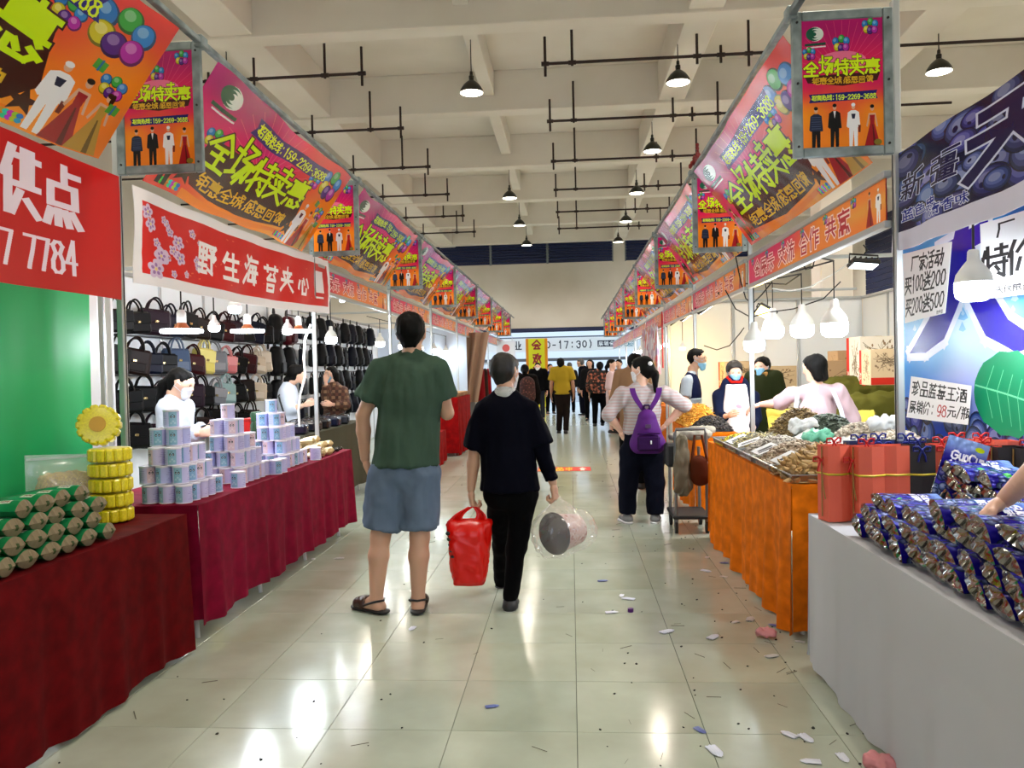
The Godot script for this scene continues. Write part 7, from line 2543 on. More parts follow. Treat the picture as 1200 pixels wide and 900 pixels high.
	part(o, "vest_panel", top_mesh(j, 0.016, 0.0, j.pelvis.y - 0.08, 0.022, 4, 0.03, 0.004, [[j.chest + Vector3(0, -0.06, 0), Vector3.UP], [j.chest + Vector3(-0.04, 0, 0), Vector3.LEFT]]), cloth(Color(0.66, 0.72, 0.78), 0.7))
	var gl := mb()
	for e in [-1.0, 1.0]:
		var rt: Vector3 = j.fwd.cross(Vector3.UP)
		var c: Vector3 = j.head + j.fwd * 0.1 + rt * e * 0.033 + Vector3.UP * 0.002
		var ring := []
		for i in 10:
			ring.append(c + rt * cos(TAU * i / 10) * 0.025 + Vector3.UP * sin(TAU * i / 10) * 0.018)
		gl.tube(ring, 0.002, 4, true)
		gl.tube([c + rt * e * 0.025, c + rt * e * 0.05 - j.fwd * 0.09], 0.002, 4)
	part(o, "glasses", gl, mk_dark())

	j = posed(-8.6, {"head": [861, 436], "pelvis": [862, 530], "lsh": [882, 464], "rsh": [843, 464], "rel": [843, 490, 0.05], "rwr": [853, 487, 0.2], "lel": [885, 490, 0.02], "lwr": [882, 505, 0.2]}, 1.55, Vector3(-0.05, 0, 1).normalized())
	j.look = Vector3(-0.05, -0.15, 1).normalized()
	o = person("woman in a white apron with red collar and navy sleeves behind the dried goods", j, {"top": cloth(Color(0.07, 0.1, 0.2)), "top_name": "cardigan", "sleeve": 1.7, "loose": 0.01, "bottom": black, "hair": 0, "vol": 0.016, "hair_mat": mk(Color(0.09, 0.07, 0.06), 0.6), "skin": 1, "mask": maskb, "eyes": true, "shoe": mk_dark()}, 0.015)
	part(o, "apron", top_mesh(j, 0.015, 0.0, j.pelvis.y - 0.2, 0.045, 4, 0.09, 0.004, [[j.chest + Vector3(0, 0, 0.05), Vector3(0, 0, -1)], [j.chest + Vector3(-0.12, 0, 0), Vector3(-1, 0.15, 0).normalized()], [j.chest + Vector3(0.12, 0, 0), Vector3(1, 0.15, 0).normalized()]]), tri_print(blotches(Color(0.86, 0.84, 0.86), [Color(0.85, 0.55, 0.65), Color(0.86, 0.84, 0.86), Color(0.86, 0.84, 0.86)], 9, 12, 4), Vector3(2.5, 2.5, 2.5)))
	part(o, "red_collar", mb().tube([j.neck + Vector3(-0.08, 0.0, 0.02), j.neck + Vector3(-0.05, -0.05, 0.1), j.neck + Vector3(0.05, -0.05, 0.1), j.neck + Vector3(0.08, 0.0, 0.02)], 0.016, 6), cloth(Color(0.75, 0.1, 0.06)))

	j = posed(-9.4, {"head": [893, 430], "pelvis": [896, 522]}, 1.6, Vector3(-0.7, 0, 0.8).normalized())
	o = person("person in an olive jacket partly hidden behind the stand post and bulbs, face mask on", j, {"top": cloth(Color(0.12, 0.14, 0.06)), "top_name": "jacket", "bottom": black, "hair": 0, "vol": 0.01, "skin": 1, "mask": maskb, "eyes": true, "loose": 0.02, "shoe": mk_dark()}, 0.02)
	part(o, "scarf", mb().tube([j.neck + Vector3(-0.09, 0.0, 0.05), j.neck + Vector3(0, -0.03, 0.1), j.neck + Vector3(0.09, 0, 0.02), j.neck + Vector3(0.02, -0.02, -0.08)], 0.03, 8, true), cloth(Color(0.62, 0.46, 0.26)))

	j = posed(-7.0, {"head": [954, 431, -0.02], "neck": [957, 453], "chest": [958, 490], "pelvis": [950, 548, 0.05], "lsh": [928, 462, -0.05], "rsh": [983, 459, 0.03], "lel": [914, 472, -0.12], "lwr": [891, 474, -0.2], "rel": [1000, 492, 0.02], "rwr": [985, 515, -0.15]}, 1.55, Vector3(-0.25, 0, -1).normalized())
	j.look = Vector3(-0.75, -0.15, -0.6).normalized()
	o = person("woman in a pale pink top and white apron straps reaching across the dried goods", j, {"top": cloth(Color(0.7, 0.61, 0.64), 0.85, 0.5, 2.0), "top_name": "blouse", "sleeve": 1.15, "loose": 0.012, "bottom": black, "hair": 4, "vol": 0.008, "skin": 1, "lhand": {"dir": Vector3(-1, -0.35, -0.2), "back": Vector3(0, 1, 0), "curl": 0.6}, "shoe": mk_dark(), "seed": 21}, 0.015)
	for s in [[[935, 456], [932, 480], [934, 520]], [[975, 455], [985, 480], [993, 512]]]:
		var a: Array = s
		part(o, "apron_strap", mb().sheet(2, 8, func(u: float, v: float):
			var p := pz(a[0][0], a[0][1], -6.83).lerp(pz(a[1][0], a[1][1], -6.8), minf(1.0, v * 2.0)).lerp(pz(a[2][0], a[2][1], -6.8), maxf(0.0, v * 2.0 - 1.0))
			return p + Vector3((u - 0.5) * 0.035, 0, 0.012 * sin(v * PI)), 0.004), white)

	# ---- sellers of the handbag stand
	j = posed(-5.7, {"head": [212, 449], "neck": [203, 468], "chest": [205, 497], "pelvis": [206, 556], "rsh": [195, 479, 0.12], "lsh": [215, 478, -0.12], "rel": [200, 514, 0.14], "rwr": [232, 508, 0.12], "lel": [216, 512, -0.12], "lwr": [240, 503, -0.02]}, 1.56, Vector3(0.93, 0, -0.3).normalized())
	j.look = Vector3(0.9, -0.3, -0.1).normalized()
	o = person("masked woman in a white blouse looking down at a phone behind the tins", j, {"top": white, "top_name": "blouse", "sleeve": 1.93, "loose": 0.018, "hem": j.pelvis.y - 0.12, "bottom": black, "hair": 1, "skin": 1, "mask": maskw, "eyes": true, "rhand": {"dir": Vector3(1, 0.1, -0.2), "back": Vector3(0, 0.2, 1), "curl": 0.8}, "lhand": {"dir": Vector3(1, 0.2, 0), "back": Vector3(0, 0.3, -1), "curl": 0.7}, "shoe": mk_dark(), "seed": 30, "pleat": 0.016}, 0.014)
	var ph := thing("mobile_phone", "dark mobile phone held by the woman in the white blouse", "phone", pz(248, 497, -5.72))
	part(ph, "case", mb().box(Vector3.ZERO, Vector3(0.15, 0.012, 0.075), 0.005), mk_dark())
	part(ph, "screen", mb().box(Vector3(0, 0.0065, 0), Vector3(0.14, 0.002, 0.066)), mk(Color(0.15, 0.18, 0.22), 0.1))
	ph.rotation_degrees = Vector3(0, 12, 14)

	j = posed(-8.9, {"head": [349, 439], "pelvis": [339, 516], "rsh": [335, 462, 0.1], "rel": [340, 480, 0.12], "rwr": [356, 475, 0.15]}, 1.58, Vector3(0.9, 0, -0.25).normalized())
	o = person("woman in a white shirt with a black shoulder strap serving at the handbag stand", j, {"top": white, "sleeve": 1.5, "loose": 0.014, "bottom": black, "hair": 1, "vol": 0.01, "skin": 1, "hem": j.pelvis.y - 0.02, "shoe": mk_dark(), "seed": 33}, 0.018)
	part(o, "shoulder_strap", mb().tube([j.rsh + Vector3(0.0, 0.07, -0.02), j.chest + Vector3(-0.05, 0.05, 0.17), j.pelvis + Vector3(0.08, 0.1, 0.19)], 0.01, 5), mk_dark())

	j = posed(-10.6, {"head": [388, 439], "pelvis": [392, 512], "rsh": [383, 460, 0.03], "lsh": [402, 459, 0.03], "rel": [384, 474, 0.16], "rwr": [382, 449, 0.2], "lel": [404, 475, 0.1], "lwr": [390, 474, 0.25]}, 1.55, Vector3(-0.6, 0, 0.8).normalized())
	person("shopper in a brown checked shirt holding a hand to her face mask by the backpacks", j, {"top": tri_print(checks(Color(0.2, 0.1, 0.07), Color(0.5, 0.38, 0.28), Color(0.32, 0.18, 0.12), 4), Vector3(6, 6, 6)), "sleeve": 1.9, "loose": 0.02, "bottom": black, "hair": 4, "skin": 1, "mask": maskb, "eyes": true, "shoe": mk_dark(), "seed": 35}, 0.018)

	# ---- a seller's arm with a pouch over the blueberry table (the person stands beyond the table end)
	j = joints(Vector3(2.25, 0, -1.85), 1.66, Vector3(-0.9, 0, -0.35).normalized())
	j.rsh = Vector3(2.05, 1.3, -2.05)
	j.rel = pz(1250, 520, -2.2)
	j.rwr = pz(1178, 585, -2.52)
	o = person("seller at the blueberry table in a grey top, reaching a bare arm over the pouches", j, {"top": cloth(Color(0.4, 0.42, 0.46)), "sleeve": 0.6, "bottom": black, "hair": 4, "skin": 1, "shoe": mk_dark(), "rhand": {"dir": Vector3(-0.8, -0.55, 0.05), "back": Vector3(-0.35, 0.75, -0.4), "curl": 0.9, "thumb": -1.0}}, 0.012)

	# ---- people farther down the aisle
	var tee := cloth(Color(0.62, 0.52, 0.14))
	j = posed(-17.3, {"pelvis": [659, 467], "head": [657, 426], "lkn": [656, 482], "rkn": [664, 482], "lan": [655, 505, -0.1], "ran": [663, 505, 0.1]}, 1.75, away)
	person("man in a mustard yellow T-shirt and dark trousers walking away down the aisle", j, {"top": tee, "sleeve": 0.8, "loose": 0.02, "hem": 0.86, "bottom": cloth(Color(0.1, 0.07, 0.06)), "waist": 0.98, "shoe": mk_dark(), "skin": 2}, 0.024)
	j = posed(-18.4, {"pelvis": [702, 464], "head": [703, 430], "lan": [697, 497, 0.1], "ran": [706, 496, -0.1]}, 1.6, away)
	person("woman in a black blouse with orange flowers and black trousers walking away", j, {"top": tri_print(blotches(Color(0.03, 0.03, 0.03), [Color(0.55, 0.28, 0.18), Color(0.7, 0.4, 0.3)], 16, 14, 9), Vector3(4, 4, 4)), "sleeve": 1.6, "loose": 0.04, "hem": 0.84, "bottom": black, "shoe": mk_dark(), "hair": 0, "vol": 0.01}, 0.024)
	j = posed(-23.5, {"pelvis": [684, 452], "head": [680, 425]}, 1.74, Vector3(-0.9, 0, -0.3).normalized())
	person("grey-haired man in a long dark navy suit turned sideways near the gateway", j, {"top": navy, "top_name": "suit_jacket", "loose": 0.04, "hem": 0.6, "bottom": navy, "legloose": 0.04, "shoe": mk_dark(), "hair_mat": mk(Color(0.3, 0.3, 0.3), 0.6)}, 0.03)
	j = posed(-17.0, {"pelvis": [718, 465], "head": [717, 427]}, 1.58, Vector3(0.8, 0, 0.3).normalized())
	person("woman in a pale pink dress browsing a stand beside the woman in the flowered blouse", j, {"top": cloth(Color(0.8, 0.7, 0.7)), "sleeve": 1.1, "loose": 0.02, "bottom": cloth(Color(0.8, 0.7, 0.7)), "bottom_name": "skirt", "skirt": true, "length": 1.3, "hair": 1, "skin": 1, "shoe": mk_dark()}, 0.026)
	j = posed(-21.5, {"pelvis": [631, 457], "head": [630, 430]}, 1.7, Vector3(0, 0, 1))
	person("man in a black sweater and pale collar facing up the aisle, face mask on", j, {"top": black, "loose": 0.03, "bottom": cloth(Color(0.12, 0.13, 0.17)), "shoe": mk_dark(), "mask": maskw, "eyes": true, "skin": 1}, 0.026)
	j = posed(-14.5, {"pelvis": [616, 477], "head": [615, 434]}, 1.58, away)
	o = person("child-sized shopper in a dark coat with a brown patterned backpack ahead of the older man", j, {"top": cloth(Color(0.05, 0.04, 0.04)), "loose": 0.02, "bottom": black, "hair": 2, "shoe": mk_dark()}, 0.024)
	part(o, "rucksack", flesh([[j.chest + Vector3(0.05, 0.02, 0.17), j.chest + Vector3(0.05, -0.2, 0.18), 0.14, 0.15, 0.03]], 0.025, mb()), tri_print(blotches(Color(0.2, 0.07, 0.06), [Color(0.45, 0.25, 0.2), Color(0.1, 0.05, 0.05)], 20, 10, 19), Vector3(5, 5, 5)))
	var far := [[645, 452, -24.5, Color(0.07, 0.1, 0.3), "shopper in a blue jacket near the gateway, beside the black-sweatered man"], [668, 453, -25.0, Color(0.1, 0.1, 0.1), "grey-haired shopper in dark clothes beyond the man in the mustard T-shirt"], [692, 456, -21.0, Color(0.06, 0.06, 0.07), "short shopper in black beyond the flowered blouse"], [604, 452, -23.0, Color(0.2, 0.1, 0.08), "shopper in a dark red coat by the far clothes stand"], [726, 458, -19.0, Color(0.25, 0.3, 0.35), "shopper in a slate shirt at the far stand across from the clothes"]]
	for i in far.size():
		var a: Array = far[i]
		j = posed(a[2], {"pelvis": [a[0], a[1]]}, 1.58 + 0.04 * (i % 3), Vector3([0.4, 0.2, -0.3, 0.8, -0.5][i], 0, -1 if i % 2 else 1).normalized())
		person(a[4], j, {"top": cloth(a[3]), "loose": 0.03, "bottom": black, "shoe": mk_dark(), "hair": [0, 0, 4, 1, 0][i], "hair_mat": mk(Color(0.25, 0.25, 0.25), 0.6) if i == 1 else hair_black}, 0.032)

# ---------------------------------------------------------------- the far end of the aisle
func build_far() -> void:
	# farther stands on the handbag side
	var red := velvet(Color(0.6, 0.03, 0.04))
	table("folding table under the bright red cloth beyond the handbag stand", -1.9, -2.6, -13.0, -14.6, 0.98)
	drape("red_tablecloth", "bright red cloth on the tall table beyond the man in the green T-shirt", -1.9, -2.6, -13.0, -14.6, 0.982, 0.02, red, 0.012, 2.0)
	table("low folding table under the short red cloth before the tall red table", -2.0, -2.6, -10.2, -12.3, 0.5)
	drape("red_tablecloth", "bright red cloth on the low table behind the man in the green T-shirt", -2.0, -2.6, -10.2, -12.3, 0.502, 0.02, red, 0.012, 5.0)
	for i in 8:
		var o := thing("shoe_box", "open brown cardboard tray on the bright red cloth", "tray", Vector3(-2.05 - (i % 2) * 0.3, 0.988, -13.18 - (i / 2) * 0.4), 0, "cardboard trays on the red cloth")
		part(o, "box", mb().box(Vector3(0, 0.03, 0), Vector3(0.26, 0.06, 0.3), 0.004), mk(Color(0.55, 0.4, 0.26), 0.8))
		part(o, "insert", mb().box(Vector3(0, 0.062, 0), Vector3(0.22, 0.008, 0.26)), mk(Color(0.75, 0.6, 0.42), 0.8))
	for i in 7:
		var o := thing("shoe", "dark shoe on the low red table", "shoe", Vector3(-2.15 - (i % 2) * 0.22, 0.508, -10.5 - (i / 2) * 0.45), 1.4, "shoes on the low red table")
		part(o, "upper", flesh([[Vector3(-0.06, 0.035, 0), Vector3(0.1, 0.02, 0), 0.045, 0.035, 0.02]], 0.012, mb(), [], [[Vector3(0, 0.0, 0), Vector3.DOWN]]), mk_dark())
		part(o, "sole", mb().box(Vector3(0.02, 0.006, 0), Vector3(0.24, 0.012, 0.08), 0.004), mk(Color(0.3, 0.28, 0.26), 0.7))
	var panel := struct("wall_back", mb().box(Vector3(-3.3, 1.2, -17.3), Vector3(2.0, 2.4, 0.03), 0.004), mk(Color(0.78, 0.83, 0.9), 0.5))
	one("beige_curtain", "beige curtain gathered and hanging beyond the pale blue panel", "curtain", mb().sheet(24, 8, func(u: float, v: float): return Vector3(-2.15 - 1.0 * u + 0.3 * (1.0 - v) * (1.0 - u), 2.3 - 1.6 * v, -17.9 + 0.08 * sin(u * 34.0)), 0.004), cloth(Color(0.62, 0.5, 0.42), 0.85, 0.4))
	struct("wall_back", mb().box(Vector3(-2.9, 1.15, -18.2), Vector3(1.3, 2.3, 0.03), 0.004), mk(Color(0.45, 0.45, 0.45), 0.6))
	# red clothes on a rack
	for i in 9:
		var o := thing("coat_on_hanger", ["dark red coat on a hanger at the far clothes rack", "patterned brown coat on a hanger at the far clothes rack"][i % 2], "coat", Vector3(-2.2 - (i % 3) * 0.25, 0, -19.2 - (i / 3) * 0.8), 0, "coats on the far rack")
		part(o, "coat", flesh([[Vector3(0, 1.4, -0.12), Vector3(0, 1.4, 0.12), 0.06, 0.06, 0.04], [Vector3(0, 1.35, 0), Vector3(0, 0.7, 0), 0.12, 0.16, 0.05, Vector3(1, 0, 0), 1.8]], 0.03, mb()), cloth([Color(0.45, 0.05, 0.07), Color(0.16, 0.09, 0.07)][i % 2]))
		part(o, "hanger", mb().tube([Vector3(0, 1.46, 0), Vector3(0, 1.56, 0), Vector3(0.01, 1.6, 0)], 0.006, 5), alu)
	var rk := thing("clothes_rack", "steel clothes rack of the far stand", "rack", Vector3(-2.45, 0, -20.0))
	for x in [-0.3, 0.0, 0.3]:
		part(rk, "rail", mb().cyl(Vector3(x - 0.0, 1.6, -1.2), Vector3(x, 1.6, 1.2), 0.012, -1, 8), alu)
	for s in [-1.2, 1.2]:
		part(rk, "upright", mb().tube([Vector3(-0.3, 1.6, s), Vector3(0, 1.6, s), Vector3(0.3, 1.6, s)], 0.012, 6).cyl(Vector3(0, 0, s), Vector3(0, 1.6, s), 0.016, -1, 8), alu)
	# bulbs of the farther stands
	var k := 0
	for side in 2:
		for i in 9:
			var z := -11.2 - i * 1.5
			if side == 1 and i < 1:
				continue
			bulb_lamp(Vector3(1.9 if side else -2.75, 1.85, z), 0.07, 2.2, "white LED bulb in the far stands of the %s side" % ["handbag", "dried goods"][side], 0.9)
			k += 1
	for side in 2:
		var w := thing("lamp_wire", "black cable carrying the bulbs of the far stands, %s side" % ["handbag", "dried goods"][side], "cable", Vector3(1.9 if side else -2.75, 2.2, 0))
		part(w, "cable", mb().cyl(Vector3(0, 0, -12.6 if side else -10.5), Vector3(0, 0, -24.5), 0.006, -1, 5), mk_dark())
		part(w, "hook", mb().cyl(Vector3(0, 0, -12.75 if side else -12.95), Vector3(-0.4 if side else 0.42, 0.1, -12.75 if side else -12.95), 0.006, -1, 5), alu)
	# farther stands across: white curtain, coloured clothes, tables
	one("printed_curtain", "white curtain with red and yellow patterned folds hanging at the far stand", "curtain", mb().sheet(40, 8, func(u: float, v: float): return Vector3(1.42 + 0.05 * sin(u * 60.0) * (0.3 + v), 2.15 - 0.85 * v, -13.0 - 2.6 * u), 0.004), tri_print(blotches(Color(0.82, 0.8, 0.82), [Color(0.8, 0.3, 0.3), Color(0.8, 0.6, 0.3), Color(0.6, 0.5, 0.6), Color(0.75, 0.4, 0.5)], 60, 11, 6), Vector3(3, 0.8, 3)))
	one("red_strip_post", "narrow red strip hanging on the stand post beyond the floodlights", "strip", mb().box(Vector3(1.47, 1.85, -12.72), Vector3(0.02, 0.9, 0.06), 0.004), mk(Color(0.7, 0.05, 0.05), 0.5))
	for i in 5:
		var z := -13.0 - i * 3.0
		table("folding table of the far stand, %s beyond the curtain" % ["first", "second", "third", "fourth", "fifth"][i], 1.2, 1.9, z, z - 2.5, 0.76)
		drape("far_tablecloth", "%s cloth on the %s far table beyond the printed curtain" % [["orange", "white", "red", "pale green", "white"][i], ["first", "second", "third", "fourth", "fifth"][i]], 1.2, 1.9, z, z - 2.5, 0.762, 0.04, cloth([Color(0.7, 0.35, 0.1), Color(0.75, 0.75, 0.75), Color(0.55, 0.05, 0.06), Color(0.55, 0.65, 0.5), Color(0.75, 0.73, 0.7)][i]), 0.01, float(i))
		heap("dried_goods", "heap of mixed goods on the %s far table" % ["first", "second", "third", "fourth", "fifth"][i], Vector3(1.55, 0.77, z - 1.2), 0.3, 1.1, 0.18, 300, [lump(40 + i, 0.08, 0.05, 0.05), lump(50 + i, 0.06, 0.06, 0.04)], [[lin(200, 110, 40), lin(220, 160, 60)], [lin(200, 190, 180), lin(180, 60, 50)], [lin(190, 170, 80), lin(120, 70, 50)], [lin(90, 130, 80), lin(210, 200, 190)], [lin(80, 100, 160), lin(200, 200, 200)]][i], 60 + i)
	# ---- beyond the gateway
	var pave := struct("ground", mb().box(Vector3(0, -0.06, -45), Vector3(40, 0.1, 24)), mk(Color(0.55, 0.54, 0.52), 0.8))
	var bn := printed(far_banner_print(), 0.5)
	one("hours_banner", "long white banner with opening hours beyond the gateway", "banner", mb().sheet(6, 2, func(u: float, v: float): return Vector3(lerpf(-3.6, 2.6, u), lerpf(2.62, 2.1, v), -30.655), 0.01, false), bn)
	var ft := thing("banner_stand", "steel posts carrying the opening hours banner", "stand", Vector3(0, 0, -30.7))
	for x in [-3.6, 2.6]:
		part(ft, "post", mb().box(Vector3(x, 1.3, 0), Vector3(0.06, 2.6, 0.06), 0.005), alu)
	part(ft, "truss", mb().box(Vector3(-0.5, 2.66, 0), Vector3(6.3, 0.05, 0.05), 0.004).box(Vector3(-0.5, 1.78, 0), Vector3(6.3, 0.12, 0.05), 0.004), mk(Color(0.35, 0.36, 0.37), 0.6))
	var wc := thing("welcome_column", "yellow welcome column with red characters and orange edges beyond the gateway", "sign", Vector3(-1.25, 0, -29.2))
	var q := mb()
	q.quad(Vector3(-0.4, 0.02, 0.21), Vector3(0.4, 0.02, 0.21), Vector3(0.4, 2.55, 0.21), Vector3(-0.4, 2.55, 0.21))
	part(wc, "print", q, printed(welcome_print(), 0.5))
	part(wc, "column", mb().box(Vector3(0, 1.28, 0), Vector3(0.8, 2.56, 0.4), 0.01), mk(Color(0.85, 0.5, 0.12), 0.6))
	var hs := thing("hall_sign", "small white and blue sign hanging under the last poster frame", "sign", Vector3(-2.05, 1.5, -24.95))
	part(hs, "board", mb().box(Vector3(0, 0.42, 0), Vector3(0.6, 0.85, 0.03), 0.008), mk(Color(0.82, 0.85, 0.9), 0.5))
	part(hs, "blue_field", mb().box(Vector3(0, 0.18, 0.016), Vector3(0.52, 0.3, 0.006), 0.002), mk(Color(0.2, 0.36, 0.75), 0.5))
	part(hs, "emblem", mb().cyl(Vector3(0, 0.62, 0.014), Vector3(0, 0.62, 0.02), 0.12, -1, 16), mk(Color(0.75, 0.3, 0.3), 0.5))
	for x in [-0.2, 0.2]:
		part(hs, "rod", mb().cyl(Vector3(x, 0.84, 0), Vector3(x, 1.0, 0), 0.008, -1, 6), alu)
	var far := struct("wall_yard", mb().box(Vector3(0, 3.0, -50), Vector3(40, 6, 0.3)), mk(Color(0.85, 0.86, 0.86), 0.8))


# ---------------------------------------------------------------- on the floor
func build_litter() -> void:
	var sticker := mb()
	sticker.quad(Vector3(-0.5, 0.003, -10.9), Vector3(0.25, 0.003, -10.9), Vector3(0.25, 0.003, -11.35), Vector3(-0.5, 0.003, -11.35))
	one("floor_sticker", "red floor sticker with yellow characters and a white arrow", "sticker", sticker, printed(floor_sticker_print(), 0.4))
	# carrier bags of the older man
	var redp := mk(Color(0.85, 0.07, 0.03), 0.25)
	redp.backlight_enabled = true
	redp.backlight = Color(0.7, 0.05, 0.02)
	var h := pz(554, 588, -4.62)
	var rb := thing("carrier_bag", "bright red plastic carrier bag full of boxes held by the older man", "carrier bag", pz(550, 687, -4.62))
	var nz := FastNoiseLite.new()
	nz.seed = 12
	nz.frequency = 1.0
	var b := mb().grid(40, 22, func(u: float, v: float):
		var y := 0.4 * minf(1.0, v * 1.08)
		var a := lerpf(0.088, 0.135, pow(v, 0.7)) * (1.0 if v < 0.86 else 1.0 - (v - 0.86) * 0.9)
		var d := lerpf(0.062, 0.085, sin(v * 2.2)) * (1.0 if v < 0.8 else 1.0 - (v - 0.8) * 4.2)
		if v < 0.04:
			a *= v / 0.04
			d *= v / 0.04
			y = 0.0
		var c := cos(u * TAU)
		var s := sin(u * TAU)
		var p := Vector3(a * signf(c) * pow(absf(c), 0.55), y, d * signf(s) * pow(absf(s), 0.55))
		var k := nz.get_noise_3d(p.x * 22.0, p.y * 7.0, p.z * 22.0) + 0.6 * absf(nz.get_noise_3d(p.x * 9.0 + 4.0, p.y * 16.0, p.z * 9.0))
		return p + Vector3(0.012 * v, 0, 0) + Vector3(p.x, 0, p.z).normalized() * k * 0.022 * minf(1.0, v * 8.0), false)
	part(rb, "bag", b, redp)
	for s in [-1.0, 1.0]:
		var sg: float = s
		var hand := h - rb.position + Vector3(0.012 * sg, -0.03, 0)
		part(rb, "handle", mb().sheet(6, 8, func(u: float, v: float):
			var w := lerpf(0.05, 0.012, pow(v, 0.6))
			var base := Vector3(sg * 0.075, 0.385, 0).lerp(hand, v) + Vector3(sg * 0.02 * sin(v * PI), 0, 0)
			return base + Vector3((u - 0.5) * 2.0 * w, 0, 0.012 * sin(u * 9.0) * (1.0 - v * 0.6)), 0.003), redp)
	for i in 5:
		part(rb, "print", mb().ball(Vector3(-0.108 + i * 0.006, 0.33 - i * 0.034, 0.06 - i * 0.001), Vector3(0.018, 0.013, 0.022), 8, 6), mk_dark())
	var clear := mk(Color(0.95, 0.95, 0.97, 0.1), 0.08)
	clear.transparency = BaseMaterial3D.TRANSPARENCY_ALPHA
	var cp := pz(662, 620, -4.62)
	var cb := thing("carrier_bag", "clear plastic carrier bag wrapped round a dark tub held by the older man", "carrier bag", cp)
	var hw := pz(650, 578, -4.62) - cp
	part(cb, "film", ripple(flesh([[Vector3(-0.05, -0.02, 0.02), Vector3(0.08, -0.01, -0.04), 0.15, 0.115, 0.03], [Vector3(0, 0.05, 0), hw, 0.09, 0.014, 0.05]], 0.013, mb()), 0.015, Vector3(14, 14, 14), 8), clear)
	var tub := thing("tub", "dark brown tub with red patterned side inside the clear carrier bag", "tub", cp + Vector3(-0.03, -0.02, 0.0))
	var tm := mb()
	tm.xf = Transform3D(Basis(Vector3(0, 1, 0), -0.75) * Basis(Vector3(1, 0, 0), PI / 2), Vector3.ZERO)
	tm.lathe([Vector2(0.0, 0.055), Vector2(0.122, 0.055), Vector2(0.126, 0.045), Vector2(0.117, 0.04)], 24)
	part(tub, "lid", tm, mk(Color(0.1, 0.06, 0.06), 0.2))
	var ts := mb()
	ts.xf = tm.xf
	ts.lathe([Vector2(0.117, 0.045), Vector2(0.09, -0.14), Vector2(0.0, -0.14)], 24)
	part(tub, "side", ts, tri_print(blotches(Color(0.7, 0.62, 0.6), [Color(0.5, 0.15, 0.12), Color(0.8, 0.75, 0.72)], 30, 8, 3), Vector3(8, 8, 8)))
	one("red_pennant", "small crumpled red pennant tied to the banner rail over the dried goods", "pennant", ripple(flesh([[Vector3(1.06, 3.07, -6.45), Vector3(1.04, 3.2, -6.42), 0.035, 0.012, 0.02, Vector3(1, 0, 0), 1.6], [Vector3(1.05, 3.1, -6.5), Vector3(1.0, 3.05, -6.5), 0.03, 0.012, 0.02]], 0.009, mb()), 0.02, Vector3(24, 24, 24), 3), mk(Color(0.45, 0.03, 0.02), 0.4))
	# wrappers
	var wr := [mk(Color(0.8, 0.82, 0.88), 0.35), mk(Color(0.35, 0.4, 0.62), 0.4), mk(Color(0.72, 0.72, 0.72), 0.4)]
	var pm := pouch_meshes(0.042, 0.03, 0.007)
	var at := [[728, 699, 0], [733, 702, 0], [785, 740, 0], [838, 746, 0], [580, 828, 1], [823, 858, 1], [921, 860, 0], [948, 868, 0], [945, 893, 0], [990, 891, 0], [908, 769, 2], [880, 725, 2], [860, 730, 2], [895, 740, 1], [846, 676, 2], [846, 660, 1], [828, 654, 2], [709, 681, 1], [841, 884, 0], [970, 790, 2], [960, 775, 1], [985, 805, 2], [905, 733, 1], [482, 738, 0], [367, 655, 2], [395, 655, 2], [720, 718, 0], [1000, 822, 2], [975, 782, 0], [830, 670, 0], [935, 752, 2], [950, 764, 1]]
	for i in at.size():
		var o := thing("wrapper", "small crumpled %s sweet wrapper lying on the tiled floor" % ["white", "blue", "silver"][at[i][2]], "wrapper", py(at[i][0], at[i][1], 0.0), rng.randf() * 6.0, "wrappers on the floor")
		var s := rng.randf_range(0.8, 1.5)
		o.scale = Vector3(s, s, s)
		part(o, "foil", pm[0], wr[at[i][2]])
		part(o, "end", pm[1], wr[at[i][2]])
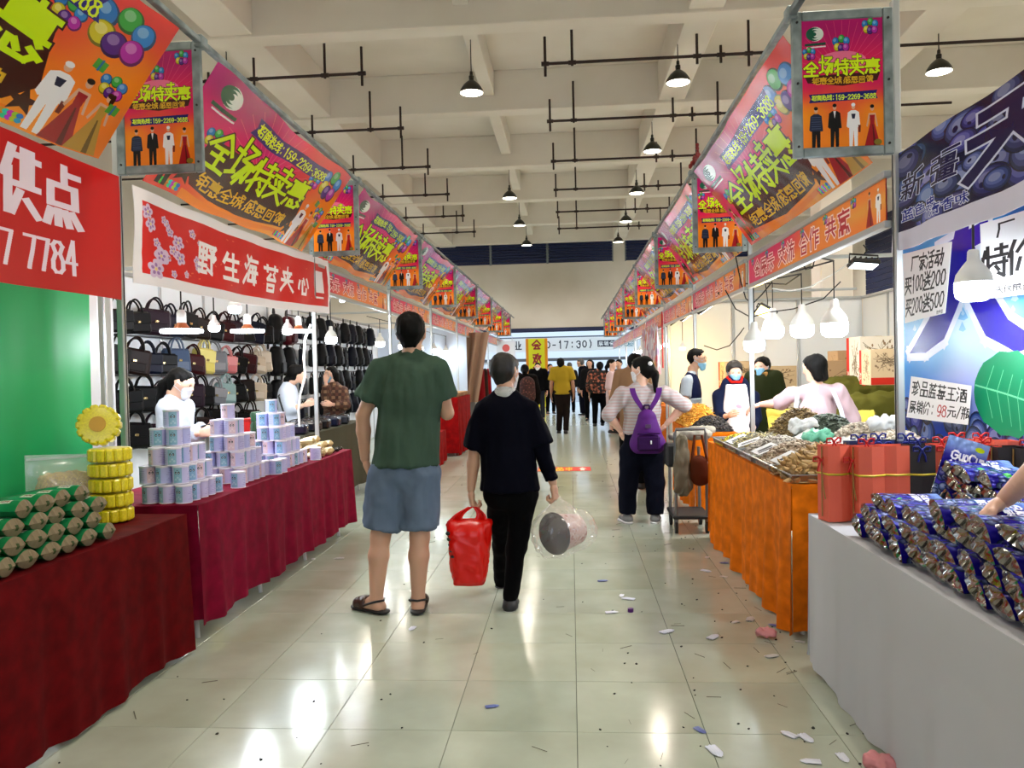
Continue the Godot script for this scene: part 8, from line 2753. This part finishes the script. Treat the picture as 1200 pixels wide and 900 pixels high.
	var cap := one("bottle_cap", "purple plastic bottle cap on the tiled floor", "cap", mb().cyl(py(739, 717, 0.0), py(739, 717, 0.0) + Vector3(0, 0.02, 0), 0.017, -1, 14), mk(Color(0.3, 0.06, 0.4), 0.4))
	for a in [[898, 740, 0.05], [1036, 893, 0.07]]:
		var p := py(a[0], a[1], 0.03)
		one("pink_bag", "crumpled pink plastic bag on the floor by the %s" % ("orange cloth" if a[0] < 1000 else "white cloth"), "plastic bag", ripple(flesh([[p + Vector3(-0.03, 0, 0), p + Vector3(0.03, 0, 0.02), a[2] * 0.6, a[2] * 0.5, 0.02, Vector3.UP, 1.4]], 0.01, mb(), [], [[Vector3(0, 0.002, 0), Vector3.DOWN]]), 0.02, Vector3(25, 25, 25), 2), mk(Color(0.78, 0.5, 0.52), 0.5))
	# seeds, crumbs and straws nobody could count
	var r := RandomNumberGenerator.new()
	r.seed = 99
	for kind in 2:
		var mm := MultiMesh.new()
		mm.transform_format = MultiMesh.TRANSFORM_3D
		mm.mesh = lump(70, 0.013, 0.011, 0.008) if kind == 0 else mb().cyl(Vector3(-0.035, 0.001, 0), Vector3(0.035, 0.001, 0), 0.0013, -1, 4).mesh()
		mm.instance_count = 190 if kind == 0 else 90
		for i in mm.instance_count:
			var x := r.randf_range(-1.95, 1.1)
			if i % 2 == 0:
				x = 1.1 - absf(r.randfn(0.0, 0.45))
			var z := -2.6 - pow(r.randf(), 1.4) * 11.0
			var s := r.randf_range(0.5, 1.25)
			mm.set_instance_transform(i, Transform3D(Basis.from_euler(Vector3(0, r.randf() * TAU, 0)).scaled(Vector3(s, s, s)), Vector3(clampf(x, -1.95, 1.1), 0.003, z)))
		var mi := MultiMeshInstance3D.new()
		mi.name = "crumbs" if kind == 0 else "straws"
		mi.multimesh = mm
		mi.material_override = mk(Color(0.03, 0.028, 0.03), 0.7) if kind == 0 else mk(Color(0.3, 0.27, 0.22), 0.7)
		add_child(mi)
		tag(mi, ["scattered black seed crumbs on the tiled floor", "scattered thin broken straws on the tiled floor"][kind], "litter", "", "stuff")
